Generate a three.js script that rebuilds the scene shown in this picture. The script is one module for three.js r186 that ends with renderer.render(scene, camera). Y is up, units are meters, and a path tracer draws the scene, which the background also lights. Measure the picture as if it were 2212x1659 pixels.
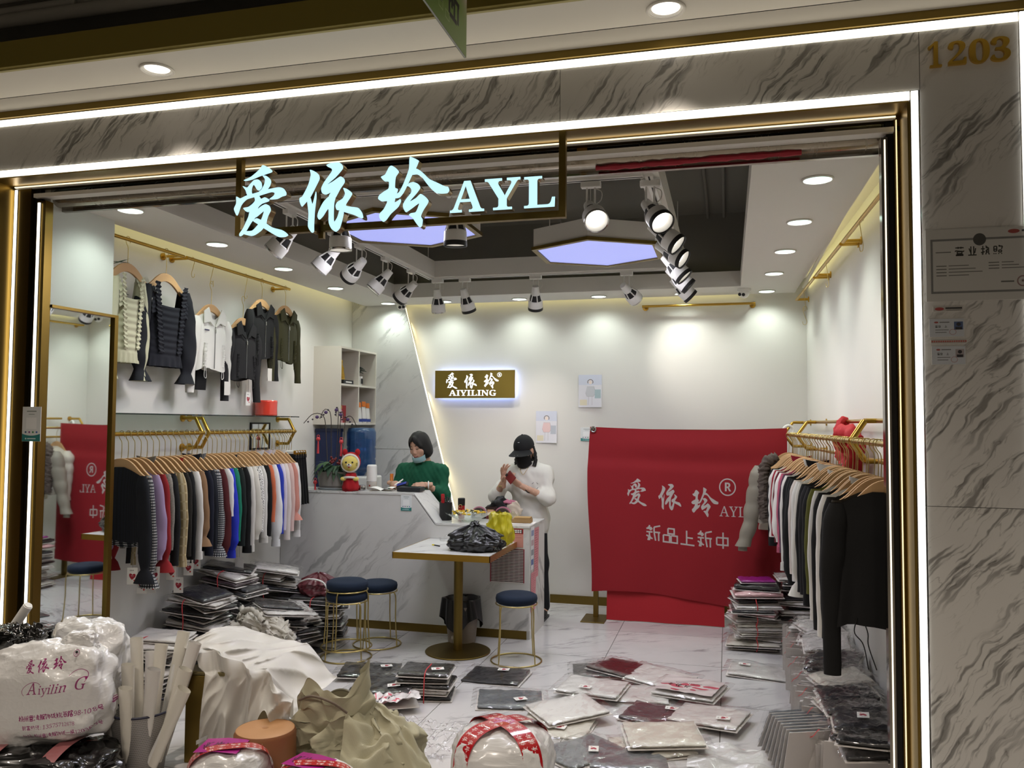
import * as THREE from 'three';
import { RoundedBoxGeometry } from 'three/addons/geometries/RoundedBoxGeometry.js';
import { mergeGeometries, mergeVertices, toCreasedNormals } from 'three/addons/utils/BufferGeometryUtils.js';
import { MarchingCubes } from 'three/addons/objects/MarchingCubes.js';
import { RectAreaLightUniformsLib } from 'three/addons/lights/RectAreaLightUniformsLib.js';
import { FontLoader } from 'three/addons/loaders/FontLoader.js';
import { TextGeometry } from 'three/addons/geometries/TextGeometry.js';
import { createNoise2D, createNoise3D } from 'simplex-noise';

/* ---------- camera, exposure, background ---------- */
const scene = new THREE.Scene();
scene.background = new THREE.Color(0.012, 0.012, 0.012);
const renderer = new THREE.WebGLRenderer({ antialias: true });
renderer.toneMapping = THREE.LinearToneMapping;
renderer.toneMappingExposure = 1.0;
renderer.shadowMap.enabled = true;
RectAreaLightUniformsLib.init();
const F = 1784, CX = 1106, CY = 829.5;
const camera = new THREE.PerspectiveCamera(2 * Math.atan(CY / F) * 180 / Math.PI, 2212 / 1659, 0.05, 60);
camera.position.set(0, 1.65, 0);
const camM = new THREE.Matrix4().set(0.967592, 0.00601241, 0.25244718, 0, 0.00629229, 0.99883203, -0.04790607, 0, -0.25244036, 0.047942, 0.96642404, 0, 0, 0, 0, 1);
camera.quaternion.setFromRotationMatrix(camM);
scene.add(camera);

/* ---------- light strengths ---------- */
const L = { down: 1.25, spot: 1.6, strip: 0.9, cove: 4, hex: 17, soffit: 9, edge: 0.8, sign: 0.5, corridor: 24 };  // corridor: strength of the added fill lamps behind the camera

/* ---------- helpers ---------- */
const V = (x, y, z) => new THREE.Vector3(x, y, z);
const TAU = Math.PI * 2, { lerp, clamp, smoothstep } = THREE.MathUtils;
let seed_ = 12345;
const rnd = (a = 0, b = 1) => { seed_ = (seed_ * 1664525 + 1013904223) >>> 0; return a + (b - a) * seed_ / 4294967296; };
const pick = (a) => a[Math.floor(rnd(0, a.length * 0.99999))];
const n2 = createNoise2D(() => rnd()), n3 = createNoise3D(() => rnd());
const fbm = (x, y, o = 4) => { let s = 0, a = 0.5; for (let i = 0; i < o; i++) { s += a * n2(x, y); x *= 2.03; y *= 2.03; a *= 0.5; } return s; };
// a measured picture point, on a known plane of the room, as a point in metres
function at(px, py, axis, value) {
  const d = V((px - CX) / F, -(py - CY) / F, -1).applyMatrix4(camM), i = 'xyz'.indexOf(axis);
  const t = (value - [0, 1.65, 0][i]) / d.getComponent(i);
  return d.multiplyScalar(t).add(V(0, 1.65, 0));
}
const taken = {};
function numbered(n) { const k = taken[n] = (taken[n] ?? -1) + 1; return k ? n + '_' + String(k).padStart(3, '0') : n; }
function thing(name, label, category, pos = [0, 0, 0], ry = 0, group) {
  const o = new THREE.Group(); o.name = numbered(name); o.position.set(...pos); o.rotation.y = ry; o.userData = { label, category };
  if (group) o.userData.group = group;
  scene.add(o); return o;
}
function part(parent, name, geo, m, label) {
  const o = new THREE.Mesh(geo, m); o.name = name; o.castShadow = o.receiveShadow = true;
  if (label) o.userData.label = label;
  parent.add(o); return o;
}
function solo(name, geo, m, label, category, group) {
  const o = part(scene, numbered(name), geo, m); o.userData = { label, category }; if (group) o.userData.group = group; return o;
}
function struct(name, geo, m) {
  let o; if (geo) o = part(scene, name, geo, m); else { o = new THREE.Group(); o.name = name; scene.add(o); }
  o.userData.kind = 'structure'; return o;
}
const place = (g, x = 0, y = 0, z = 0, rx = 0, ry = 0, rz = 0) => { if (rx) g.rotateX(rx); if (rz) g.rotateZ(rz); if (ry) g.rotateY(ry); return g.translate(x, y, z); };
const box = (w, h, d, x, y, z, rx, ry, rz) => place(new THREE.BoxGeometry(w, h, d), x, y, z, rx, ry, rz);
const span = (x0, x1, y0, y1, z0, z1) => box(x1 - x0, y1 - y0, z1 - z0, (x0 + x1) / 2, (y0 + y1) / 2, (z0 + z1) / 2);
const rbox = (w, h, d, x, y, z, r = 0.005, rx, ry, rz) => place(new RoundedBoxGeometry(w, h, d, 2, r), x, y, z, rx, ry, rz);
const cyl = (r1, r2, h, x, y, z, s = 24, rx, ry, rz) => place(new THREE.CylinderGeometry(r1, r2, h, s), x, y, z, rx, ry, rz);
const sph = (r, x, y, z, s = 16, sx = 1, sy = 1, sz = 1) => place(new THREE.SphereGeometry(r, s, Math.max(8, s * 0.7 | 0)).scale(sx, sy, sz), x, y, z);
const tor = (R, r, x, y, z, rx, ry, s = 32, rs = 6) => place(new THREE.TorusGeometry(R, r, rs, s), x, y, z, rx, ry);
const tube = (pts, r, s = 24, closed = false, rs = 6) => new THREE.TubeGeometry(new THREE.CatmullRomCurve3(pts.map((p) => p.isVector3 ? p : V(...p)), closed), s, r, rs, closed);
const bar = (a, b, r, s = 8) => { const A = V(...a), B = V(...b), d = B.clone().sub(A), g = new THREE.CylinderGeometry(r, r, d.length(), s); g.applyQuaternion(new THREE.Quaternion().setFromUnitVectors(V(0, 1, 0), d.normalize())); const m = A.add(B).multiplyScalar(0.5); return g.translate(m.x, m.y, m.z); };
const lathe = (pts, s = 32) => new THREE.LatheGeometry(pts.map((p) => new THREE.Vector2(...p)), s);
function M(list) { return mergeGeometries(list.map((g) => { const h = g.index ? g.toNonIndexed() : g; for (const k of Object.keys(h.attributes)) if (!['position', 'normal', 'uv'].includes(k)) h.deleteAttribute(k); if (!h.attributes.uv) h.setAttribute('uv', new THREE.BufferAttribute(new Float32Array(h.attributes.position.count * 2), 2)); return h; })); }
const ext = (shape, depth, bevel = 0, curve = 8) => new THREE.ExtrudeGeometry(shape, { depth, bevelEnabled: bevel > 0, bevelThickness: bevel, bevelSize: bevel, bevelSegments: 2, curveSegments: curve });
const poly = (pts) => new THREE.Shape(pts.map((p) => new THREE.Vector2(...p)));
// texture coordinates in metres, projected along the largest part of the normal
function uvm(g, s = 1, ou = 0, ov = 0, rot = 0) {
  g = g.index ? g.toNonIndexed() : g;
  const p = g.attributes.position, n = g.attributes.normal, uv = new Float32Array(p.count * 2), c = Math.cos(rot), q = Math.sin(rot);
  for (let i = 0; i < p.count; i++) {
    const a = [Math.abs(n.getX(i)), Math.abs(n.getY(i)), Math.abs(n.getZ(i))], k = a.indexOf(Math.max(...a));
    const u = k === 0 ? p.getZ(i) : p.getX(i), v = k === 1 ? -p.getZ(i) : p.getY(i);
    uv[i * 2] = (u * c - v * q) * s + ou; uv[i * 2 + 1] = (u * q + v * c) * s + ov;
  }
  g.setAttribute('uv', new THREE.BufferAttribute(uv, 2)); return g;
}
// the same, shifted so that the piece shows one whole stretch of the texture
function uvfit(g, s, rot = 0) {
  g.computeBoundingBox(); const z = V(0, 0, 0); g.boundingBox.getSize(z); const areas = [z.y * z.z, z.x * z.z, z.x * z.y], k = areas.indexOf(Math.max(...areas));
  g = uvm(g, s, 0, 0, rot); const uv = g.attributes.uv, n = g.attributes.normal; let a = 1e9, b = -1e9, c = 1e9, d = -1e9;
  for (let i = 0; i < uv.count; i++) { if (Math.abs(n.getComponent(i, k)) < 0.6) continue; a = Math.min(a, uv.getX(i)); b = Math.max(b, uv.getX(i)); c = Math.min(c, uv.getY(i)); d = Math.max(d, uv.getY(i)); }
  const ou = -a + rnd(0, Math.max(0, 1 - b + a)), ov = -c + rnd(0, Math.max(0, 1 - d + c));
  for (let i = 0; i < uv.count; i++) uv.setXY(i, uv.getX(i) + ou, uv.getY(i) + ov);
  return g;
}
// a grid surface from f(u, v) -> [x, y, z]
function surf(f, nu, nv, closeU = false) {
  const pos = [], uv = [], idx = [];
  for (let j = 0; j <= nv; j++) for (let i = 0; i <= nu; i++) { pos.push(...f(i / nu, j / nv)); uv.push(i / nu, j / nv); }
  const W = nu + 1;
  for (let j = 0; j < nv; j++) for (let i = 0; i < nu; i++) { const a = j * W + i; idx.push(a, a + W, a + 1, a + 1, a + W, a + W + 1); }
  const g = new THREE.BufferGeometry(); g.setAttribute('position', new THREE.Float32BufferAttribute(pos, 3)); g.setAttribute('uv', new THREE.Float32BufferAttribute(uv, 2)); g.setIndex(idx); g.computeVertexNormals();
  if (closeU) { const n = g.attributes.normal, t = V(0, 0, 0); for (let j = 0; j <= nv; j++) { const a = j * W, b = a + nu; t.set(n.getX(a) + n.getX(b), n.getY(a) + n.getY(b), n.getZ(a) + n.getZ(b)).normalize(); n.setXYZ(a, t.x, t.y, t.z); n.setXYZ(b, t.x, t.y, t.z); } }
  return g;
}
// push the points of a geometry around with noise
function rumple(g, amp, freq, sd = 0, dir) {
  const had = g.index; if (!had) g = mergeVertices(g, 1e-4);
  const p = g.attributes.position, n = g.attributes.normal, q = p.clone();
  for (let i = 0; i < p.count; i++) {
    const x = p.getX(i), y = p.getY(i), z = p.getZ(i), d = amp * (n3(x * freq + sd, y * freq, z * freq) + 0.5 * n3(x * freq * 2.3, y * freq * 2.3 + sd, z * freq * 2.3));
    q.setXYZ(i, x + n.getX(i) * d, y + n.getY(i) * d * (dir === 'flat' ? 0.3 : 1), z + n.getZ(i) * d);
  }
  g.setAttribute('position', q); g.computeVertexNormals(); return g;
}
// creased cloth or film: ridged noise drawn out along slanting folds
function crease(g, amp, freq, sd = 0) {
  if (!g.index) g = mergeVertices(g, 1e-4);
  const p = g.attributes.position, n = g.attributes.normal, q = p.clone();
  for (let i = 0; i < p.count; i++) {
    const x = p.getX(i), y = p.getY(i), z = p.getZ(i), a = n3(x * freq + sd, y * freq * 0.45 + x * freq * 0.4, z * freq), b = n3(x * freq * 1.9, y * freq * 1.1 + z * freq, z * freq * 2.1 + sd), d = amp * (0.5 - 1.5 * Math.sqrt(Math.abs(a) + 0.002)) + amp * 0.45 * (0.4 - Math.abs(b));
    q.setXYZ(i, x + n.getX(i) * d, y + n.getY(i) * d, z + n.getZ(i) * d);
  }
  g.setAttribute('position', q); g.computeVertexNormals(); return g;
}
/* distance-field bodies */
function sdf(f, c, half, res) {
  const mc = new MarchingCubes(res, new THREE.MeshStandardMaterial(), false, false, 60000), s = mc.size, h = s / 2;
  for (let z = 0; z < s; z++) for (let y = 0; y < s; y++) for (let x = 0; x < s; x++) mc.field[x + y * s + z * s * s] = -f(c[0] + (x - h) / h * half, c[1] + (y - h) / h * half, c[2] + (z - h) / h * half);
  mc.isolation = 0; mc.update();
  const n = mc.count ?? mc.geometry.drawRange.count, P = new Float32Array(mc.positionArray.slice(0, n * 3)), N = new Float32Array(mc.normalArray.slice(0, n * 3));
  for (let i = 0; i < n; i++) for (let k = 0; k < 3; k++) P[i * 3 + k] = c[k] + P[i * 3 + k] * half;
  const g = new THREE.BufferGeometry(); g.setAttribute('position', new THREE.BufferAttribute(P, 3)); g.setAttribute('normal', new THREE.BufferAttribute(N, 3));
  g.deleteAttribute('normal'); const w = mergeVertices(g, 1e-5); w.computeVertexNormals(); return w.toNonIndexed();
}
const smin = (a, b, k) => { const h = Math.max(k - Math.abs(a - b), 0) / k; return Math.min(a, b) - h * h * k * 0.25; };
function cap(x, y, z, a, b, ra, rb) {
  const bx = b[0] - a[0], by = b[1] - a[1], bz = b[2] - a[2], t = clamp(((x - a[0]) * bx + (y - a[1]) * by + (z - a[2]) * bz) / (bx * bx + by * by + bz * bz + 1e-9), 0, 1);
  return Math.hypot(x - a[0] - t * bx, y - a[1] - t * by, z - a[2] - t * bz) - lerp(ra, rb, t);
}
const ell = (x, y, z, c, r) => { const a = (x - c[0]) / r[0], b = (y - c[1]) / r[1], d = (z - c[2]) / r[2], k = Math.hypot(a, b, d); return (k - 1) * Math.min(...r); };

/* ---------- materials ---------- */
const std = (c, r = 0.6, m = 0, o = {}) => new THREE.MeshStandardMaterial({ color: c, roughness: r, metalness: m, side: THREE.DoubleSide, ...o });
const phy = (c, r, o = {}) => new THREE.MeshPhysicalMaterial({ color: c, roughness: r, side: THREE.DoubleSide, ...o });
const glow = (c, e, base = '#ffffff') => new THREE.MeshStandardMaterial({ color: base, roughness: 0.5, emissive: c, emissiveIntensity: e });
function canvas(w, h, draw, srgb = true) {
  const c = document.createElement('canvas'); c.width = w; c.height = h; const x = c.getContext('2d'); draw(x, w, h);
  const t = new THREE.CanvasTexture(c); if (srgb) t.colorSpace = THREE.SRGBColorSpace; t.wrapS = t.wrapT = THREE.RepeatWrapping; return t;
}
function dataTex(n, f, srgb = true) {
  const d = new Uint8Array(n * n * 4);
  for (let y = 0; y < n; y++) for (let x = 0; x < n; x++) { const c = f(x / n, y / n), i = (y * n + x) * 4; d[i] = c[0]; d[i + 1] = c[1]; d[i + 2] = c[2]; d[i + 3] = 255; }
  const t = new THREE.DataTexture(d, n, n); if (srgb) t.colorSpace = THREE.SRGBColorSpace; t.wrapS = t.wrapT = THREE.MirroredRepeatWrapping; t.magFilter = THREE.LinearFilter; t.minFilter = THREE.LinearMipmapLinearFilter; t.generateMipmaps = true; t.needsUpdate = true; return t;
}
// marble: slanting streaks that run one way, in drifting bands, 1 unit of uv = 1 tile of the texture
function marble(base, dark, angle, along, across, density, band) {
  const c = Math.cos(angle), s = Math.sin(angle), o = rnd(0, 100);
  return dataTex(1024, (u, v) => {
    const w = fbm(u * 2 + o, v * 2, 2), x = u * c + v * s + w * 0.03, y = -u * s + v * c + w * 0.03 + fbm(u * 11 + o, v * 11, 3) * 0.010;
    const zone = smoothstep(fbm(x * 1.6 + o, y * 5, 3) + band, -0.25, 0.4);
    const st = smoothstep(fbm(x * along + o + 9, y * across, 4), 0.0, 0.4) * zone;
    const thin = Math.pow(1 - Math.min(1, Math.abs(fbm(x * along * 1.1 + o + 70, y * across * 0.6, 4)) * 12), 2) * zone * 0.45;
    const k = clamp((st * 0.75 * zone + thin) * density + fbm(u * 4 + 3, v * 4 + o, 3) * 0.1 + n2(u * 300, v * 300) * 0.012, 0, 1);
    return [0, 1, 2].map((i) => lerp(base[i], dark[i], k));
  });
}
const T = {
  fascia: marble([208, 206, 200], [116, 114, 110], 0.9, 4.4, 46, 1.0, 0.18),
  floor: marble([203, 200, 199], [140, 137, 137], 0.62, 3.4, 26, 0.75, -0.02),
  counter: marble([212, 211, 207], [138, 137, 135], 0.85, 3, 24, 0.65, -0.04),
};
const wear = dataTex(512, (u, v) => { const k = 128 + 70 * fbm(u * 9, v * 2.2, 4) + 40 * n2(u * 90, v * 5); return [k, k, k].map((q) => clamp(q, 0, 255)); }, false);
const crinkle = dataTex(512, (u, v) => { const a = Math.sqrt(Math.abs(fbm(u * 5, v * 6, 3)) + 0.001), b = Math.sqrt(Math.abs(fbm(u * 13 + 7, v * 11, 2)) + 0.001), k = 255 * clamp(0.95 - a * 0.7 - b * 0.35, 0, 1); return [k, k, k]; }, false);
const weave = canvas(256, 256, (x) => { x.fillStyle = '#808080'; x.fillRect(0, 0, 256, 256); for (let i = 0; i < 64; i++) for (let j = 0; j < 64; j++) { x.fillStyle = (i + j) % 2 ? '#9a9a9a' : '#666'; x.fillRect(i * 4, j * 4, 4, 4); } }, false);
const m = {
  wall: std('#dcdad3', 0.85), ceil: std('#d9d6cf', 0.9), dark: std('#3a3935', 0.95), tray: std('#77746c', 0.95), soffit: std('#d2cec4', 0.8), olive: std('#7a6c26', 0.7), black: std('#0d0d0d', 0.5),
  fascia: phy('#ffffff', 0.2, { map: T.fascia }), counter: phy('#ffffff', 0.25, { map: T.counter }), floor: phy('#ffffff', 0.16, { map: T.floor }),
  brass: std('#7d6631', 0.32, 1), brassDull: std('#7f6b38', 0.42, 1), gold: std('#c09a44', 0.28, 1), goldLight: std('#cdb878', 0.3, 1), steel: std('#9a958c', 0.26, 1, { roughnessMap: wear }), chrome: std('#c6c6c6', 0.15, 1),
  white: std('#dedcd6', 0.5), plasticW: std('#e3e2dd', 0.35), wood: std('#c29a6b', 0.55), woodPale: std('#cfc9bd', 0.6), mirror: std('#eef4f2', 0.02, 1), glass: phy('#eaf6f2', 0.02, { transmission: 1, thickness: 0 }),
  led: glow('#fff6e2', 3.2), ledW: glow('#fffdf6', 3.2), cable: std('#d8d6cf', 0.5), paper: std('#e8e6e1', 0.8), red: std('#a5121d', 0.75, 0, { bumpMap: weave, bumpScale: 0.0004 }), string: std('#c63b3f', 0.5),
  clear: phy('#ffffff', 0.12, { transmission: 1, thickness: 0, ior: 1.35 }), skin: std('#c49a82', 0.55), hair: std('#0f0c0a', 0.7),
};

/* ================= THE SETTING ================= */
const wallR = (z) => 0.675 + 0.036 * (z + 7.45);           // the right wall runs slightly out towards the front
// floor: 0.8 m tiles with open joints
{
  const fl = struct('floor'), y = -0.012, gap = 0.0025;
  part(fl, 'grout_bed', span(-3.75, 1.3, -0.12, -0.006, -7.75, -2.7), std('#77736e', 0.9));
  for (let i = -5; i <= 1; i++) for (let j = -5; j <= 1; j++) {
    const x0 = Math.max(-3.75, -0.05 + i * 0.8), x1 = Math.min(1.3, -0.05 + (i + 1) * 0.8), z1 = Math.min(-2.7, -4.29 + (j + 1) * 0.8), z0 = Math.max(-7.75, -4.29 + j * 0.8);
    if (x1 - x0 < 0.05 || z1 - z0 < 0.05) continue;
    const g = uvfit(span(x0 + gap, x1 - gap, -0.012, 0, z0 + gap, z1 - gap), 0.62, rnd(-0.06, 0.06));
    part(fl, 'tile', g, m.floor);
  }
  struct('floor_001', span(-9, 6, -0.12, 0, -2.7, 3.2), std('#aaa6a0', 0.35));
}
// walls
struct('wall_left', span(-3.75, -3.6, 0, 3.45, -7.75, -3.5), m.wall);
struct('wall_back', span(-3.75, 1.0, 0, 3.45, -7.75, -7.58), m.wall);
{
  const s = poly([[wallR(-7.75), 7.75], [wallR(-3.5), 3.5], [1.3, 3.5], [1.3, 7.75]]), g = ext(s, 3.45); g.rotateX(-Math.PI / 2);
  struct('wall_right', g, m.wall);
}
struct('baseboard_back', span(-1.6, 0.66, 0, 0.075, -7.579, -7.565), m.brassDull);
// slanted marble cladding on the back wall, lit along its edge from behind
{
  const tr = struct('wall_back_001');
  const xs = (y) => lerp(-2.30, -3.05, y / 2.79);
  for (const [y0, y1] of [[0, 1.395], [1.398, 2.93]]) {
    const g = ext(poly([[-3.598, y0], [xs(y0), y0], [xs(y1), y1], [-3.598, y1]]), 0.018); g.translate(0, 0, -7.51);
    part(tr, 'marble_slab', uvfit(g, 0.55), m.counter);
  }
  part(tr, 'batten', span(-3.5, -3.3, 0.1, 2.7, -7.578, -7.512), m.white);
}
const lamps = [];
function rectLight(x, y, z, w, h, tx, ty, tz, c, I, parent) { const l = new THREE.RectAreaLight(c, I, w, h); l.position.set(x, y, z); l.lookAt(tx, ty, tz); l.name = 'lamp_light'; (parent ?? scene).add(l); return l; }
{
  const st = thing('light_strip', 'warm light strip behind the slanted marble edge on the back wall', 'light strip');
  const a = [-3.07, 2.78, -7.55], b = [-2.33, 0.05, -7.55];
  part(st, 'profile', bar(a, b, 0.008), m.white); part(st, 'diffuser', bar([a[0] + 0.012, a[1], a[2] + 0.004], [b[0] + 0.012, b[1], b[2] + 0.004], 0.006), glow('#ffeeb4', 2.5));
  for (let i = 0; i < 4; i++) { const t = (i + 0.5) / 4, x = lerp(a[0], b[0], t) + 0.022, y = lerp(a[1], b[1], t); const l = new THREE.RectAreaLight('#ffeeb8', L.edge * 6, 0.02, 0.7); l.position.set(x, y, -7.54); l.lookAt(x + 0.5, y + 0.13, -7.6); l.rotateZ(0.265); l.name = 'lamp_light'; st.add(l); }
}
const dls = [[-3.138, -3.774, 'downlight over the pier with the mirror'], [-3.19, -4.64, 'second downlight from the mirror over the left rack'], [-3.21, -5.5, 'third downlight from the mirror over the left rack'], [-3.235, -6.4, 'fourth downlight from the mirror near the white cubby cabinet'], [-3.15, -7.33, 'downlight in the back left ceiling corner beside the dome camera'],
  [-2.579, -7.33, 'downlight over the slanted marble edge at the back wall'], [-1.85, -7.33, 'downlight over the gold wall sign'], [-1.115, -7.33, 'downlight over the fashion sketches on the back wall'], [-0.378, -7.33, 'downlight over the back gold wall rail'],
  [0.33, -7.35, 'downlight in the back right ceiling corner'], [0.347, -6.5, 'second downlight from the back on the right ceiling strip'], [0.374, -5.68, 'third downlight from the back on the right ceiling strip'], [0.399, -4.87, 'fourth downlight from the back on the right ceiling strip'], [0.413, -4.04, 'largest and nearest downlight on the right ceiling strip']];
// ceiling: a white ring around an open dark tray
{
  const c = struct('ceiling'), y0 = 2.8, y1 = 2.82, tx0 = -2.975, tx1 = 0.11, tz0 = -7.06, tz1 = -3.72;
  const panel = (pts) => { const sh = poly(pts.map(([x, z]) => [x, -z])); for (const [x, z] of dls) { const inside = x > Math.min(...pts.map((p) => p[0])) && x < Math.max(...pts.map((p) => p[0])) && z > Math.min(...pts.map((p) => p[1])) && z < Math.max(...pts.map((p) => p[1])); if (inside) { const h = new THREE.Path(); h.absarc(x, -z, 0.063, 0, TAU); sh.holes.push(h); } } const g = ext(sh, y1 - y0, 0, 20); g.rotateX(-Math.PI / 2); part(c, 'border_panel', g.translate(0, y0, 0), m.ceil); };
  panel([[-3.46, -7.5], [tx0, -7.5], [tx0, -3.45], [-3.46, -3.45]]); panel([[tx1, -7.5], [tx1, -3.45], [0.66, -3.45], [0.57, -7.5]]);
  panel([[tx0, -7.5], [tx1, -7.5], [tx1, tz0], [tx0, tz0]]); panel([[tx0, tz1], [tx1, tz1], [tx1, -3.45], [tx0, -3.45]]);
  for (const g of [span(tx0 - 0.02, tx0, y1, 2.93, tz0, tz1), span(tx1, tx1 + 0.02, y1, 2.93, tz0, tz1), span(tx0 - 0.02, tx1 + 0.02, y1, 2.93, tz0 - 0.02, tz0), span(tx0, tx1, y1, 2.93, tz1, tz1 + 0.02)]) part(c, 'tray_upstand', g, m.ceil);
  part(c, 'dark_slab', span(-3.75, 1.3, 3.45, 3.6, -7.75, -3.4), m.tray);
  // shelves behind the cove, closing the slot from above
  part(c, 'cove_roof', span(-3.6, -3.3, 2.93, 2.95, -7.58, -3.5), m.ceil); part(c, 'cove_roof', span(-3.3, 0.4, 2.93, 2.95, -7.58, -7.3), m.ceil); part(c, 'cove_roof', span(0.4, 0.83, 2.93, 2.95, -7.58, -3.5), m.ceil);
  // dark sides of the void above the tray
  for (const g of [span(-3.05, -3.03, 2.95, 3.45, -7.2, -3.6), span(0.19, 0.21, 2.95, 3.45, -7.2, -3.6), span(-3.03, 0.19, 2.95, 3.45, -7.2, -7.18), span(-3.03, 0.19, 2.95, 3.45, -3.62, -3.6)]) part(c, 'void_lining', g, m.tray);
  for (const [x, z] of [[-0.15, -4.3], [-0.02, -5.1]]) part(c, 'conduit', bar([x, 3.4, z], [x, 3.4, -7.1], 0.012), m.tray);
}
// cove light strips
for (const [lab, x, z, w, tx, tz, n, turn] of [['left wall', -3.44, -5.5, 3.8, -3.6, -5.5, 3, 0], ['back wall', -1.5, -7.48, 3.3, -1.5, -7.6, 3, 1], ['right wall', 0.63, -5.5, 3.8, 0.75, -5.5, 3, 0]]) {
  const t = thing('cove_light', 'yellowish light strip hidden in the ceiling cove along the ' + lab, 'light strip');
  part(t, 'profile', turn ? span(x - w / 2, x + w / 2, 2.822, 2.832, z - 0.012, z + 0.012) : span(x - 0.012, x + 0.012, 2.822, 2.832, z - w / 2, z + w / 2), m.white);
  part(t, 'diffuser', turn ? span(x - w / 2, x + w / 2, 2.832, 2.84, z - 0.008, z + 0.008) : span(x - 0.008, x + 0.008, 2.832, 2.84, z - w / 2, z + w / 2), glow('#fff0a8', 1.5));
  for (let i = 0; i < n; i++) { const o = ((i + 0.5) / n - 0.5) * w, l = turn ? rectLight(x + o, 2.85, z, w / n, 0.04, x + o, 2.80, -7.8, '#fdf0a0', L.cove, t) : rectLight(x, 2.85, z + o, w / n, 0.04, tx + (tx - x), 2.80, z + o, '#fdf0a0', L.cove, t); }
}
// left pier that carries the mirror
struct('wall_left_001', span(-3.6, -3.4, 0, 2.95, -3.965, -3.5), std('#cfd3cc', 0.6));

/* ---------- shop front ---------- */
{
  const fr = struct('wall_front');
  const slab = (x0, x1, y0, y1, k) => part(fr, 'marble_slab', uvfit(span(x0 + 0.001, x1 - 0.001, y0 + 0.001, y1 - 0.001, -3.33, -3.3), 0.55), m.fascia);
  slab(-5.2, -3.61, 2.9, 3.12, 0); slab(-3.61, -2.112, 2.9, 3.12, 1); slab(-2.112, -0.664, 2.9, 3.12, 2); slab(-0.664, 0.699, 2.9, 3.12, 3); slab(0.699, 1.03, 1.36, 3.12, 4); slab(0.699, 1.03, 0, 1.36, 5); slab(-5.2, -3.61, 0, 2.9, 6);
  part(fr, 'backing', span(-5.2, -3.61, 0, 3.2, -3.5, -3.33), m.dark); part(fr, 'backing', span(0.699, 1.3, 0, 3.2, -3.5, -3.33), m.dark); part(fr, 'backing', span(-3.61, 0.699, 2.9, 3.45, -3.45, -3.33), m.dark);
  part(fr, 'header_box', span(-3.75, 1.3, 2.95, 3.45, -3.6, -3.45), m.dark);
  part(fr, 'brass_trim', span(-5.2, 1.12, 3.16, 3.2, -3.33, -3.285), m.brassDull); part(fr, 'brass_trim', span(1.075, 1.12, 0, 3.16, -3.33, -3.285), m.brassDull);
  // brass reveal around the opening
  part(fr, 'brass_reveal', span(-3.575, 0.66, 2.858, 2.87, -3.5, -3.302), m.brass); part(fr, 'brass_reveal', span(0.655, 0.664, 0, 2.858, -3.45, -3.302), m.brass); part(fr, 'brass_reveal', span(-3.584, -3.575, 0, 2.858, -3.45, -3.302), m.brass);
  part(fr, 'brass_jamb', span(-3.575, -3.475, 0, 2.86, -3.5, -3.45), m.brass); part(fr, 'brass_jamb', span(-3.437, -3.382, 0, 2.78, -3.5, -3.45), m.brass);
  part(fr, 'door_channel', span(-3.475, -3.437, 0, 2.86, -3.5, -3.475), m.black);
  part(fr, 'brass_jamb', span(0.588, 0.612, 0, 2.78, -3.5, -3.45), m.steel); part(fr, 'door_channel', span(0.612, 0.636, 0, 2.86, -3.5, -3.475), m.black); part(fr, 'brass_jamb', span(0.636, 0.656, 0, 2.86, -3.5, -3.45), m.brass);
  part(fr, 'brass_lintel', span(-3.475, 0.636, 2.85, 2.862, -3.5, -3.44), m.brassDull);
}
// light profiles on the front
function strip(label, x0, x1, y0, y1, z, mat_, I, segs) {
  const t = thing('light_strip', label, 'light strip'), w = x1 - x0, h = y1 - y0;
  part(t, 'profile', span(x0, x1, y0, y1, z - 0.03, z - 0.001), m.white);
  part(t, 'diffuser', span(x0 + 0.002, x1 - 0.002, y0 + 0.002, y1 - 0.002, z - 0.001, z + 0.004), mat_);
  for (let i = 0; i < segs; i++) { const k = (i + 0.5) / segs; if (w > h) rectLight(x0 + w * k, (y0 + y1) / 2, z + 0.012, w / segs, h, x0 + w * k, (y0 + y1) / 2, z + 1, '#fff4dc', I, t); else rectLight((x0 + x1) / 2, y0 + h * k, z + 0.012, w, h / segs, (x0 + x1) / 2, y0 + h * k, z + 1, '#fff4dc', I, t); }
}
strip('long light strip along the top of the marble fascia', -5.2, 1.03, 3.121, 3.156, -3.3, m.led, L.strip, 4);
strip('light strip along the underside of the marble fascia above the sign', -3.61, 0.664, 2.863, 2.898, -3.298, m.led, L.strip, 3);
strip('upright light strip between the opening and the marble pilaster with the number', 0.667, 0.693, 0, 2.898, -3.298, m.ledW, L.strip, 2);
strip('upright light strip on the outer edge of the marble pilaster', 1.032, 1.066, 0, 3.156, -3.298, m.ledW, L.strip, 2);
strip('upright light strip on the far left outer edge of the opening', -3.612, -3.586, 0, 2.9, -3.298, m.led, L.strip, 2);
strip('thin light line under the brass lintel', -3.56, 0.64, 2.848, 2.856, -3.43, glow('#ffe9b8', 1.8), 1, 2);
strip('slim upright light strip at the left edge of the brass door jamb', -3.572, -3.556, 0, 2.845, -3.445, m.led, 2, 2);
strip('slim upright light strip between the black door channel and the mirror', -3.425, -3.409, 0.0, 2.77, -3.445, m.led, 2, 2);
strip('thin upright gold light line beside the black channel on the right jamb', 0.64, 0.646, 0, 2.845, -3.445, glow('#ffdf9c', 1.6), 1, 2);
strip('thin upright light line on the inner right jamb beneath the shutter box', 0.597, 0.604, 0, 2.77, -3.445, glow('#fff2d8', 1.8), 1, 2);
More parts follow.
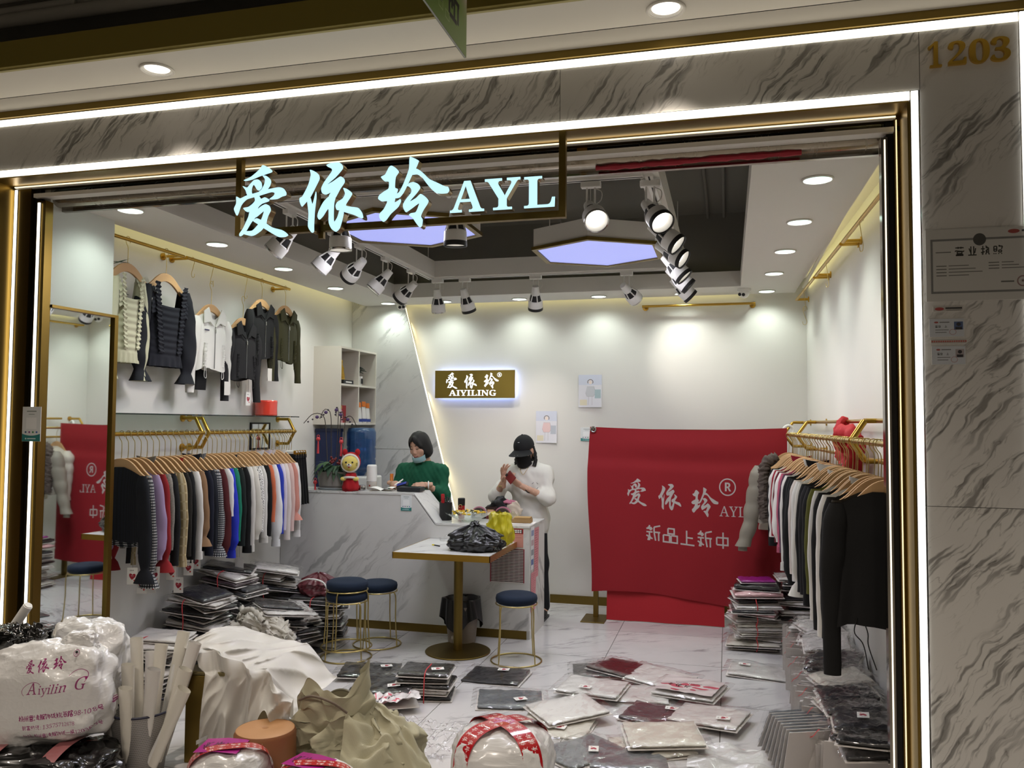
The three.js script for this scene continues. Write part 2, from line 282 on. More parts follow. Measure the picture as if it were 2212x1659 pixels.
// roller shutter housing
{
  const t = thing('shutter_box', 'scuffed steel roller shutter housing above the shop opening', 'shutter');
  const s = new THREE.Shape(); s.moveTo(0, 0.1); s.lineTo(0.05, 0.1); s.quadraticCurveTo(0.1, 0.09, 0.1, 0.045); s.quadraticCurveTo(0.1, 0.005, 0.06, 0); s.lineTo(0, 0); s.closePath();
  const g = ext(s, 4.13); g.rotateY(-Math.PI / 2);                                          // shape x -> z, extrude -> -x
  part(t, 'housing', uvm(g.translate(0.606, 2.77, -3.61), 0.6), std('#a29a8c', 0.42, 0.75, { roughnessMap: wear }));
  part(t, 'end_cap', rbox(0.046, 0.115, 0.12, 0.631, 2.826, -3.56, 0.006), std('#17181a', 0.5)); part(t, 'end_cap', rbox(0.05, 0.11, 0.12, -3.548, 2.826, -3.56, 0.006), m.steel);
  part(t, 'sticker', span(-0.63, -0.585, 2.822, 2.856, -3.511, -3.508), std('#d9a441', 0.5));
  part(t, 'lower_slat', span(-3.5, 0.6, 2.752, 2.772, -3.6, -3.575), m.steel);
}
{
  const t = thing('rolled_ribbon', 'red ribbon wound along the underside of the shutter housing', 'ribbon');
  part(t, 'cloth', rumple(tube([[-0.55, 2.765, -3.53], [-0.1, 2.768, -3.53], [0.3, 2.77, -3.53]], 0.012, 40), 0.004, 14), std('#9c1c2c', 0.7));
}
// soffit over the shop front
{
  const c = struct('ceiling_001');
  { const sh = poly([[-6, 2.94], [3, 2.94], [3, 3.2], [-6, 3.2]]); for (const x of [-4.7, -2.455, -0.217, 2.02]) { const h = new THREE.Path(); h.absarc(x, 3.096, 0.065, 0, TAU); sh.holes.push(h); } const g = ext(sh, 0.04, 0, 20); g.rotateX(-Math.PI / 2); part(c, 'soffit', g.translate(0, 3.22, 0), m.soffit); }
  const g = surf((u, v) => { const z = lerp(-3.21, -3.32, v); return [lerp(-6, 3, u), 3.226 - 0.03 * Math.sin(v * 2.1) - 0.004, z]; }, 1, 10); part(c, 'curved_cornice', g, m.soffit);
  part(c, 'shadow_gap', span(-6, 3, 3.232, 3.25, -3.212, -3.198), std('#8e8a82', 0.9));
  part(c, 'olive_fascia', span(-6, 3, 3.218, 3.335, -2.94, -2.91), m.olive); part(c, 'trim_edge', span(-6, 3, 3.212, 3.22, -2.945, -2.93), std('#a49a62', 0.6));
  part(c, 'dark_slab', span(-9, 6, 4.3, 4.4, -3.9, 3.3), m.tray); part(c, 'upper_wall', span(-6, 3, 3.26, 4.3, -3.9, -3.7), m.tray);
}
for (const [y, z, r, lab] of [[3.72, -3.40, 0.034, 'thick grey pipe nearest the olive beam'], [3.80, -3.46, 0.028, 'middle grey pipe above the olive beam'], [3.9, -3.5, 0.02, 'thin grey pipe highest above the olive beam']]) solo('ceiling_pipe', M([bar([-6, y, z], [2, y + 0.02, z], r, 14), ...[-4.6, -3.2, -1.8].map((x) => box(0.02, 4.3 - y, 0.02, x, (4.3 + y) / 2, z))]), std('#b0ada4', 0.6), lab, 'pipe');
// corridor round the camera
struct('wall_front_001', span(-9, 6, 0, 4.3, 3.2, 3.3), std('#8d8a84', 0.8)); struct('wall_left_002', span(-9.1, -9, 0, 4.3, -3.6, 3.3), m.dark); struct('wall_right_001', span(6, 6.1, 0, 4.3, -3.6, 3.3), m.dark);

/* ---------- recessed downlights ---------- */
function spotLamp(p, target, c, I, angle, pen, parent, size = 1.5) { const l = new THREE.SpotLight(c, I, 0, angle, pen, 2); l.position.copy(p); l.target.position.copy(target); l.castShadow = true; l.shadow.radius = size; l.name = 'lamp_light'; parent.add(l); parent.add(l.target); l.target.name = 'lamp_target'; return l; }
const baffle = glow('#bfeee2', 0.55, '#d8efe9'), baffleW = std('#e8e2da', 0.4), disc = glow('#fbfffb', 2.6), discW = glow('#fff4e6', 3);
function downlight(x, y, z, label, r, inner, lens, I, c, group, cone = 1.25) {
  const t = thing('downlight', label, 'ceiling light', [x, y, z], 0, group);
  part(t, 'rim', tor(r * 1.08, r * 0.09, 0, -0.002, 0, Math.PI / 2, 0, 32, 8), m.ceil);
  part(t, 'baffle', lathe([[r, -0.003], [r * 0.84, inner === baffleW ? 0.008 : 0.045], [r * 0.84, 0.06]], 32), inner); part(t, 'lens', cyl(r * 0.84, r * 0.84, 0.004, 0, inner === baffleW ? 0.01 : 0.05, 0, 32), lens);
  if (inner === baffleW) for (let k = 0; k < 3; k++) part(t, 'baffle_ring', tor(r * (0.97 - k * 0.05), 0.0025, 0, -0.001 + k * 0.003, 0, Math.PI / 2, 0, 32, 5), m.plasticW);
  spotLamp(V(0, inner === baffleW ? -0.006 : 0.035, 0), V(0, -2, 0), c, I, cone, 1, t, 1.5);
  return t;
}
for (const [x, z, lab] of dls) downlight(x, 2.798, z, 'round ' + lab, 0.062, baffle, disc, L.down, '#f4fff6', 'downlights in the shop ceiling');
for (const [x, lab] of [[-4.7, 'round soffit downlight beyond the left edge'], [-2.455, 'round ribbed soffit downlight above the left end of the fascia'], [-0.217, 'round ribbed soffit downlight at the top right of the green sign'], [2.02, 'round soffit downlight beyond the right edge']]) downlight(x, 3.218, -3.096, lab, 0.064, baffleW, discW, L.soffit, '#fff1e2', 'downlights in the outer soffit', 0.66);
for (const [x, w] of [[-3.5, 'left'], [-1.2, 'middle'], [1.1, 'right']]) downlight(x, 4.22, 0.9, w + ' added corridor fill lamp behind the viewer', 0.08, baffleW, discW, L.corridor, '#fff1e2', 'added fill lamps in the corridor');  // unseen fill lamps, added to brighten the marble front and foreground bags

/* ---------- hanging track frame and spotlights ---------- */
{
  const t = thing('lighting_track', 'white rectangular lighting track hung in the dark ceiling tray', 'light track');
  const x0 = -2.56, x1 = -0.33, z0 = -6.83, z1 = -4.12, w = 0.1;
  for (const [i, g] of [span(x0, x0 + w, 2.92, 3.06, z0, z1), span(x1 - w, x1, 2.92, 3.06, z0, z1), span(x0 + w, x1 - w, 2.92, 3.06, z0, z0 + w), span(x0 + w, x1 - w, 2.92, 3.06, z1 - w, z1)].entries()) part(t, 'beam', g, m.ceil);
  for (const g of [span(x0 + 0.03, x0 + 0.07, 2.905, 2.92, z0 + 0.05, z1 - 0.05), span(x1 - 0.07, x1 - 0.03, 2.905, 2.92, z0 + 0.05, z1 - 0.05), span(x0 + 0.08, x1 - 0.08, 2.905, 2.92, z0 + 0.03, z0 + 0.07), span(x0 + 0.08, x1 - 0.08, 2.905, 2.92, z1 - 0.07, z1 - 0.03)]) { const tr = part(t, 'track', g, m.plasticW); g.computeBoundingBox(); const b = g.boundingBox, s = V(0, 0, 0), c = V(0, 0, 0); b.getSize(s); b.getCenter(c); part(tr, 'slot', box(s.x > s.z ? s.x : 0.008, 0.002, s.x > s.z ? 0.008 : s.z, c.x, 2.904, c.z), m.black); }
  for (const [x, z] of [[x0 + 0.05, -6.7], [x1 - 0.05, -6.7], [x0 + 0.05, -4.3], [x1 - 0.05, -4.3], [-1.45, z0 + 0.05], [-1.45, z1 - 0.05]]) part(t, 'hanger_rod', bar([x, 3.06, z], [x, 3.45, z], 0.004), m.cable);
}
const ribMat = std('#161616', 0.6);
function trackSpot(x, z, tgt, label, ring, on = 1) {
  const t = thing('track_spotlight', label, 'spotlight', [x, 2.905, z], 0, 'spotlights on the ceiling track');
  const d = V(...tgt).sub(V(x, 2.905 - 0.16, z)).normalize(), q = new THREE.Quaternion().setFromUnitVectors(V(0, -1, 0), d);
  part(t, 'adapter', rbox(0.034, 0.028, 0.09, 0, -0.012, 0, 0.004, 0, Math.abs(d.x) > Math.abs(d.z) ? 0 : Math.PI / 2), m.plasticW);
  part(t, 'stem', M([bar([-0.018, -0.025, 0], [-0.018, -0.11, 0], 0.0045), bar([0.018, -0.025, 0], [0.018, -0.11, 0], 0.0045), cyl(0.014, 0.014, 0.05, 0, -0.118, 0, 12, 0, 0, Math.PI / 2)]), m.plasticW);
  const hd = (g) => g.applyQuaternion(q).translate(0, -0.125, 0);
  part(t, 'neck', hd(cyl(0.024, 0.032, 0.07, 0, 0.015, 0, 20)), m.plasticW);
  part(t, 'heat_sink', hd(cyl(0.034, 0.044, 0.045, 0, -0.04, 0, 20)), ribMat);
  part(t, 'cage', hd(M([0, 1, 2, 3, 4, 5].map((k) => { const a = k * TAU / 6; return bar([0.033 * Math.cos(a), -0.015, 0.033 * Math.sin(a)], [0.05 * Math.cos(a), -0.065, 0.05 * Math.sin(a)], 0.0045, 6); }))), m.plasticW);
  part(t, 'housing', hd(lathe([[0.046, -0.06], [0.053, -0.066], [0.055, -0.125], [0.05, -0.125], [0.038, -0.095]], 28)), m.plasticW);
  if (ring) part(t, 'bezel', hd(lathe([[0.0555, -0.113], [0.0555, -0.135], [0.05, -0.135]], 28)), ribMat); else part(t, 'bezel', hd(lathe([[0.0555, -0.118], [0.0555, -0.128], [0.05, -0.128]], 28)), m.chrome);
  part(t, 'lens', hd(cyl(0.04, 0.04, 0.004, 0, -0.1, 0, 24)), on ? glow('#fffaf2', 3.2) : std('#9a9a98', 0.2));
  part(t, 'cable', tube([[0.02, -0.03, 0], [0.05, -0.05, 0.01], [0.045, -0.09, 0.01], V(0, -0.11, 0)], 0.0022, 12), m.cable);
  t.scale.setScalar(1.15);
  if (on) spotLamp(V(0, -0.125, 0).addScaledVector(d, 0.13), V(0, -0.125, 0).addScaledVector(d, 2), '#fff6ee', L.spot * on, 0.52, 1, t, 1.5);
}
trackSpot(-2.51, -4.36, [-3.5, 1.7, -4.2], 'leftmost track spotlight half hidden behind the first sign character', 0, 0.6);
trackSpot(-2.51, -4.92, [-3.55, 1.6, -4.7], 'track spotlight with silver rim on the left bar aimed at the left wall', 0, 0.6);
trackSpot(-2.51, -5.32, [-3.55, 2.1, -5.9], 'black rimmed track spotlight on the left bar tilted almost level', 1, 0.6);
trackSpot(-2.51, -5.78, [-3.5, 1.5, -5.4], 'track spotlight in the middle of the left bar below the diagonal beam', 0, 0.6);
trackSpot(-2.51, -6.3, [-3.5, 2.0, -6.6], 'black rimmed track spotlight on the left bar nearest its back corner', 1, 0.6);
trackSpot(-2.45, -6.78, [-2.5, 1.35, -7.3], 'track spotlight on the back bar nearest the dome camera', 0);
trackSpot(-2.2, -6.78, [-2.0, 1.35, -7.55], 'black rimmed track spotlight second on the back bar', 1);
trackSpot(-1.57, -6.78, [-1.75, 1.4, -7.58], 'black rimmed track spotlight on the back bar right of the gold wall sign', 1);
trackSpot(-0.8, -6.78, [-0.3, 2.2, -7.58], 'track spotlight on the back bar under the right hexagonal lamp', 0);
trackSpot(-0.68, -4.2, [-0.15, 1.75, -3.0], 'lit track spotlight facing the viewer right of the sign letters', 0);
trackSpot(-0.38, -4.25, [0.35, 1.7, -3.3], 'large black rimmed lit spotlight at the front right corner of the frame', 1);
trackSpot(-0.38, -4.75, [0.62, 1.9, -4.5], 'black rimmed spotlight second from the front on the right bar', 1, 0.75);
trackSpot(-0.38, -5.25, [0.72, 2.0, -4.9], 'black rimmed spotlight third from the front on the right bar turned right', 1, 0.75);
trackSpot(-0.38, -5.7, [0.7, 1.6, -5.6], 'black rimmed spotlight fourth from the front on the right bar', 1, 0.75);
trackSpot(-0.38, -6.15, [0.7, 1.8, -6.2], 'black rimmed spotlight fifth from the front on the right bar', 1, 0.75);
trackSpot(-0.38, -6.6, [0.66, 1.75, -7.0], 'black rimmed spotlight at the back end of the right bar', 1, 0.75);
trackSpot(-1.42, -4.2, [-1.42, 0, -4.3], 'track spotlight pointing straight down below the letter A', 1);
trackSpot(-2.1, -4.2, [-2.1, 0, -4.3], 'track spotlight pointing straight down behind the second sign character', 0);
// hexagonal ceiling lamps
for (const [x, z, lab] of [[-0.867, -5.69, 'right hexagonal hanging panel lamp with lilac glow'], [-1.92, -4.72, 'left hexagonal hanging panel lamp partly behind the sign letters']]) {
  const t = thing('hexagon_lamp', lab, 'pendant lamp', [x, 2.84, z], 0, 'hexagonal panel lamps');
  const hex = (r) => poly([0, 1, 2, 3, 4, 5].map((k) => [r * Math.sin(k * TAU / 6), r * Math.cos(k * TAU / 6)]));
  const ringS = hex(0.475); ringS.holes.push(hex(0.452)); const g = ext(ringS, 0.14); g.rotateX(-Math.PI / 2); part(t, 'shade', g, m.ceil);
  const rg = hex(0.49); rg.holes.push(hex(0.452)); const g2 = ext(rg, 0.022); g2.rotateX(-Math.PI / 2); part(t, 'brass_rim', g2.translate(0, -0.006, 0), m.brassDull);
  const g3 = ext(hex(0.453), 0.01); g3.rotateX(-Math.PI / 2); part(t, 'diffuser', g3.translate(0, 0.004, 0), glow('#a7aef4', 0.95, '#6f7390'));
  const g4 = ext(hex(0.47), 0.012); g4.rotateX(-Math.PI / 2); part(t, 'top_plate', g4.translate(0, 0.12, 0), m.ceil);
  for (let k = 0; k < 3; k++) { const a = k * TAU / 3; part(t, 'suspension_wire', bar([0.35 * Math.sin(a), 0.13, 0.35 * Math.cos(a)], [0.35 * Math.sin(a), 0.61, 0.35 * Math.cos(a)], 0.0025), m.cable); }
  rectLight(0, -0.012, 0, 0.68, 0.68, 0, -1, 0, '#f7f5ff', L.hex, t); t.children[t.children.length - 1].rotation.set(-Math.PI / 2, 0, 0);
}
// dome cameras
for (const [x, z, lab, tx] of [[-3.0, -7.3, 'white dome camera in the back left ceiling corner', 0.4], [0.14, -7.2, 'white dome camera at the back right edge of the ceiling tray', -0.5]]) {
  const t = thing('dome_camera', lab, 'camera', [x, 2.8, z], 0, 'security cameras');
  part(t, 'base', cyl(0.052, 0.056, 0.022, 0, -0.012, 0, 28), m.plasticW); part(t, 'dome', sph(0.045, 0, -0.035, 0, 22), m.plasticW);
  const e = new THREE.Euler(0.35, tx, 0); for (const s of [-1, 1]) part(t, 'lens', cyl(0.014, 0.014, 0.006, 0, 0, 0, 16, Math.PI / 2).translate(s * 0.017, -0.002, 0.043).applyMatrix4(new THREE.Matrix4().makeRotationFromEuler(e)).translate(0, -0.038, 0), m.black);
}
// green hanging sign in the corridor

/* ================= LETTERING ================= */
// outlines of the three brush characters of the shop sign (x right, y down)
const BR = {
  a: [[500,160,590,205,650,262,640,290,530,320,440,345,330,385,230,402,192,388,300,345,400,270,460,210],[500,335,560,345,620,400,636,450,615,520,560,590,470,640,400,640,440,605,490,560,530,480,540,400],[175,485,250,515,300,460,360,400,430,395,480,450,488,530,450,575,415,565,370,490,345,480,325,530,322,590,330,640,260,650,225,560],[75,655,140,690,240,650,420,610,560,575,760,550,840,575,885,645,880,690,820,705,740,740,620,738,690,680,700,640,640,620,450,665,330,690,250,710,190,760,150,820,110,940,85,970,40,860,75,770],[370,660,440,660,480,720,545,700,610,740,600,770,500,800,440,850,410,920,340,900,270,925,230,905,195,855,280,840,350,790,385,740],[310,900,430,900,400,1010,330,1100,240,1250,180,1310,145,1320,140,1280,200,1190,280,1010],[410,920,480,850,560,815,620,850,640,920,600,1010,580,1080,570,1140,500,1240,400,1310,330,1325,200,1285,240,1245,350,1240,440,1150,500,1050,535,925,470,970,400,1020],[360,1080,420,1040,500,1080,580,1140,680,1210,830,1260,900,1310,928,1350,880,1375,780,1370,680,1310,540,1215,440,1140]],
  y: [[1245,212,1330,250,1390,310,1400,380,1350,490,1260,670,1160,790,1120,825,1085,740,1085,680,1130,650,1220,470,1260,300],[1210,740,1255,680,1295,800,1335,640,1350,590,1355,700,1335,900,1325,1150,1325,1260,1290,1275,1230,1170,1235,950],[1515,150,1590,125,1710,122,1770,180,1770,240,1660,370,1515,490,1620,440,1740,365,1800,410,1805,470,1740,570,1650,730,1560,690,1590,620,1510,650,1450,620,1435,540,1480,440,1600,270,1595,220,1530,180],[1560,690,1660,700,1645,800,1640,1000,1650,1120,1700,1050,1740,930,1800,960,1780,1090,1740,1230,1680,1285,1610,1230,1565,1120,1555,890,1470,1010,1410,1065,1380,1010,1400,920,1470,780],[1790,562,1860,590,1930,660,1900,730,1830,850,1920,885,2030,910,2090,990,2110,1070,2080,1085,1960,1020,1800,960,1740,930,1690,920,1670,850,1700,790,1780,740,1820,660]],
  l: [[560,255,640,305,705,390,650,480,635,580,635,705,690,740,665,835,640,930,630,1005,690,980,740,945,752,990,700,1100,560,1230,470,1350,410,1380,345,1310,340,1220,420,1130,480,1010,480,965,380,965,310,910,330,840,420,770,510,715,515,580,430,560,358,470,440,425,510,290],[935,107,1080,190,1080,230,1030,350,960,480,870,680,800,820,730,905,650,920,655,845,720,800,800,640,900,360,910,140],[1030,355,1120,400,1200,480,1300,585,1450,670,1590,750,1650,765,1672,830,1640,885,1540,890,1430,870,1340,790,1240,660,1150,530,1060,470,960,465],[870,690,910,640,990,620,1080,665,1120,740,1060,840,920,1005,1040,950,1130,870,1220,930,1280,1010,1260,1080,1190,1190,1140,1310,1175,1390,1160,1510,1120,1535,1060,1460,990,1350,915,1280,950,1245,1040,1230,1080,1150,1105,1050,960,1150,870,1210,840,1205,800,1120,800,1050,850,960,950,830,950,760,900,700]],
};
// each character in its own unit box (height 1, y up, origin at the lower left)
const brush = {};
for (const k of 'ayl') {
  const raw = BR[k].map((a) => { const o = []; for (let i = 0; i < a.length; i += 2) o.push([a[i], a[i + 1]]); return o; }), all = raw.flat();
  const x0 = Math.min(...all.map((p) => p[0])), x1 = Math.max(...all.map((p) => p[0])), y0 = Math.min(...all.map((p) => p[1])), y1 = Math.max(...all.map((p) => p[1])), s = 1 / (y1 - y0);
  brush[k] = { w: (x1 - x0) * s, polys: raw.map((pl) => new THREE.CatmullRomCurve3(pl.map(([x, y]) => V((x - x0) * s, (y1 - y) * s, 0)), true, 'catmullrom', 0.35).getPoints(pl.length * 4).map((p) => [p.x, p.y])) };
}
const brushShapes = (k, h, x, y) => brush[k].polys.map((pl) => poly(pl.slice(0, -1).map(([a, b]) => [x + a * h, y + b * h])));
function drawBrush(c, k, x, y, h) { for (const pl of brush[k].polys) { c.beginPath(); pl.forEach(([a, b], i) => c[i ? 'lineTo' : 'moveTo'](x + a * h, y + h - b * h)); c.closePath(); c.fill(); } return brush[k].w * h; }
const drawName = (c, x, y, h, gap = 0.35) => { for (const k of 'ayl') x += drawBrush(c, k, x, y, h) + gap * h; return x; };
// printed characters as strokes on a ten by ten grid: strokes parted by spaces, two digits to a point (x, y down)
const CH = {
  新: '2022 0242 1133 3331 0444 0648 2429 2619 2638 5190 5154 5469 5494 8489', 品: '3070743430 0595'.slice(0, 10) + ' 0545490905 5595995955', 上: '4149 4484 0999', 中: '0292973 '.slice(0, 6) + '9606 0206 5059', 营: '0191 2002 '.slice(0, 5) + '3032 6062 0494 0406 9496 2575773 '.slice(0, 24) + ' 2575 2527 7577 2777 1989 1919 1899 1818 1888 1989', 业: '3039 6069 1237 8277 0999',
  执: '2029 0343 0746 2918 5282 6465 7250 7359 8288 8899 5577', 照: '0131 0101 0106 3136 0434 0636 5191 9184 7150 5585 5557 5787 8587 0809 2829 5859 8889', 杭: '2029 0343 2308 2345 6071 5292 6466 6659 6484 8488 8899', 州: '1114 2129 '.slice(0, 0) + '2128 2819 0406 5159 4446 8089 7476', 意: '4041 1181 2233 6253 0393 2474 2427 7477 2676 2777 1819 3839 3979 7978 8889',
  法: '0112 0314 0917 6064 4282 3494 6447 4787 7589', 服: '1019 '.slice(0, 0) + '1117 1709 1131 3139 1333 1535 5159 5191 9193 9383 5484 8459 6589', 饰: '1003 0232 3223 1419 1917 5142 4191 4385 '.slice(0, 29) + ' 4347 4383 8387 7029 '.slice(0, 15) + ' 6269', 城: '1118 0333 0837 4282 5249 4454 5457 6069 '.slice(0, 29) + ' 6268 6899 9485 7081', 海: '0112 0314 0917 4130 4191 4348 4383 8388 3595 4888', 路: '1131 1114 3134 1434 2428 2636 1518 0928 6042 5181 8147 5388 5686 5659 8689 5989',
  号: '2060 '.slice(0, 0) + '2171 2124 7174 2474 0595 3547 4777 7779 7958', 财: '0131 0107 3137 1219 '.slice(0, 14) + ' 2227 2709 2739 4292 7079 7968 7347', 富: '4041 0191 0103 9193 2272 3363 3335 6365 3565 1686 1619 8689 1989 4649 1787', 热: '2026 0232 0435 2615 4282 6046 8286 8697 5464 0809 2829 5859 8889', 线: '2013 1323 2315 1535 1838 1858 '.slice(0, 24) + ' 4282 4585 6068 6899 8264', 地: '1118 0333 0837 5257 5789 8986 4484 8485 6069 '.slice(0, 40), 址: '1118 0333 0837 6069 6494 4449 3999'.slice(0, 34), 一: '0595', 楼: '2029 0333 2307 2346 6064 4292 4051 8071 6347 6398 4696 6549 8658 5589 '.slice(0, 60), 断: '1019 1979 2224 4244 3137 0444 3446 3416 5190 5154 5459 5494 8489', 不: '0191 5137 5159 5487',
};
for (const k of Object.keys(CH)) CH[k] = CH[k].split(' ').filter((s) => s.length >= 4).map((s) => { const o = []; for (let i = 0; i + 1 < s.length; i += 2) o.push([+s[i] / 9, +s[i + 1] / 9]); return o; });
CH['品'] = ['3171743431', '0545490905', '5595995955'].map((s) => { const o = []; for (let i = 0; i < s.length; i += 2) o.push([+s[i] / 9, +s[i + 1] / 9]); return o; });
CH['中'] = ['1383876 '.slice(0, 6) + '8717', '1317', '5059'].map((s) => { const o = []; for (let i = 0; i < s.length; i += 2) o.push([+s[i] / 9, +s[i + 1] / 9]); return o; });
CH['上'] = ['4149', '4585', '0999'].map((s) => { const o = []; for (let i = 0; i < s.length; i += 2) o.push([+s[i] / 9, +s[i + 1] / 9]); return o; });
CH['营'] = ['0191', '3032', '6062', '0495', '0405', '9495', '2575772725', '1888891918'].map((s) => { const o = []; for (let i = 0; i < s.length; i += 2) o.push([+s[i] / 9, +s[i + 1] / 9]); return o; });
function write(c, text, x, y, h, w = 0.09, adv = 1.08, font = 'sans-serif') {
  c.lineWidth = h * w; c.lineCap = 'butt'; c.lineJoin = 'miter';
  for (const ch of text) {
    if (CH[ch]) { for (const s of CH[ch]) { c.beginPath(); s.forEach(([a, b], i) => c[i ? 'lineTo' : 'moveTo'](x + a * h * 0.92, y + b * h)); c.stroke(); } x += h * adv; }
    else if (ch === '：') { c.fillRect(x + h * 0.1, y + h * 0.4, h * 0.12, h * 0.12); c.fillRect(x + h * 0.1, y + h * 0.8, h * 0.12, h * 0.12); x += h * 0.6; }
    else { c.font = `${h * 1.15}px ${font}`; c.fillText(ch, x, y + h * 0.98); x += c.measureText(ch).width; }
  }
  return x;
}
function registered(c, x, y, r, font = 'sans-serif') { c.lineWidth = r * 0.16; c.beginPath(); c.arc(x, y, r, 0, TAU); c.stroke(); c.font = `bold ${r * 1.5}px ${font}`; c.textAlign = 'center'; c.fillText('R', x, y + r * 0.53); c.textAlign = 'left'; }
const fontSB = await new FontLoader().loadAsync('fonts/droid/droid_serif_bold.typeface.json');
const textGeo = (s, size, depth) => new TextGeometry(s, { font: fontSB, size, depth, curveSegments: 6, bevelEnabled: false });

/* ---------- big sign over the opening ---------- */
{
  const zf = -3.25, fr = thing('sign_support', 'brass square tube support that carries the shop sign letters', 'sign support');
  const tl = at(511, 350, 'z', -3.29), tr = at(1214, 290, 'z', -3.29), yb = 2.528;
  const x0 = at(511, 470, 'z', -3.29).x, x1 = at(1213, 450, 'z', -3.29).x;
  part(fr, 'post', span(x0 - 0.014, x0 + 0.014, yb, 2.857, -3.33, -3.3), m.brassDull); part(fr, 'post', span(x1 - 0.014, x1 + 0.014, yb, 2.857, -3.33, -3.3), m.brassDull);
  part(fr, 'crossbar', span(x0 - 0.014, x1 + 0.014, yb - 0.028, yb, -3.33, -3.3), m.brassDull); part(fr, 'post', span(at(690, 470, 'z', -3.29).x - 0.012, at(690, 470, 'z', -3.29).x + 0.012, yb - 0.06, yb + 0.12, -3.325, -3.305), m.brassDull);
  const glowM = glow('#c4f4ff', 1.12, '#557'), sideM = std('#8c7a55', 0.35, 1);
  const boxes = { a: [504, 352, 625, 518], y: [646, 346, 786, 505], l: [816, 332, 971, 496] };
  const lab = { a: 'first glowing brush character of the shop sign', y: 'second glowing brush character of the shop sign', l: 'third and tallest glowing brush character of the shop sign' };
  for (const k of 'ayl') {
    const [px0, py0, px1, py1] = boxes[k], p0 = at(px0, py1, 'z', zf), p1 = at(px1, py0, 'z', zf), h = p1.y - p0.y, w = p1.x - p0.x, t = thing('sign_character', lab[k], 'sign letter', [p0.x, p0.y, zf - 0.045], 0, 'glowing letters of the shop sign');
    const shear = -0.0; const sh = brushShapes(k, 1, 0, 0), bw = brush[k].w, S = (g) => g.scale(w / bw, h, 1);
    part(t, 'casing', S(M(sh.map((s) => ext(s, 0.042)))), sideM);
    part(t, 'face', S(M(sh.map((s, i) => ext(s, 0.004 + i * 0.0001)))).translate(0, 0, 0.042), glowM);
    rectLight(w / 2, h / 2, 0.06, w * 0.6, h * 0.6, w / 2, h / 2, 1, '#c4f2ff', L.sign, t);
  }
  for (const [ch, px0, py0, px1, py1] of [['A', 972, 388, 1046, 460], ['Y', 1047, 382, 1124, 455], ['L', 1132, 378, 1199, 450]]) {
    const p0 = at(px0, py1, 'z', zf), p1 = at(px1, py0, 'z', zf), t = thing('sign_letter', 'glowing serif letter ' + ch + ' of the shop sign', 'sign letter', [p0.x, p0.y, zf - 0.045], 0, 'glowing letters of the shop sign');
    const fit = (g) => { g.computeBoundingBox(); const b = g.boundingBox; return g.translate(-b.min.x, -b.min.y, 0).scale((p1.x - p0.x) / (b.max.x - b.min.x), (p1.y - p0.y) / (b.max.y - b.min.y), 1); };
    part(t, 'casing', fit(textGeo(ch, 1, 0.042)), sideM); part(t, 'face', fit(textGeo(ch, 1, 0.004)).translate(0, 0, 0.042), glowM);
    rectLight(0.06, 0.06, 0.06, 0.09, 0.09, 0.06, 0.06, 1, '#c4f2ff', L.sign, t);
  }
}
// door number
for (const [ch, px0, py0, px1, py1] of [['1', 2004, 92, 2032, 149], ['2', 2047, 90, 2085, 144], ['0', 2092, 85, 2135, 141], ['3', 2139, 80, 2180, 136]]) {
  const p0 = at(px0, py1, 'z', -3.3), p1 = at(px1, py0, 'z', -3.3), g = textGeo(ch, 1, 0.014); g.computeBoundingBox(); const b = g.boundingBox; g.translate(-b.min.x, -b.min.y, 0).scale((p1.x - p0.x) / (b.max.x - b.min.x), (p1.y - p0.y) / (b.max.y - b.min.y), 1).translate(p0.x, p0.y, -3.299);
  solo('door_numeral', g, std('#d3ac48', 0.38, 0.9), 'polished gold numeral ' + { 1: 'one, leftmost', 2: 'two, second', 0: 'zero, third', 3: 'three, rightmost' }[ch] + ' in the door number on the marble', 'numeral', 'door number numerals');
}
// green hanging sign
{
  const tx = canvas(512, 256, (c, w, h) => {
    const gr = c.createLinearGradient(0, 0, w * 0.3, h); c.fillStyle = '#7f9c4b'; c.fillRect(0, 0, w, h);
    const g2 = c.createRadialGradient(w, 100, 6, w, 100, 110); g2.addColorStop(0, '#b02a30'); g2.addColorStop(0.4, '#d8c9be'); g2.addColorStop(1, 'rgba(127,156,75,0)'); c.fillStyle = g2; c.fillRect(0, 0, w, h);
    c.strokeStyle = c.fillStyle = '#101010'; write(c, '不断', 340, 152, 66, 0.13, 1.02); c.strokeStyle = '#a9bf7d'; c.lineWidth = 2; for (let i = 0; i < 12; i++) { c.strokeRect(20 + i * 34, 212 + (i % 3) * 4, 20, 14); }
  });
  const t = thing('hanging_sign', 'green printed board hanging edge on from the corridor ceiling', 'sign', [-0.915, 2.98, -2.81]);
  part(t, 'board', span(-0.006, 0.0, 0, 0.5, 0, 1.0), std('#9a9a92', 0.5)); const g = new THREE.PlaneGeometry(1, 0.5); g.rotateY(Math.PI / 2); g.translate(0.001, 0.25, 0.5);
  // the face towards -x is the one in view
  const g1 = new THREE.PlaneGeometry(1, 0.5); g1.rotateY(-Math.PI / 2); g1.translate(-0.007, 0.25, 0.5); const gm = std('#ffffff', 0.45, 0, { map: tx }); part(t, 'print', g, gm); part(t, 'print', g1, gm);
  for (const z of [0.1, 0.9]) part(t, 'wire', bar([0, 0.5, z], [0, 1.32, z], 0.002), m.cable);
}
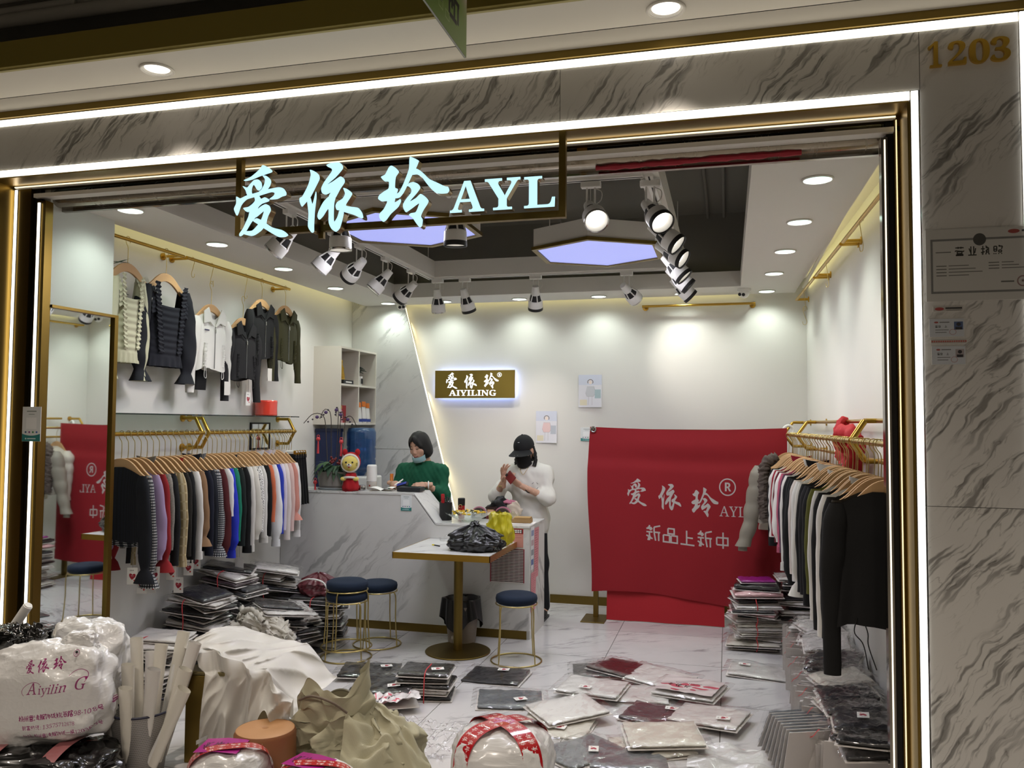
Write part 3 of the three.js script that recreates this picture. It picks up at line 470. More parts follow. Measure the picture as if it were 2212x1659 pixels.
// licence and badges on the pilaster
function card(name, label, cat, x0, x1, y0, y1, z, tex, group, thick = 0.002, extra) {
  const t = thing(name, label, cat, [0, 0, 0], 0, group); part(t, 'backing', span(x0, x1, y0, y1, z, z + thick), m.paper);
  const g = new THREE.PlaneGeometry(x1 - x0 - 0.002, y1 - y0 - 0.002); g.translate((x0 + x1) / 2, (y0 + y1) / 2, z + thick + 0.0008); part(t, 'print', g, std('#ffffff', 0.6, 0, { map: tex })); if (extra) extra(t); return t;
}
{
  const tx = canvas(640, 448, (c, w, h) => {
    c.fillStyle = '#c9c8c2'; c.fillRect(0, 0, w, h); c.strokeStyle = '#7c7c7a'; c.lineWidth = 13; c.strokeRect(34, 66, w - 52, h - 120); c.strokeStyle = c.fillStyle = '#26241f'; write(c, '营业执照', 176, 112, 54, 0.12, 1.4);
    c.fillStyle = '#6a6964'; for (let i = 0; i < 4; i++) { c.fillRect(60, 226 + i * 20, 62, 6); c.fillRect(134, 226 + i * 20, 120 + (i % 3) * 40, 5); } for (let i = 0; i < 3; i++) { c.fillRect(370, 214 + i * 18, 62, 6); c.fillRect(446, 214 + i * 18, 70 + i * 30, 5); } c.fillRect(58, 140, 92, 6);
    c.fillRect(440, 332, 76, 9); c.strokeStyle = '#8d7270'; c.lineWidth = 8; c.beginPath(); c.arc(566, 336, 30, 0, TAU); c.stroke(); c.fillStyle = '#6b5452'; c.beginPath(); for (let k = 0; k < 10; k++) { const a = k * Math.PI / 5 - Math.PI / 2, r = k % 2 ? 5 : 12; c.lineTo(566 + r * Math.cos(a), 334 + r * Math.sin(a)); } c.fill();
    c.fillStyle = '#a04a44'; c.beginPath(); c.ellipse(520, 28, 34, 13, 0, 0, TAU); c.fill(); c.fillStyle = '#3a3a38'; c.fillRect(566, 20, 70, 12); c.beginPath(); c.arc(320, 70, 38, 0, TAU); c.fillStyle = '#4a4a46'; c.fill();
  });
  const a = at(2000, 515, 'z', -3.3), b = at(2005, 652, 'z', -3.3);
  card('licence', 'framed business licence sheet taped to the marble pilaster', 'notice', 0.708, 1.066, 2.105, 2.37, -3.299, tx, undefined, 0.003, (t) => part(t, 'clear_cover', span(0.704, 1.068, 2.1, 2.375, -3.2945, -3.2935), m.clear));
  const badge = (dark) => canvas(256, 160, (c, w, h) => {
    c.fillStyle = '#c6cbd0'; c.fillRect(0, 0, w, h); c.fillStyle = '#9d4a44'; c.beginPath(); c.ellipse(50, 30, 16, 8, 0, 0, TAU); c.fill(); c.fillStyle = '#6a6a68'; c.fillRect(74, 26, 74, 8); c.strokeStyle = '#2d2b28'; write(c, '营业', 42, 56, 20, 0.13, 1.1); write(c, '上', 112, 56, 20, 0.13); c.fillStyle = '#55544f'; c.fillRect(42, 96, 100, 5); c.fillRect(42, 118, 84, 5);
    c.fillStyle = dark ? '#4a5e86' : '#a39a9a'; c.fillRect(182, 26, 66, 72); c.fillStyle = '#27252a'; c.beginPath(); c.arc(216, 50, 16, 0, TAU); c.fill(); c.fillRect(192, 74, 48, 24); c.strokeStyle = '#a2605c'; c.lineWidth = 3; c.beginPath(); c.arc(172, 118, 24, 0, TAU); c.stroke();
  });
  card('staff_badge', 'upper plastic staff permit card under the business licence', 'card', 0.716, 0.832, 1.975, 2.042, -3.299, badge(true), 'staff permit cards', 0.002, (t) => part(t, 'clear_cover', span(0.712, 0.836, 1.968, 2.05, -3.2955, -3.295), m.clear));
  card('staff_badge', 'lower plastic staff permit card under the business licence', 'card', 0.722, 0.834, 1.874, 1.942, -3.299, badge(false), 'staff permit cards', 0.002, (t) => part(t, 'clear_cover', span(0.718, 0.838, 1.868, 1.95, -3.2955, -3.295), m.clear));
  const tx2 = canvas(256, 40, (c) => { c.fillStyle = '#b4b0a8'; c.fillRect(0, 0, 256, 40); c.fillStyle = '#a04440'; c.beginPath(); c.ellipse(52, 20, 40, 13, 0, 0, TAU); c.fill(); c.fillStyle = '#3a3a38'; c.fillRect(104, 8, 144, 14); c.fillStyle = '#6a6a66'; c.fillRect(112, 28, 130, 5); });
  card('logo_label', 'small label with a red cloud logo between the licence and the upper permit card', 'label', 0.73, 0.83, 2.068, 2.088, -3.2995, tx2, undefined, 0.001);
  const tx3 = canvas(256, 32, (c) => { c.fillStyle = '#a8a49c'; c.fillRect(0, 0, 256, 32); c.fillStyle = '#b05a52'; for (let i = 0; i < 16; i++) c.fillRect(4 + i * 16, 8, 11, 16); });
  card('phone_label', 'narrow label with red print between the two permit cards', 'label', 0.72, 0.84, 1.952, 1.966, -3.2995, tx3, undefined, 0.001);
}
const payTex = canvas(256, 448, (c, w, h) => { c.fillStyle = '#dfe3e2'; c.fillRect(0, 0, w, h); c.fillStyle = '#8d9690'; c.fillRect(60, 50, 136, 14); c.fillRect(86, 92, 84, 8); c.fillStyle = '#eef0ef'; c.fillRect(54, 140, 148, 148); for (const [i, q] of ['#3c5f86', '#8b4a86', '#3f8b55', '#3c62b0'].entries()) { c.fillStyle = q; c.beginPath(); c.arc(50 + i * 52, 330, 13, 0, TAU); c.fill(); } c.fillStyle = '#2c7f7c'; c.beginPath(); c.moveTo(0, 350); c.quadraticCurveTo(w / 2, 400, w, 350); c.lineTo(w, h); c.lineTo(0, h); c.fill(); c.fillStyle = '#d5e6e4'; c.fillRect(76, 408, 118, 14); c.beginPath(); c.arc(54, 415, 11, 0, TAU); c.fill(); });
card('payment_plate', 'payment code card on the brass jamb beside the mirror', 'card', -3.465, -3.352, 1.545, 1.72, -3.437, payTex, undefined, 0.003);

/* ---------- mirror on the left pier ---------- */
{
  const t = thing('tall_mirror', 'tall mirror in a brass frame on the left pier', 'mirror', [-3.398, 0, -3.505], -0.042);
  part(t, 'pane', span(0.004, 0.01, 0.02, 2.235, -0.432, -0.003), m.mirror);
  part(t, 'frame_bar', span(0, 0.026, 0.0, 2.25, -0.458, -0.432), m.brass); part(t, 'frame_bar', span(0, 0.026, 2.235, 2.25, -0.432, 0), m.brass); part(t, 'frame_bar', span(0, 0.026, 0.0, 0.02, -0.432, 0), m.brass); part(t, 'backing', span(-0.002, 0.004, 0, 2.24, -0.45, 0), m.black);
}
/* ---------- gold sign on the back wall ---------- */
{
  const x0 = -2.725, x1 = -1.932, y0 = 1.89, y1 = 2.155, z = -7.5;
  const t = thing('name_plate', 'backlit gold name plate with white characters on the back wall', 'sign');
  part(t, 'plate', span(x0, x1, y0, y1, z - 0.012, z), std('#94803c', 0.45, 0.85)); part(t, 'backlight', span(x0 + 0.01, x1 - 0.01, y0 + 0.01, y1 - 0.01, z - 0.05, z - 0.03), glow('#9fb4ff', 2.5)); part(t, 'standoff', M([[x0 + 0.03, y0 + 0.03], [x1 - 0.03, y1 - 0.03], [x0 + 0.03, y1 - 0.03], [x1 - 0.03, y0 + 0.03]].map(([x, y]) => cyl(0.008, 0.008, 0.07, x, y, z - 0.045, 10, Math.PI / 2))), m.chrome);
  const gm = glow('#e8f4ff', 1.0); let x = x0 + 0.108;
  for (const [k, xx, hh] of [['a', x0 + 0.112, 0.155], ['y', x0 + 0.296, 0.14], ['l', x0 + 0.492, 0.15]]) part(t, 'character', M(brushShapes(k, hh, xx, y0 + 0.09).map((s) => ext(s, 0.003))).translate(0, 0, z), gm);
  const g = textGeo('AIYILING', 0.055, 0.003); g.computeBoundingBox(); part(t, 'latin_name', g.scale(0.47 / g.boundingBox.max.x, 1, 1).translate(x0 + 0.142, y0 + 0.022, z), gm);
  part(t, 'registered_mark', M([tor(0.02, 0.002, x0 + 0.643, y0 + 0.22, z + 0.002, 0, 0, 24, 5), textGeo('R', 0.022, 0.002).translate(x0 + 0.633, y0 + 0.209, z)]), gm);
  rectLight((x0 + x1) / 2, (y0 + y1) / 2, z - 0.052, x1 - x0, y1 - y0, (x0 + x1) / 2, (y0 + y1) / 2, -8, '#9db2ff', 1.5, t);
}
// fashion sketches and payment plate
const sketch = (pinkish) => canvas(192, 288, (c, w, h) => { c.fillStyle = '#dedde2'; c.fillRect(0, 0, w, h); c.fillStyle = '#cfd3e0'; c.fillRect(0, 0, w, 90); c.strokeStyle = '#6b5844'; c.lineWidth = 5; c.beginPath(); c.arc(98, 64, 22, 2.6, 6.9); c.stroke(); c.fillStyle = '#e8d8cc'; c.beginPath(); c.ellipse(98, 66, 13, 18, 0, 0, TAU); c.fill(); c.fillStyle = pinkish ? '#e3c5c3' : '#c7c9cc'; c.beginPath(); c.moveTo(70, 104); c.lineTo(128, 104); c.lineTo(140, 160); c.lineTo(124, 192); c.lineTo(70, 192); c.lineTo(58, 160); c.fill(); c.strokeStyle = '#a9a2a0'; c.lineWidth = 2; c.stroke(); c.beginPath(); c.moveTo(84, 192); c.lineTo(80, 268); c.moveTo(112, 192); c.lineTo(112, 268); c.stroke(); c.fillStyle = pinkish ? '#b7bcc4' : '#a9bdc0'; c.fillRect(134, 130, 50, 78); c.fillStyle = '#ded6bc'; c.fillRect(10, 220, 60, 50); });
for (const [p, a, b, lab, k] of [[0, [1158, 888], [1203, 957], 'lower fashion sketch in pale pink taped to the back wall', true], [0, [1250, 810], [1300, 880], 'upper fashion sketch in pale grey taped to the back wall', false]]) {
  const A = at(...a, 'z', -7.575), B = at(...b, 'z', -7.575), g = surf((u, v) => [lerp(A.x, B.x, u), lerp(B.y, A.y, v), -7.572 + 0.012 * Math.pow(u, 3) * Math.pow(1 - v, 2)], 10, 10);
  solo('fashion_sketch', g, std('#ffffff', 0.8, 0, { map: sketch(k) }), lab, 'picture', 'fashion sketches');
}
card('payment_plate', 'payment code plate on the back wall beside the red banner', 'card', -1.319, -1.205, 1.493, 1.62, -7.579, payTex, undefined, 0.004);

/* ================= RACKS AND GARMENTS ================= */
const ONES = ['', 'first', 'second', 'third', 'fourth', 'fifth', 'sixth', 'seventh', 'eighth', 'ninth', 'tenth', 'eleventh', 'twelfth', 'thirteenth', 'fourteenth', 'fifteenth', 'sixteenth', 'seventeenth', 'eighteenth', 'nineteenth'];
const ORD = Array.from({ length: 80 }, (_, i) => { const n = i + 1; if (n < 20) return ONES[n]; const t = Math.floor(n / 10) - 2, o = n % 10; return o ? ['twenty', 'thirty', 'forty', 'fifty', 'sixty', 'seventy', 'eighty'][t] + '-' + ONES[o] : ['twentieth', 'thirtieth', 'fortieth', 'fiftieth', 'sixtieth', 'seventieth', 'eightieth'][t]; });
// cloth patterns
const pat = (f, n = 128) => canvas(n, n, f);
const P = {
  gingham: pat((c, w) => { c.fillStyle = '#d8d8d6'; c.fillRect(0, 0, w, w); for (let i = 0; i < 8; i++) { c.fillStyle = 'rgba(16,18,26,0.72)'; c.fillRect(i * 16, 0, 8, w); c.fillRect(0, i * 16, w, 8); } }),
  rib: pat((c, w) => { c.fillStyle = '#fff'; c.fillRect(0, 0, w, w); for (let i = 0; i < 16; i++) { c.fillStyle = '#a8a8a8'; c.fillRect(i * 8, 0, 3, w); } }),
  check: pat((c, w) => { c.fillStyle = '#fff'; c.fillRect(0, 0, w, w); c.fillStyle = '#cdc3ae'; for (let i = 0; i < 4; i++) { c.fillRect(i * 32, 0, 18, w); } c.fillStyle = '#f4f0e2'; for (let i = 0; i < 4; i++) c.fillRect(0, i * 32, w, 6); }),
  dots: pat((c, w) => { c.fillStyle = '#fff'; c.fillRect(0, 0, w, w); c.fillStyle = '#ffd0c8'; for (let i = 0; i < 8; i++) for (let j = 0; j < 8; j++) c.fillRect(i * 16 + (j % 2) * 8, j * 16, 3, 3); }),
  print: pat((c, w) => { c.fillStyle = '#e6e4df'; c.fillRect(0, 0, w, w); c.fillStyle = '#17171a'; for (let i = 0; i < 46; i++) { c.beginPath(); c.ellipse(rnd(0, w), rnd(0, w), rnd(3, 9), rnd(2, 5), rnd(0, 3), 0, TAU); c.fill(); } }),
  tweed: pat((c, w) => { for (let i = 0; i < 64; i++) for (let j = 0; j < 64; j++) { const k = 150 + rnd(-70, 90) | 0; c.fillStyle = `rgb(${k},${k},${k})`; c.fillRect(i * 2, j * 2, 2, 2); } }),
  fur: pat((c, w) => { c.fillStyle = '#bbb'; c.fillRect(0, 0, w, w); for (let i = 0; i < 900; i++) { const k = 110 + rnd(0, 145) | 0; c.strokeStyle = `rgb(${k},${k},${k})`; c.beginPath(); const x = rnd(0, w), y = rnd(0, w); c.moveTo(x, y); c.lineTo(x + rnd(-4, 4), y + rnd(3, 9)); c.stroke(); } }),
};
const knit = dataTex(128, (u, v) => { const k = 128 + 60 * Math.sin(u * TAU * 16) * Math.cos(v * TAU * 12); return [k, k, k]; }, false);
const cloth = {};
function fab(c, p, rep = 6, o = {}) { const key = c + p + rep; if (!cloth[key]) { let map = null; if (p && P[p]) { map = P[p].clone(); map.repeat.set(rep, rep * 1.6); map.needsUpdate = true; } const q = new THREE.Color(c); if (Math.max(q.r, q.g, q.b) < 0.09) q.multiplyScalar(0.4); else if (Math.max(q.r, q.g, q.b) < 0.16) q.multiplyScalar(0.65); cloth[key] = std(q, 0.9, 0, { map, ...o }); } return cloth[key]; }
// hook and wooden shoulders; origin at the rod, shoulders along x
function hangerGeo(hw) {
  const hook = tube([[0.017, -0.018, 0], [0.019, 0.002, 0], [0.008, 0.017, 0], [-0.01, 0.016, 0], [-0.019, 0.0, 0], [-0.014, -0.024, 0], [0.0, -0.045, 0], [0.003, -0.08, 0], [0, -0.15, 0]], 0.0022, 30);
  const s = new THREE.Shape(); s.moveTo(-hw, -0.252); s.bezierCurveTo(-hw * 0.62, -0.222, -0.085, -0.147, 0, -0.145); s.bezierCurveTo(0.085, -0.147, hw * 0.62, -0.222, hw, -0.252); s.lineTo(hw - 0.004, -0.285); s.bezierCurveTo(hw * 0.55, -0.252, 0.08, -0.196, 0, -0.192); s.bezierCurveTo(-0.08, -0.196, -hw * 0.55, -0.252, -hw + 0.004, -0.285); s.closePath();
  return { hook, wood: ext(s, 0.009, 0.0028, 10).translate(0, 0, -0.0045) };
}
const HG = { u: hangerGeo(0.19), l: hangerGeo(0.165), r: hangerGeo(0.165) };
function hanger(kind, pos, ry, label, group) { const t = thing('clothes_hanger', label, 'hanger', pos, ry, group); part(t, 'hook', HG[kind].hook, m.goldLight); part(t, 'wooden_shoulders', HG[kind].wood, m.wood); return t; }
// garment pieces, same origin as the hanger
function bodyGeo(hw, len, flare, t, sd, o = {}) {
  return surf((u, v) => {
    const a = u * TAU, c = Math.cos(a), s = Math.sin(a), w = hw * lerp(1, flare, smoothstep(v, 0.05, 0.9)) * (1 - 0.06 * Math.sin(v * 3)), x0 = Math.sign(c) * Math.pow(Math.abs(c), 0.75);
    const top = -0.186 - 0.075 * Math.pow(Math.abs(x0), 1.4) + (o.neck ?? 0) * -0.09 * Math.max(0, 1 - Math.abs(x0) * hw / 0.085) * (s > 0 ? 1 : 0.35), bot = -len + 0.012 * Math.sin(a * 3 + sd) + (o.hem ?? 0) * Math.sin(a * 9);
    const th = lerp(0.012, t, smoothstep(v, 0, 0.3)), f = 0.007 * v * Math.sin(x0 * 13 + sd * 3 + v * 2) + 0.004 * v * Math.sin(x0 * 29 + sd);
    const puff = o.puff ? 1 + 0.22 * Math.abs(Math.sin(v * 16)) : 1;
    return [w * x0, lerp(top, bot, v), (th * Math.sign(s) * Math.pow(Math.abs(s), 0.8)) * puff + f];
  }, 30, o.puff ? 36 : 18, true);
}
function sleeveGeo(side, hw, sl, o = {}) {
  const r0 = o.r ?? 0.052, rz = o.rz ?? 0.024, sd = o.sd ?? 0;
  return surf((u, v) => {
    const a = u * TAU, vv = Math.min(1, v), y = -0.262 - sl * vv, cuff = o.ruffle ? (v > 0.9 ? 1.0 + (v - 0.9) * 6 : 1 - 0.45 * smoothstep(v, 0.75, 0.9)) : o.balloon ? 1 + 0.25 * Math.sin(v * 2.6) - 0.45 * smoothstep(v, 0.88, 0.95) : 1 - 0.3 * smoothstep(v, 0.2, 0.92);
    const puff = o.puff ? 1 + 0.16 * Math.abs(Math.sin(v * 14)) : 1, wr = 1 + 0.045 * Math.sin(v * 9 + sd * 5 + a * 2) + 0.05 * n3(v * 5, sd * 3.1, Math.cos(a)) + 0.03 * Math.sin(v * 23 + sd), k = (v < 0.06 ? 0.55 + v * 7.5 : 1) * cuff * puff * wr;
    const cx = side * (hw - 0.018 + 0.022 * Math.sin(Math.min(1, v * 1.4) * 1.57) + (side > 0 && o.kind ? 0 : o.swing ?? 0) * v * v);
    return [cx + r0 * k * Math.cos(a), y + (v < 0.06 ? (1 - v / 0.06) * 0.02 : 0), rz * k * Math.sin(a) + 0.006 * Math.sin(v * 5 + sd * 7)];
  }, 16, o.puff ? 40 : 24, true);
}
const gcache = {};
const gc = (k, f) => gcache[k] ?? (gcache[k] = f());
function garment(t, kind, hw, len, sl, mat_, o = {}) {
  const v = o.v ?? 0, K = [kind, o.swing, o.r, o.rz, hw, len, sl, v, o.puff, o.ruffle, o.balloon, o.neck].join();
  part(t, 'body', gc('b' + K, () => bodyGeo(hw, len, o.flare ?? 0.98, o.t ?? 0.021, v * 1.7, o)), mat_);
  if (sl) for (const s of [-1, 1]) { const q = part(t, 'sleeve', gc('s' + s + K, () => sleeveGeo(s, hw, sl, { ...o, sd: v, kind })), o.sleeveMat ?? mat_); if (o.cuff) part(q, 'cuff', gc('c' + s + K, () => { const g = cyl(0.034, 0.036, 0.05, 0, 0, 0, 16); g.scale(1, 1, 0.55); return g.translate(s * (hw + 0.004 + (s > 0 && kind ? 0 : o.swing ?? 0)), -0.262 - sl - 0.012, 0); }), o.cuff === true ? mat_ : o.cuff); }
  if (o.collar) part(t, 'collar', gc('k' + K + o.collar, () => { const h = o.collar === 2 ? 0.05 : 0.03; return surf((u, w) => { const a = u * TAU, r = 0.058 + (o.collar === 2 ? 0.012 * w : 0.004); return [r * Math.cos(a), -0.196 + w * h + 0.012 * Math.cos(a) ** 2, 0.017 * Math.sin(a) + (o.collar === 2 ? 0.004 * w : 0)]; }, 18, 3, true); }), o.collarMat ?? mat_);
}
const heartTex = canvas(96, 160, (c, w, h) => { c.fillStyle = '#e4e2dc'; c.fillRect(0, 0, w, h); c.fillStyle = '#3a2f2c'; drawName(c, 24, 20, 13, 0.2); c.fillStyle = '#9d1a2e'; c.beginPath(); c.moveTo(46, 116); c.bezierCurveTo(10, 86, 14, 50, 34, 56); c.bezierCurveTo(44, 58, 46, 66, 48, 70); c.bezierCurveTo(54, 54, 78, 52, 78, 74); c.bezierCurveTo(78, 92, 60, 104, 46, 116); c.fill(); c.fillStyle = '#c9453c'; c.beginPath(); c.arc(68, 122, 9, 0, TAU); c.fill(); c.fillStyle = '#e4e2dc'; c.fillRect(36, 76, 8, 4); c.fillRect(48, 76, 9, 4); });
const heartMat = std('#ffffff', 0.6, 0, { map: heartTex }), tagMat = std('#d6d3cb', 0.6);
const tagGeo = new THREE.BoxGeometry(0.06, 0.096, 0.0015), tagLong = bar([0, 0, 0], [0, 0.14, 0], 0.0008, 4);
function hangTag(t, x, y, z, ry = 0, plain) { const q = part(t, 'hang_tag', tagGeo, plain ? tagMat : heartMat, plain ? undefined : 'white tag with a red heart'); q.position.set(x, y, z); q.rotation.y = ry; const s = part(q, 'tag_string', tagLong, m.black); s.position.set(0, 0.04, 0); }

/* ---------- left lower rack ---------- */
const rodY = 1.575, rodLX = -3.44;
function bracket(t, x0, x1, z, s) { // half hexagon out of tube
  const k = s, w = x1 - x0; part(t, 'bracket', M([bar([x0, rodY + 0.1, z], [x0 + w * 0.66, rodY + 0.1, z], 0.012, 12), bar([x0 + w * 0.66, rodY + 0.1, z], [x1, rodY, z], 0.012, 12), bar([x1, rodY, z], [x0 + w * 0.66, rodY - 0.1, z], 0.012, 12), bar([x0 + w * 0.66, rodY - 0.1, z], [x0, rodY - 0.1, z], 0.012, 12)]), m.gold);
  for (const y of [rodY + 0.1, rodY - 0.1]) part(t, 'flange', cyl(0.026, 0.026, 0.008, x0 + Math.sign(w) * 0.004, y, z, 20, 0, 0, Math.PI / 2), m.gold);
}
for (const [z0, z1, lab] of [[-4.9, -3.98, 'front gold clothes rail with hexagonal brackets on the left wall'], [-6.13, -4.95, 'rear gold clothes rail with hexagonal brackets on the left wall']]) {
  const t = thing('clothes_rail', lab, 'clothes rail', [0, 0, 0], 0, 'clothes rails on the left wall'); part(t, 'rod', bar([rodLX, rodY, z0], [rodLX, rodY, z1], 0.0125, 14), m.gold);
  bracket(t, -3.6, rodLX, z0 + 0.012, 1); if (z1 < -4) bracket(t, -3.6, rodLX, z1 - 0.012, 1); else bracket(t, -3.6, rodLX, -4.0, 1);
}
{
  const t = thing('glass_shelf', 'clear glass shelf above the left clothes rails', 'shelf'); part(t, 'pane', span(-3.598, -3.4, 1.69, 1.698, -6.12, -3.98), phy('#dff2ec', 0.02, { transmission: 1, thickness: 0.008, ior: 1.5, attenuationColor: '#7fb8a6', attenuationDistance: 0.06 }));
}
{
  const t = thing('tape_roll', 'large roll of glossy red plastic ribbon on the glass shelf', 'ribbon roll', [-3.5, 1.699, -5.78]);
  part(t, 'winding', lathe([[0.055, 0], [0.085, 0], [0.086, 0.01], [0.084, 0.06], [0.086, 0.11], [0.085, 0.12], [0.055, 0.12], [0.055, 0]], 40), phy('#d8402f', 0.25, { clearcoat: 1 })); part(t, 'core', lathe([[0.048, 0], [0.054, 0], [0.054, 0.12], [0.048, 0.12]], 32), m.wood);
}
{
  const t = thing('framed_picture', 'small framed mirror hung on the wall behind the rear left rail', 'mirror', [-3.592, 1.44, -5.85]); part(t, 'pane', box(0.004, 0.2, 0.26, 0, 0.1, 0), std('#c7cfd2', 0.05, 1)); part(t, 'surround', M([box(0.012, 0.012, 0.28, 0, 0.2, 0), box(0.012, 0.012, 0.28, 0, 0, 0), box(0.012, 0.21, 0.012, 0, 0.1, 0.135), box(0.012, 0.21, 0.012, 0, 0.1, -0.135)]), m.black);
}
const leftList = [
  ['navy ribbed blouse with long sleeves', '#1b2130', 'rib', 0.62, 0.60, { ruffle: 1, v: 1 }], ['black and white gingham blouse with frilled cuffs', '#ffffff', 'gingham', 0.64, 0.63, { ruffle: 1, v: 2 }], ['lilac blouse with gathered sleeves', '#9b86a8', 0, 0.55, 0.48, { balloon: 1, v: 3 }], ['sheer red blouse with pale dots', '#8e1d22', 'dots', 0.58, 0.56, { ruffle: 1, v: 4 }], ['cream lace blouse with ruffled neck', '#cfc9bc', 'tweed', 0.52, 0.44, { collar: 2, v: 1 }],
  ['charcoal cardigan with fringed edge', '#3d4046', 'tweed', 0.6, 0.54, { v: 2 }], ['cream window check knitted jumper', '#cbbd9c', 'check', 0.58, 0.52, { cuff: true, v: 3, r: 0.05 }], ['dark brown tweed top', '#4b4334', 'tweed', 0.62, 0.5, { v: 4 }], ['plain black jumper', '#101012', 0, 0.64, 0.55, { v: 1 }], ['white shirt with a red collar', '#d9d6d0', 0, 0.5, 0.5, { cuff: true, collar: 1, collarMat: std('#b01820', 0.8), v: 2 }],
  ['tan brown ruffled blouse', '#8a6a4c', 0, 0.54, 0.46, { ruffle: 1, v: 3 }], ['deep navy jumper', '#161d3a', 0, 0.6, 0.53, { v: 4 }], ['slate blue jacket with a high collar', '#272c3a', 0, 0.55, 0.5, { collar: 2, v: 1 }], ['small check black and white blouse', '#ffffff', 'gingham', 0.56, 0.55, { ruffle: 1, collar: 2, v: 2 }], ['burgundy blouse', '#5f1a1f', 0, 0.58, 0.56, { balloon: 1, v: 3 }],
  ['white tee with short body', '#dcdad6', 0, 0.46, 0.3, { v: 4 }], ['royal blue knitted jumper', '#2333b8', 0, 0.58, 0.55, { cuff: true, balloon: 1, v: 1 }], ['emerald green jumper', '#0f7a5c', 0, 0.55, 0.48, { v: 2 }], ['dark bottle green jumper', '#1c2d2a', 0, 0.58, 0.52, { v: 3 }], ['black blouse', '#121214', 0, 0.6, 0.54, { cuff: true, v: 4 }],
  ['white baseball jacket with striped collar', '#d6d3cb', 0, 0.56, 0.54, { collar: 1, collarMat: std('#22242a', 0.8), cuff: true, v: 1 }], ['ivory knitted cardigan', '#cdc9be', 0, 0.52, 0.5, { balloon: 1, v: 2 }], ['black and white leaf print blouse', '#ffffff', 'print', 0.52, 0.45, { v: 3 }], ['off white sweatshirt', '#cfcdc6', 0, 0.54, 0.5, { cuff: true, v: 4 }], ['black shirt with a tag on its cuff', '#141416', 0, 0.6, 0.5, { v: 1 }],
  ['bright orange top', '#c96a45', 0, 0.5, 0.4, { v: 2 }], ['crisp white shirt with wide sleeves', '#dedfdf', 0, 0.56, 0.55, { cuff: true, collar: 2, balloon: 1, v: 3 }], ['cobalt blue shirt', '#2438a8', 0, 0.62, 0.5, { v: 4 }], ['white blouse with a lilac lining', '#d8cfdc', 0, 0.56, 0.48, { collar: 2, v: 1 }], ['ivory blouse with a pointed collar', '#dcd2cc', 0, 0.62, 0.56, { collar: 2, v: 2 }],
  ['pale pink blouse', '#d5b9b2', 0, 0.55, 0.5, { v: 3 }], ['salmon pink ruffled blouse', '#c88a7c', 0, 0.52, 0.42, { ruffle: 1, v: 4 }], ['white shirt nearest the trousers', '#dfdedb', 0, 0.6, 0.52, { cuff: true, collar: 2, v: 1 }],
];
{
  const z0 = -4.12, z1 = -5.88, n = leftList.length;
  leftList.forEach(([lab, c, p, len, sl, o], i) => {
    const z = lerp(z0, z1, i / (n - 1)), ry = rnd(-0.05, 0.05) + 0.05, pos = [rodLX, rodY, z], ord = ORD[i] + ' from the mirror on the left rail';
    hanger('l', pos, ry, 'pale wooden hanger of the ' + lab.split(' with ')[0] + ', ' + ORD[i] + ' on the left rail', 'wooden hangers on the left rail');
    const t = thing('garment', lab + ', ' + ord, 'garment', pos, ry, 'garments on the left rail');
    garment(t, 0, 0.16, len + 0.02 * (i % 3), sl, fab(c, p, p === 'gingham' ? 3 : p === 'check' ? 1.5 : 4), { t: 0.02, rz: 0.023, r: 0.042, swing: 0.005 * (i % 4), ...o });
    if ([0, 1, 2, 3, 4, 5, 7, 8, 10, 16, 19].includes(i)) hangTag(t, 0.1 + 0.03 * (i % 3), -len - 0.2 - 0.04 * (i % 4), 0.012, 0.2, [4, 16, 19].includes(i));
  });
}
// trousers and skirts on clip hangers at the far end of the left rail
for (let i = 0; i < 5; i++) {
  const z = -5.925 - i * 0.036, c = ['#1c1c1e', '#26262a', '#2e2a27', '#202024', '#2b2725'][i], ry = 0.06 * (i - 2) * 0.4;
  const h = thing('clip_hanger', 'clear clip hanger with gold clips, ' + ORD[i] + ' of the row by the planter', 'hanger', [rodLX, rodY, z], ry, 'clip hangers on the left rail');
  part(h, 'hook', HG.l.hook, m.goldLight); part(h, 'crossbar', bar([-0.14, -0.16, 0], [0.14, -0.16, 0], 0.006, 8), m.plasticW); for (const x of [-0.12, 0.12]) part(h, 'clip', rbox(0.022, 0.045, 0.014, x, -0.172, 0, 0.003), m.gold);
  const t = thing('skirt', ['black', 'charcoal', 'dark brown', 'graphite', 'dusty brown'][i] + ' pleated skirt on a clip hanger, ' + ORD[i] + ' from the shirts', 'skirt', [rodLX, rodY, z], ry, 'skirts on the left rail');
  part(t, 'pleats', surf((u, v) => { const a = u * TAU, x = Math.cos(a), w = lerp(0.13, 0.165, v); return [w * x, lerp(-0.185, -0.58, v), 0.012 * Math.sin(a) + 0.005 * v * Math.sin(a * 14)]; }, 84, 6, true), fab(c)); part(t, 'waistband', box(0.262, 0.03, 0.026, 0, -0.195, 0), fab(c));
}
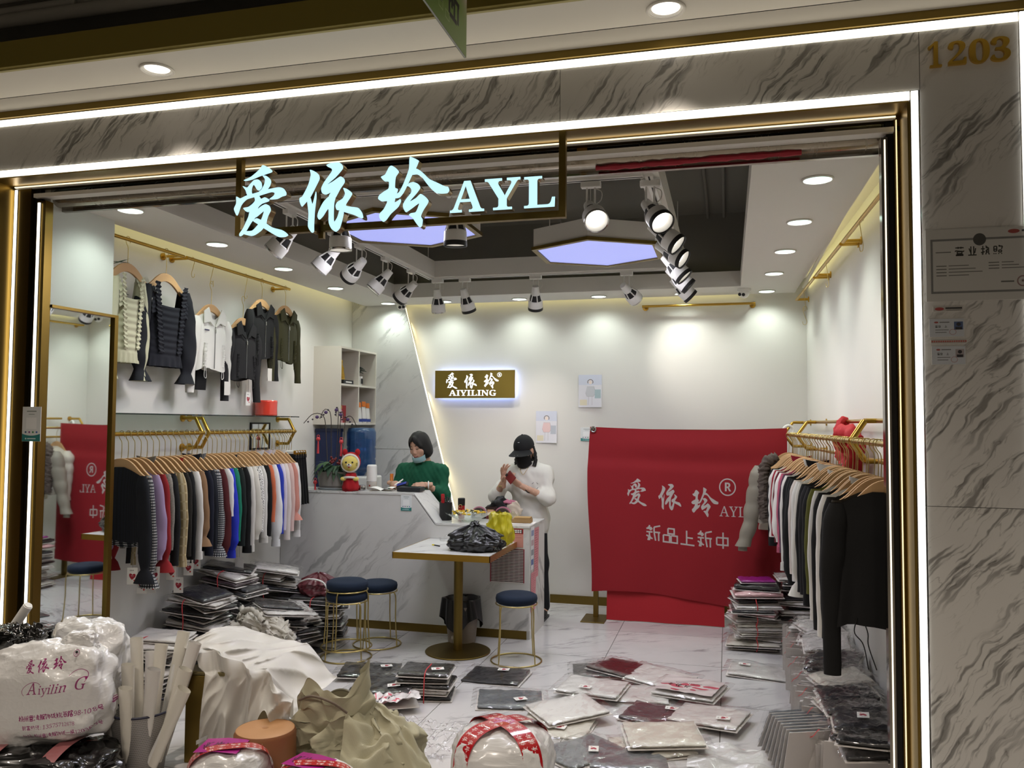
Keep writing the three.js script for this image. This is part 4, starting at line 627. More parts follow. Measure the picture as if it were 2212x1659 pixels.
/* ---------- upper left rail with display garments ---------- */
const railLY = 2.735, railLX = -3.46;
for (const [z0, z1, lab] of [[-4.67, -3.97, 'front upper gold rail on the left wall'], [-6.03, -4.7, 'rear upper gold rail on the left wall']]) {
  const t = thing('hanging_rail', lab, 'rail', [0, 0, 0], 0, 'upper rails on the left wall'); part(t, 'rod', bar([railLX, railLY, z0], [railLX, railLY, z1], 0.011, 12), m.gold);
  for (const z of [z0 + 0.03, z1 - 0.03]) { part(t, 'standoff', bar([-3.6, railLY, z], [railLX, railLY, z], 0.009, 12), m.gold); part(t, 'flange', cyl(0.024, 0.024, 0.008, -3.594, railLY, z, 18, 0, 0, Math.PI / 2), m.gold); }
}
const sHook = (len) => tube([[0, -0.012, 0.018], [0, 0.012, 0.012], [0, 0.014, -0.006], [0, -0.006, -0.015], [0, -len * 0.5, 0], [0, -len + 0.02, 0.014], [0, -len, 0.004], [0, -len + 0.004, -0.014], [0, -len + 0.026, -0.018]], 0.002, 36);
function s_hook(pos, len, label, ry = 0) { const o = solo('s_hook', sHook(len), m.goldLight, label, 'hook', 'gold S hooks on the wall rails'); o.position.set(...pos); o.rotation.y = ry; return o; }
s_hook([railLX, railLY, -4.77], 0.12, 'empty gold S hook right of the navy ruffled blouse'); s_hook([railLX, railLY, -4.98], 0.13, 'gold S hook that holds the white zip jacket'); s_hook([railLX, railLY, -5.4], 0.17, 'long gold S hook above the dark grey jacket');
const Q = Math.PI / 2;
function jacket(lab, c, z, drop, o = {}) { // hangs flat against the wall, front to the room
  const pos = [railLX, railLY - drop, z]; hanger('u', pos, Q, 'hanger of the ' + lab.split(' with ')[0].split(' on the')[0].split(' half')[0].split(' at the')[0] + ' on the upper left rail', 'wooden hangers on the upper left rail');
  const t = thing('jacket', lab, 'jacket', pos, Q, 'jackets on the upper left rail'), mm = fab(c), hw = 0.19;
  garment(t, 0, hw, o.len ?? 0.6, o.sl ?? 0.5, mm, { t: 0.035, rz: 0.034, r: 0.05, flare: 0.86, neck: 1, v: o.v ?? 0, swing: 0.015 });
  part(t, 'collar', M([-1, 1].map((s) => { const sh = poly([[s * 0.012, -0.3], [s * 0.075, -0.175], [s * 0.125, -0.205], [s * 0.12, -0.285], [s * 0.06, -0.27]]); return ext(sh, 0.006, 0.001).translate(0, 0, 0.032); })), mm);
  part(t, 'zip', box(0.006, (o.len ?? 0.6) - 0.31, 0.003, 0, -0.3 - ((o.len ?? 0.6) - 0.31) / 2, 0.038), std('#8d8d8d', 0.3, 1)); part(t, 'zip_puller', rbox(0.012, 0.03, 0.005, 0, -0.33, 0.042, 0.002), m.chrome);
  for (const s of [-1, 1]) { part(t, 'gathered_channel', rumple(tube([[s * 0.1, -0.42, 0.033], [s * 0.105, -0.5, 0.035], [s * 0.1, -(o.len ?? 0.6) + 0.02, 0.03]], 0.012, 30), 0.004, 60), mm); part(t, 'drawstring', tube([[s * 0.1, -(o.len ?? 0.6) + 0.04, 0.034], [s * 0.11, -(o.len ?? 0.6) - 0.05, 0.036], [s * 0.09, -(o.len ?? 0.6) - 0.06, 0.036], [s * 0.095, -(o.len ?? 0.6) + 0.03, 0.036]], 0.002, 20), o.cord ?? mm); }
  if (o.patch) part(t, 'chest_label', box(0.05, 0.008, 0.003, -0.09, -0.33, 0.036), std('#4a4660', 0.5));
  if (o.tag) hangTag(t, o.tag[0], o.tag[1], 0.045, 0, o.tag[2]); return t;
}
function ruffleBlouse(lab, c, z, dark) {
  const pos = [railLX, railLY, z]; hanger('u', pos, Q, 'hanger of the ' + lab.split(' with ')[0].split(' on the')[0].split(' half')[0].split(' at the')[0] + ' on the upper left rail', 'wooden hangers on the upper left rail');
  const t = thing('blouse', lab, 'blouse', pos, Q, 'ruffled blouses on the upper left rail'), mm = fab(c, dark ? 'rib' : 0, 3), hw = 0.19;
  part(t, 'body', surf((u, v) => { const a = u * TAU, x = Math.cos(a), s = Math.sin(a), w = 0.165 * (1 - 0.08 * Math.sin(v * 3) + 0.12 * Math.max(0, v - 0.86) * 6 * 0.3); return [w * x, lerp(-0.36 + 0.02 * x * x, -0.74, v), 0.045 * s + 0.0028 * Math.sin(v * 60) * (v < 0.85 ? 1 : 0) + 0.008 * Math.max(0, v - 0.82) * 5 * Math.sin(a * 16)]; }, 64, 50, true), fab(c));
  for (const s of [-1, 1]) {
    part(t, 'sleeve', surf((u, v) => { const a = u * TAU, bulge = v < 0.9 ? 1 + 0.22 * Math.sin(v * 3) - 0.4 * smoothstep(v, 0.74, 0.9) : 0.82 + (v - 0.9) * 6, wr = 1 + 0.05 * Math.sin(v * 20 + a * 3); return [s * (0.185 + 0.05 * Math.sin(v * 2.6)) + 0.058 * bulge * wr * Math.cos(a) * (v < 0.08 ? 0.5 + v * 6 : 1), -0.24 - 0.6 * v, 0.036 * bulge * wr * Math.sin(a)]; }, 18, 34, true), mm);
    part(t, 'ruffle', surf((u, v) => [s * (lerp(0.135, 0.085, u) + 0.02 * v * (v - 0.3) * 2 * 0 + 0.045 * (v - 0.5) + 0.003 * Math.sin(u * 70)), lerp(-0.215, -0.66, u), 0.048 + 0.0035 * Math.sin(u * 110 + 2 * v) * (0.3 + Math.abs(v - 0.5) * 2) + 0.002 * Math.sin(u * 47)], 200, 6), fab(c));
    part(t, 'strap', surf((u, v) => [s * lerp(0.12, 0.175, v), lerp(-0.215, -0.4, u) - 0.02 * v, lerp(0.0, 0.04, Math.min(1, u * 2)) + 0.003 * Math.sin(u * 40)], 24, 4), fab(c)); part(t, 'strap', surf((u, v) => [s * lerp(0.12, 0.175, v), lerp(-0.215, -0.4, u) - 0.02 * v, -0.03 * u], 12, 4), fab(c));
  }
  return t;
}
ruffleBlouse('cream ruffled blouse half hidden behind the mirror', '#b9b79c', -4.15, 0).scale.x = 0.6;
ruffleBlouse('navy ruffled blouse with smocked front and puffed sleeves', '#12172a', -4.5, 1);
jacket('white zip jacket with drawstring hem on the upper left rail', '#d4d2cb', -4.98, 0.13, { patch: 1, tag: [0.14, -0.72, 1], cord: m.white, v: 1 });
jacket('dark grey zip jacket with a hanging heart tag', '#2b292c', -5.37, 0.175, { tag: [0.02, -0.74, 0], v: 2 });
jacket('black zip jacket with silver puller on the upper left rail', '#111114', -5.62, 0, { tag: [0.06, -0.72, 1], v: 3 });
jacket('olive green zip jacket at the end of the upper left rail', '#4c491d', -5.97, 0, { v: 4 });
{ const t = thing('trousers', 'black trouser leg hanging below the white zip jacket', 'trousers', [-3.53, 1.98, -5.0]); part(t, 'leg', surf((u, v) => { const a = u * TAU; return [0.014 * Math.sin(a), lerp(0.2, -0.11, v), 0.065 * Math.cos(a) * (1 - 0.1 * v) + 0.02 * v]; }, 16, 6, true), fab('#141316')); part(t, 'leg', surf((u, v) => { const a = u * TAU; return [-0.02 + 0.012 * Math.sin(a), lerp(0.2, 0.05, v), -0.09 + 0.045 * Math.cos(a)]; }, 16, 6, true), fab('#141316')); part(t, 'waistband', box(0.035, 0.03, 0.2, -0.005, 0.205, -0.03), fab('#141316')); }
{ const t = thing('artificial_leaves', 'green leaf sprig sticking out beside the mirror', 'plant', [-3.53, 2.3, -4.02]); for (const [a, y] of [[0.2, 0.28], [0.8, 0.26], [-0.2, 0.12], [0.5, 0.1]]) part(t, 'leaf', surf((u, v) => { const w = 0.012 * Math.sin(u * Math.PI); return [0.05 + 0.02 * u + 0.01 * v, y + 0.14 * u * Math.sin(a) * 0.6, -0.14 * u + (v - 0.5) * 2 * w]; }, 8, 2), std('#2f5a44', 0.6)); part(t, 'stem', bar([0.05, 0, 0], [0.05, 0.3, 0], 0.003), std('#2f5a44', 0.6)); }

/* ---------- right rack ---------- */
const rodRX = (z) => wallR(z) - lerp(0.18, 0.22, (-3.6 - z) / 3.8);
{
  for (const [za, zb, lab, zs] of [[-7.38, -4.42, 'long gold clothes rail with slanted brackets on the right wall', [-7.36, -6.5, -4.45]], [-4.38, -3.52, 'front gold clothes rail beside the right jamb', [-4.4]]]) {
    const t = thing('clothes_rail', lab, 'clothes rail', [0, 0, 0], 0, 'clothes rails on the right wall'); part(t, 'rod', bar([rodRX(za), rodY, za], [rodRX(zb), rodY, zb], 0.0125, 14), m.goldLight); for (const z of zs) bracket(t, wallR(z), rodRX(z), z, 1);
  }
}
const rightList = [
  ['black jersey top hanging widest at the front', '#0c0c0d', 0, 0.74, 0.68, { v: 1, r: 0.048 }], ['olive brown long top behind the black one', '#3a2f1c', 0, 0.74, 0.68, { v: 2 }], ['black fitted top with a lime green hem', '#0e0e10', 0, 0.66, 0.6, { v: 3, hemMat: '#7d8f33' }], ['white long sleeved top', '#dcdad4', 0, 0.62, 0.62, { v: 4, collar: 1 }], ['black velvet blouse', '#121113', 0, 0.66, 0.62, { v: 1 }], ['white thin jumper', '#d7d5ce', 0, 0.62, 0.6, { v: 2 }], ['olive green jacket edge', '#6b6b22', 0, 0.6, 0.5, { v: 3 }], ['charcoal blazer', '#232226', 0, 0.66, 0.58, { v: 4 }], ['dark grey knit with white trim', '#2e2c30', 0, 0.6, 0.55, { v: 1, collar: 1, collarMat: m.white }],
  ['black cardigan', '#131315', 0, 0.66, 0.56, { v: 2 }], ['ivory blouse with frilled sleeves', '#d6d2c8', 0, 0.7, 0.6, { v: 3, ruffle: 1 }], ['white cotton shirt', '#dad8d3', 0, 0.64, 0.54, { v: 4, collar: 2 }], ['cream blouse with pink trim', '#d5cbc2', 0, 0.62, 0.52, { v: 1 }], ['black leather look jacket', '#111214', 0, 0.66, 0.6, { v: 2, balloon: 1 }], ['dark green jumper', '#16211f', 0, 0.62, 0.52, { v: 3 }], ['black hooded sweatshirt', '#0f0f11', 0, 0.6, 0.5, { v: 4, collar: 2 }], ['white sweatshirt', '#d8d5cd', 0, 0.6, 0.54, { v: 1, cuff: true, collar: 2 }],
  ['plum purple jumper', '#5b3550', 0, 0.56, 0.48, { v: 2 }], ['rose pink jumper', '#b0566c', 0, 0.56, 0.46, { v: 3, cuff: true }], ['white blouse with full sleeves', '#dddad4', 0, 0.54, 0.44, { v: 4, balloon: 1 }], ['burgundy knit', '#6d0f22', 0, 0.56, 0.46, { v: 1 }], ['white lined gilet', '#d0ccc4', 0, 0.5, 0.4, { v: 2 }], ['crimson sweater', '#8d1226', 0, 0.54, 0.44, { v: 3, collar: 2 }], ['white down jacket', '#d5d3cc', 0, 0.52, 0.46, { v: 4, puff: 1 }], ['black long coat', '#141518', 0, 0.66, 0.54, { v: 1 }],
];
{
  const zs = []; const n = rightList.length;
  rightList.forEach(([lab, c, p, len, sl, o], i) => {
    const z = lerp(-3.64, -6.35, Math.pow(i / (n - 1), 0.92)), x = rodRX(z), ry = -0.03 + rnd(-0.05, 0.05), ord = ORD[i] + ' from the front on the right rail';
    hanger('r', [x, rodY, z], ry, 'hanger of the ' + lab.split(' with ')[0].split(' hanging')[0].split(' behind')[0] + ', ' + ORD[i] + ' on the right rail', 'wooden hangers on the right rail');
    const t = thing('garment', lab + ', ' + ord, 'garment', [x - (i ? 0.018 : 0.03), rodY, z], ry, 'garments on the right rail');
    garment(t, 1, i ? 0.172 : 0.19, len, sl, fab(c, p, 4, p === 'tweed' ? {} : {}), { t: 0.024, rz: 0.03, r: 0.042, swing: 0.0, ...o });
    if (o.hemMat) part(t, 'hem_panel', surf((u, v) => { const a = u * TAU; return [0.16 * Math.cos(a), -len + 0.01 - 0.035 * v, 0.02 * Math.sin(a)]; }, 20, 2, true), std(o.hemMat, 0.8));
    if (i === 0) for (const s of [0, 1]) part(t, 'drawstring', tube([[-0.1 + s * 0.02, -0.7, 0.024], [-0.11 + s * 0.05, -0.76, 0.024], [-0.08 + s * 0.02, -0.8, 0.024], [-0.06 + s * 0.03, -0.9, 0.03]], 0.0025, 20), m.black);
    if (i % 3 !== 0 || i < 2) { const zz = z - (i < n - 1 ? 0.035 : 0.03); }
  });
  // empty hangers between and at the far end
  for (let i = 0; i < 16; i++) { const z = i < 10 ? lerp(-3.7, -6.1, (i + 0.5) / 10) - 0.02 : -6.5 - (i - 10) * 0.06; hanger('r', [rodRX(z), rodY, z], rnd(-0.08, 0.08), i < 10 ? 'bare wooden hanger between the garments, ' + ORD[i] + ' bare one on the right rail' : 'bare wooden hanger near the banner, ' + ORD[i - 10] + ' of that row', 'bare hangers on the right rail'); }
}
// puffer coat with fur collar over the banner, and the white puffer seen in the mirror
{
  const z = -6.78, x = rodRX(z), pos = [x, rodY, z]; hanger('r', pos, -0.2, 'wooden hanger of the beige puffer coat', 'wooden hangers on the right rail');
  const t = thing('puffer_coat', 'beige grey puffer coat with a fur collar hanging before the red banner', 'coat', [x - 0.06, rodY, z], -0.2); const mm = phy('#8f897b', 0.55, { sheen: 0.3 });
  garment(t, 1, 0.2, 0.68, 0.62, mm, { t: 0.05, puff: 1, r: 0.075, rz: 0.06, v: 2, swing: 0.12, cuff: true, flare: 1.05 });
  part(t, 'fur_collar', rumple(tube([[-0.05, -0.17, 0.02], [-0.13, -0.22, 0.05], [-0.15, -0.4, 0.06], [-0.14, -0.66, 0.06]], 0.04, 60, false, 14), 0.012, 60), fab('#7b6c62', 'fur', 3));
  part(t, 'fur_collar', rumple(tube([[0.05, -0.17, 0.02], [0.1, -0.24, 0.05], [0.1, -0.66, 0.06]], 0.035, 50, false, 14), 0.012, 60), fab('#7b6c62', 'fur', 3)); part(t, 'lining', box(0.2, 0.5, 0.01, 0, -0.46, 0.052), m.black);
  const z2 = -7.02, t2 = thing('puffer_coat', 'cream quilted puffer jacket at the far end of the right rail seen in the mirror', 'coat', [rodRX(z2), rodY, z2], 0.1); garment(t2, 1, 0.18, 0.55, 0.5, std('#cfc8b8', 0.6), { t: 0.05, puff: 1, r: 0.07, rz: 0.05, v: 5 }); hanger('r', [rodRX(z2), rodY, z2], 0.1, 'wooden hanger of the cream quilted puffer jacket', 'wooden hangers on the right rail');
}
// red cloth knotted round the bracket
{
  const zc = -5.2, x = wallR(zc) - 0.1, t = thing('red_cloth', 'bright red cloth knotted over the right clothes rail bracket', 'cloth', [x, rodY - 0.05, zc]), rm = std('#b5121c', 0.7);
  part(t, 'loop', rumple(tube([[0.02, 0.05, 0.34], [-0.02, 0.09, 0.2], [0, 0.02, 0.05], [0.02, 0.1, -0.15], [0.03, 0.06, -0.33], [0.03, -0.1, -0.1], [0.02, -0.16, 0.12], [0.02, -0.04, 0.3]], 0.045, 70, true, 12), 0.016, 14), rm); part(t, 'knot', rumple(tube([[0, 0.02, 0.02], [-0.02, 0.12, 0.0], [0.01, 0.16, -0.03], [0.03, 0.1, -0.04]], 0.022, 30, false, 10), 0.006, 30), rm);
  const w = thing('hanging_rail', 'gold tube running along the wall behind the knotted red cloth', 'rail'); part(w, 'rod', bar([wallR(-7.2) - 0.07, rodY + 0.1, -7.2], [wallR(-3.6) - 0.07, rodY + 0.1, -3.6], 0.011, 12), m.gold); part(w, 'rod', bar([wallR(-7.2) - 0.07, rodY - 0.1, -7.2], [wallR(-3.6) - 0.07, rodY - 0.1, -3.6], 0.011, 12), m.gold); for (const z of [-7.1, -3.7]) for (const s of [-0.1, 0.1]) part(w, 'standoff', bar([wallR(z) - 0.07, rodY + s, z], [wallR(z), rodY + s, z], 0.008), m.gold);
}
{ const t = thing('tape_ring', 'roll of clear tape hanging at the far end of the right rail', 'tape'); part(t, 'ring', tor(0.042, 0.012, rodRX(-7.2) + 0.02, rodY + 0.03, -7.22, 0, 0.3, 30, 10), m.plasticW); }
// upper rails on the right wall
[[-7.42, -6.31], [-6.24, -5.18], [-5.12, -4.02]].forEach(([za, zb], i) => {
  const y = 2.725, t = thing('hanging_rail', 'upper gold rail on the right wall, ' + ORD[i] + ' from the back', 'rail', [0, 0, 0], 0, 'upper rails on the right wall'), x = (z) => wallR(z) - 0.1; part(t, 'rod', bar([x(za), y, za], [x(zb), y, zb], 0.011, 12), m.gold);
  for (const z of [za + 0.012, zb - 0.012]) { part(t, 'standoff', bar([wallR(z), y, z], [x(z), y, z], 0.011, 12), m.gold); part(t, 'flange', cyl(0.024, 0.024, 0.008, wallR(z) - 0.004, y, z, 18, 0, 0, Math.PI / 2), m.gold); }
  s_hook([x((za + zb) / 2), y, (za + zb) / 2], 0.17, 'gold S hook on the ' + ORD[i] + ' upper right rail from the back', 0.4);
});
s_hook([wallR(-6.86) - 0.1, 2.725 - 0.15, -6.865], 0.13, 'second gold S hook dangling below the one nearest the back wall', 1.4);
{ const t = thing('hanging_rail', 'gold rail high on the back wall above the red banner', 'rail'); part(t, 'rod', bar([-0.74, 2.712, -7.46], [0.24, 2.712, -7.46], 0.011, 12), m.gold); for (const x of [-0.72, 0.22]) { part(t, 'standoff', bar([x, 2.712, -7.58], [x, 2.712, -7.46], 0.009), m.gold); part(t, 'flange', cyl(0.026, 0.026, 0.008, x, 2.712, -7.574, 18, Math.PI / 2), m.gold); } }

/* ================= COUNTER, TABLE, STOOLS ================= */
{
  const t = thing('reception_counter', 'white marble reception counter that steps down on the right', 'counter');
  const f = poly([[-3.595, 0.07], [-1.475, 0.07], [-1.475, 0.85], [-2.235, 0.85], [-2.415, 1.075], [-3.595, 1.075]]); part(t, 'front_panel', uvfit(ext(f, 0.03).translate(0, 0, -6.23), 0.45), m.counter);
  part(t, 'high_top', uvfit(span(-3.595, -2.42, 1.075, 1.09, -6.56, -6.195), 0.5), m.counter);
  { const g = ext(poly([[-2.42, 1.09], [-2.42, 1.075], [-2.242, 0.85], [-2.23, 0.86]]), 0.36); part(t, 'sloping_top', uvfit(g.translate(0, 0, -6.56), 0.5), m.counter); }
  part(t, 'worktop', uvfit(span(-2.24, -1.472, 0.85, 0.865, -6.74, -6.195), 0.5), m.counter); part(t, 'side_panel', uvfit(span(-1.505, -1.475, 0.0, 0.85, -6.74, -6.23), 0.5), m.counter);
  part(t, 'kickplate', span(-3.595, -1.5, 0, 0.07, -6.25, -6.222), m.brassDull); part(t, 'inner_desk', span(-3.595, -2.25, 0.7, 0.73, -6.6, -6.23), m.woodPale); part(t, 'inner_wall', span(-3.595, -1.505, 0.0, 0.85, -6.25, -6.235), m.white);
}
card('payment_plate', 'payment code card on the front of the high counter', 'card', -2.53, -2.437, 0.95, 1.078, -6.199, payTex, undefined, 0.003);
{ const t = thing('paper_sheet', 'printed payment sheet lying on the sloping end of the counter', 'paper'); const g = new THREE.PlaneGeometry(0.11, 0.17); g.rotateX(-Q); const q = part(t, 'sheet', g, std('#ffffff', 0.6, 0, { map: payTex })); q.position.set(-2.335, 0.985, -6.31); q.rotation.z = -0.9; q.rotation.order = 'ZYX'; }
// colour charts and notices on the lower counter
const chartTex = canvas(256, 512, (c, w, h) => { c.fillStyle = '#8d2b3a'; c.fillRect(0, 0, w, h); for (let i = 0; i < 22; i++) { c.fillStyle = '#23211f'; c.fillRect(8, 8 + i * 23, w - 16, 11); c.fillStyle = '#d9d3cc'; c.fillRect(8, 19 + i * 23, w - 16, 9); c.fillStyle = '#9a938c'; for (let j = 0; j < 6; j++) c.fillRect(18 + j * 38, 12 + i * 23, 16, 3); } });
card('colour_chart', 'striped red and black price chart on the lower counter front', 'poster', -1.785, -1.51, 0.43, 0.69, -6.199, chartTex, undefined, 0.002);
{ const tx = canvas(256, 384, (c, w, h) => { c.fillStyle = '#c98d7f'; c.fillRect(0, 0, w, h); c.fillStyle = '#a02a2c'; c.fillRect(0, 0, w, 110); c.fillStyle = '#1b1817'; c.fillRect(90, 18, 150, 78); c.fillStyle = '#e6e1da'; for (let i = 0; i < 4; i++) for (let j = 0; j < 2; j++) c.fillRect(100 + i * 34, 26 + j * 36, 26, 26); c.fillStyle = '#b06a5c'; c.fillRect(20, 130, 210, 8); c.fillRect(20, 180, 210, 8); }); card('recruitment_poster', 'salmon notice with a red head under the counter edge', 'poster', -1.66, -1.52, 0.70, 0.845, -6.1985, tx, undefined, 0.0015); }
{
  const side = (name, lab, z0, z1, y0, y1, tex, k) => { const t = thing(name, lab, 'paper', [0, 0, 0], 0, 'notices on the counter side'), g = surf((u, v) => [-1.4735 + 0.006 * u * v + k, lerp(y0, y1, v), lerp(z1, z0, u)], 4, 6); part(t, 'sheet', g, std('#ffffff', 0.8, 0, { map: tex })); };
  const pk = canvas(128, 256, (c, w, h) => { c.fillStyle = '#cf8d92'; c.fillRect(0, 0, w, h); c.fillStyle = '#a8636a'; for (let i = 0; i < 20; i++) c.fillRect(12, 14 + i * 12, 100 - (i % 4) * 14, 3); }), bl = canvas(128, 256, (c, w, h) => { c.fillStyle = '#d8d8da'; c.fillRect(0, 0, w, h); for (const [i, q] of ['#8e97b4', '#b9a2a6', '#8d9296', '#5f6f9e'].entries()) { c.fillStyle = q; c.fillRect(14, 20 + i * 58, 100, 34); } });
  side('notice', 'white notice with colour blocks on the counter side', -6.34, -6.25, 0.52, 0.85, bl, 0); side('notice', 'upper pink printed notice on the counter side', -6.5, -6.36, 0.44, 0.83, pk, 0.001); side('notice', 'lower pink printed notice on the counter side', -6.4, -6.25, 0.2, 0.5, pk, 0.002);
}
// pedestal table
{
  const t = thing('pedestal_table', 'square marble pedestal table with a brass edge', 'table', [-1.93, 0, -5.83]); const w = 0.715, d = 0.75;
  part(t, 'table_top', uvfit(box(w - 0.01, 0.03, d - 0.01, 0, 0.728, 0), 0.6), m.counter); part(t, 'brass_edge', M([box(w, 0.044, 0.005, 0, 0.722, d / 2 - 0.0025), box(w, 0.044, 0.005, 0, 0.722, -d / 2 + 0.0025), box(0.005, 0.044, d, w / 2 - 0.0025, 0.722, 0), box(0.005, 0.044, d, -w / 2 + 0.0025, 0.722, 0)]), m.gold);
  part(t, 'column', cyl(0.033, 0.033, 0.7, 0.03, 0.362, 0.06, 28), m.brassDull); part(t, 'base_disc', lathe([[0, 0], [0.235, 0], [0.237, 0.006], [0.232, 0.011], [0.04, 0.016], [0, 0.016]], 56).translate(0.03, 0, 0.06), m.brassDull);
}
const velvet = phy('#061a30', 0.9, { sheen: 0.5, sheenColor: new THREE.Color('#2a5f8c'), sheenRoughness: 0.4 });
function stool(x, y, z, ry, lab) {
  const t = thing('round_stool', lab, 'stool', [x, y, z], ry, 'navy velvet stools'); part(t, 'cushion', lathe([[0, 0.402], [0.13, 0.402], [0.143, 0.412], [0.147, 0.435], [0.142, 0.455], [0.12, 0.466], [0, 0.472]], 44), velvet); part(t, 'seat_ring', tor(0.144, 0.005, 0, 0.398, 0, Q, 0, 44, 8), m.goldLight); part(t, 'base_ring', tor(0.176, 0.0055, 0, 0.006, 0, Q, 0, 48, 8), m.goldLight);
  for (let k = 0; k < 4; k++) { const a = k * TAU / 4 + 0.5; part(t, 'leg', tube([[0.144 * Math.cos(a), 0.398, 0.144 * Math.sin(a)], [0.156 * Math.cos(a), 0.385, 0.156 * Math.sin(a)], [0.162 * Math.cos(a), 0.2, 0.162 * Math.sin(a)], [0.176 * Math.cos(a), 0.006, 0.176 * Math.sin(a)]], 0.0048, 16, false, 8), m.goldLight); }
}
stool(-1.434, 0, -5.653, 0, 'navy velvet stool with gold wire legs right of the pedestal table'); stool(-2.54, 0, -5.79, 0.3, 'navy velvet stool behind the stacked pair'); stool(-2.607, 0, -5.413, 0, 'lower navy velvet stool of the stacked pair'); stool(-2.607, 0.075, -5.413, 0.5, 'upper navy velvet stool of the stacked pair');
const binBag = phy('#060607', 0.34, { clearcoat: 0.25, clearcoatRoughness: 0.3 });
{
  const tx = canvas(512, 256, (c, w, h) => { c.fillStyle = '#85796f'; c.fillRect(0, 0, w, h); for (let i = 0; i < 46; i++) { const x = rnd(0, w), y = rnd(0, h), r = rnd(8, 20); c.strokeStyle = '#cfc8c2'; c.lineWidth = 4; c.beginPath(); c.arc(x, y, r, 0, TAU); c.stroke(); c.fillStyle = '#cfc8c2'; c.beginPath(); c.arc(x + r, y - r, r * 0.35, 0, TAU); c.fill(); } });
  const t = thing('waste_bin', 'taupe patterned waste bin with a black liner behind the table column', 'bin', [-1.955, 0, -6.03]); part(t, 'bucket', lathe([[0, 0], [0.1, 0], [0.104, 0.008], [0.128, 0.28], [0.124, 0.28], [0.1, 0.01]], 40), std('#ffffff', 0.6, 0, { map: tx }));
  part(t, 'liner', surf((u, v) => { const a = u * TAU, w = 0.012 * Math.sin(a * 9 + v * 2) + 0.008 * Math.sin(a * 5); const r = v < 0.45 ? lerp(0.09, 0.135, v / 0.45) : lerp(0.135, 0.155, (v - 0.45) / 0.55) + w, y = v < 0.45 ? lerp(0.2, 0.335, Math.sin(v / 0.45 * 1.57)) : lerp(0.335, 0.15 + 0.05 * Math.sin(a * 3), (v - 0.45) / 0.55); return [r * Math.cos(a), y, r * Math.sin(a)]; }, 60, 22, true), binBag);
}
// knotted black bag on the table
function bagLump(w, h, d, sd, folds = 14, knot = 0.12, amp = 0.1) {
  return surf((u, v) => { const a = u * TAU, k = v < 0.5 ? Math.sin(Math.pow(v / 0.5, 0.7) * 1.57) : Math.pow(Math.max(0, 1 - (v - 0.5) / 0.5), 0.72) * (1 - knot) + knot * (v < 0.98 ? 1 : 0.6), y = v < 0.5 ? 0.42 * h * (1 - Math.cos(v / 0.5 * 1.57)) : lerp(0.42 * h, h, (v - 0.5) / 0.5), f = 1 + amp * (v > 0.4 ? 1 : v / 0.4) * (Math.sin(a * folds + sd + 2 * v) * 0.5 + 0.5 * n3(Math.cos(a) * 2 + sd, v * 3, Math.sin(a) * 2)); return [w * k * f * Math.cos(a), y, d * k * f * Math.sin(a)]; }, 96, 30, true);
}
function sackGeo(w, h, d, sd) { // a soft full sack: bulging sides, gathered neck, pleats that run to the knot
  return surf((u, v) => {
    const a = u * TAU, prof = v < 0.12 ? v / 0.12 * 0.9 : v < 0.55 ? 0.9 + 0.1 * Math.sin((v - 0.12) / 0.43 * Math.PI) : 0.9 * Math.pow(Math.max(0, 1 - (v - 0.55) / 0.45), 0.62) + 0.06, y = v < 0.12 ? 0 : h * Math.pow((v - 0.12) / 0.88, 0.85);
    const pleat = (v > 0.3 ? smoothstep(v, 0.3, 0.75) : 0) * (0.1 * Math.sin(a * 17 + sd) + 0.07 * Math.sin(a * 9 + 1.3 * sd)), lump = 0.13 * n3(Math.cos(a) * 1.3 + sd, v * 2.2, Math.sin(a) * 1.3) + 0.07 * n3(Math.cos(a) * 3.5, v * 6 + sd, Math.sin(a) * 3.5), r = prof * (1 + pleat + lump);
    return [w * r * Math.cos(a), y * (1 + 0.08 * n3(Math.cos(a) * 2, sd, Math.sin(a) * 2)), d * r * Math.sin(a)];
  }, 120, 44, true);
}
{ const t = thing('rubbish_bag', 'full black plastic bag knotted on the pedestal table', 'bag', [-1.76, 0.745, -5.72]); part(t, 'sack', sackGeo(0.205, 0.17, 0.15, 3), binBag); part(t, 'knot', rumple(sph(0.028, -0.0, 0.175, 0, 20, 1.1, 1, 0.9), 0.014, 40), binBag); }
{ const t = thing('yellow_bag', 'crumpled translucent yellow plastic bag behind the black bag', 'bag', [-1.65, 0.744, -5.98]); part(t, 'film', crease(bagLump(0.11, 0.25, 0.09, 8, 7, 0.55, 0.16), 0.02, 9), phy('#d9cf2a', 0.35, { transmission: 0.45, thickness: 0 })); }
{ const t = thing('plastic_box', 'flat clear plastic lid lying on the table by the counter', 'box', [-2.07, 0.744, -6.08]); part(t, 'tray', lathe([[0, 0.002], [0.085, 0.002], [0.1, 0.03], [0.106, 0.032]], 4).rotateY(0.78), m.clear); const p = thing('marker_pen', 'black and yellow marker pen on the table', 'pen', [-2.06, 0.75, -5.76]); part(p, 'barrel', bar([-0.03, 0.004, -0.02], [0.02, 0.004, 0.012], 0.005), m.black); part(p, 'cap', bar([-0.052, 0.004, -0.034], [-0.03, 0.004, -0.02], 0.0055), std('#d9c21c', 0.5)); const n = thing('paper_clip_pile', 'small crumpled foil wrapper on the table', 'wrapper', [-2.0, 0.752, -5.9]); part(n, 'foil', rumple(sph(0.025, 0, 0.01, 0, 14, 1.2, 0.6, 1), 0.012, 40), std('#b7ad8c', 0.4, 0.5)); }
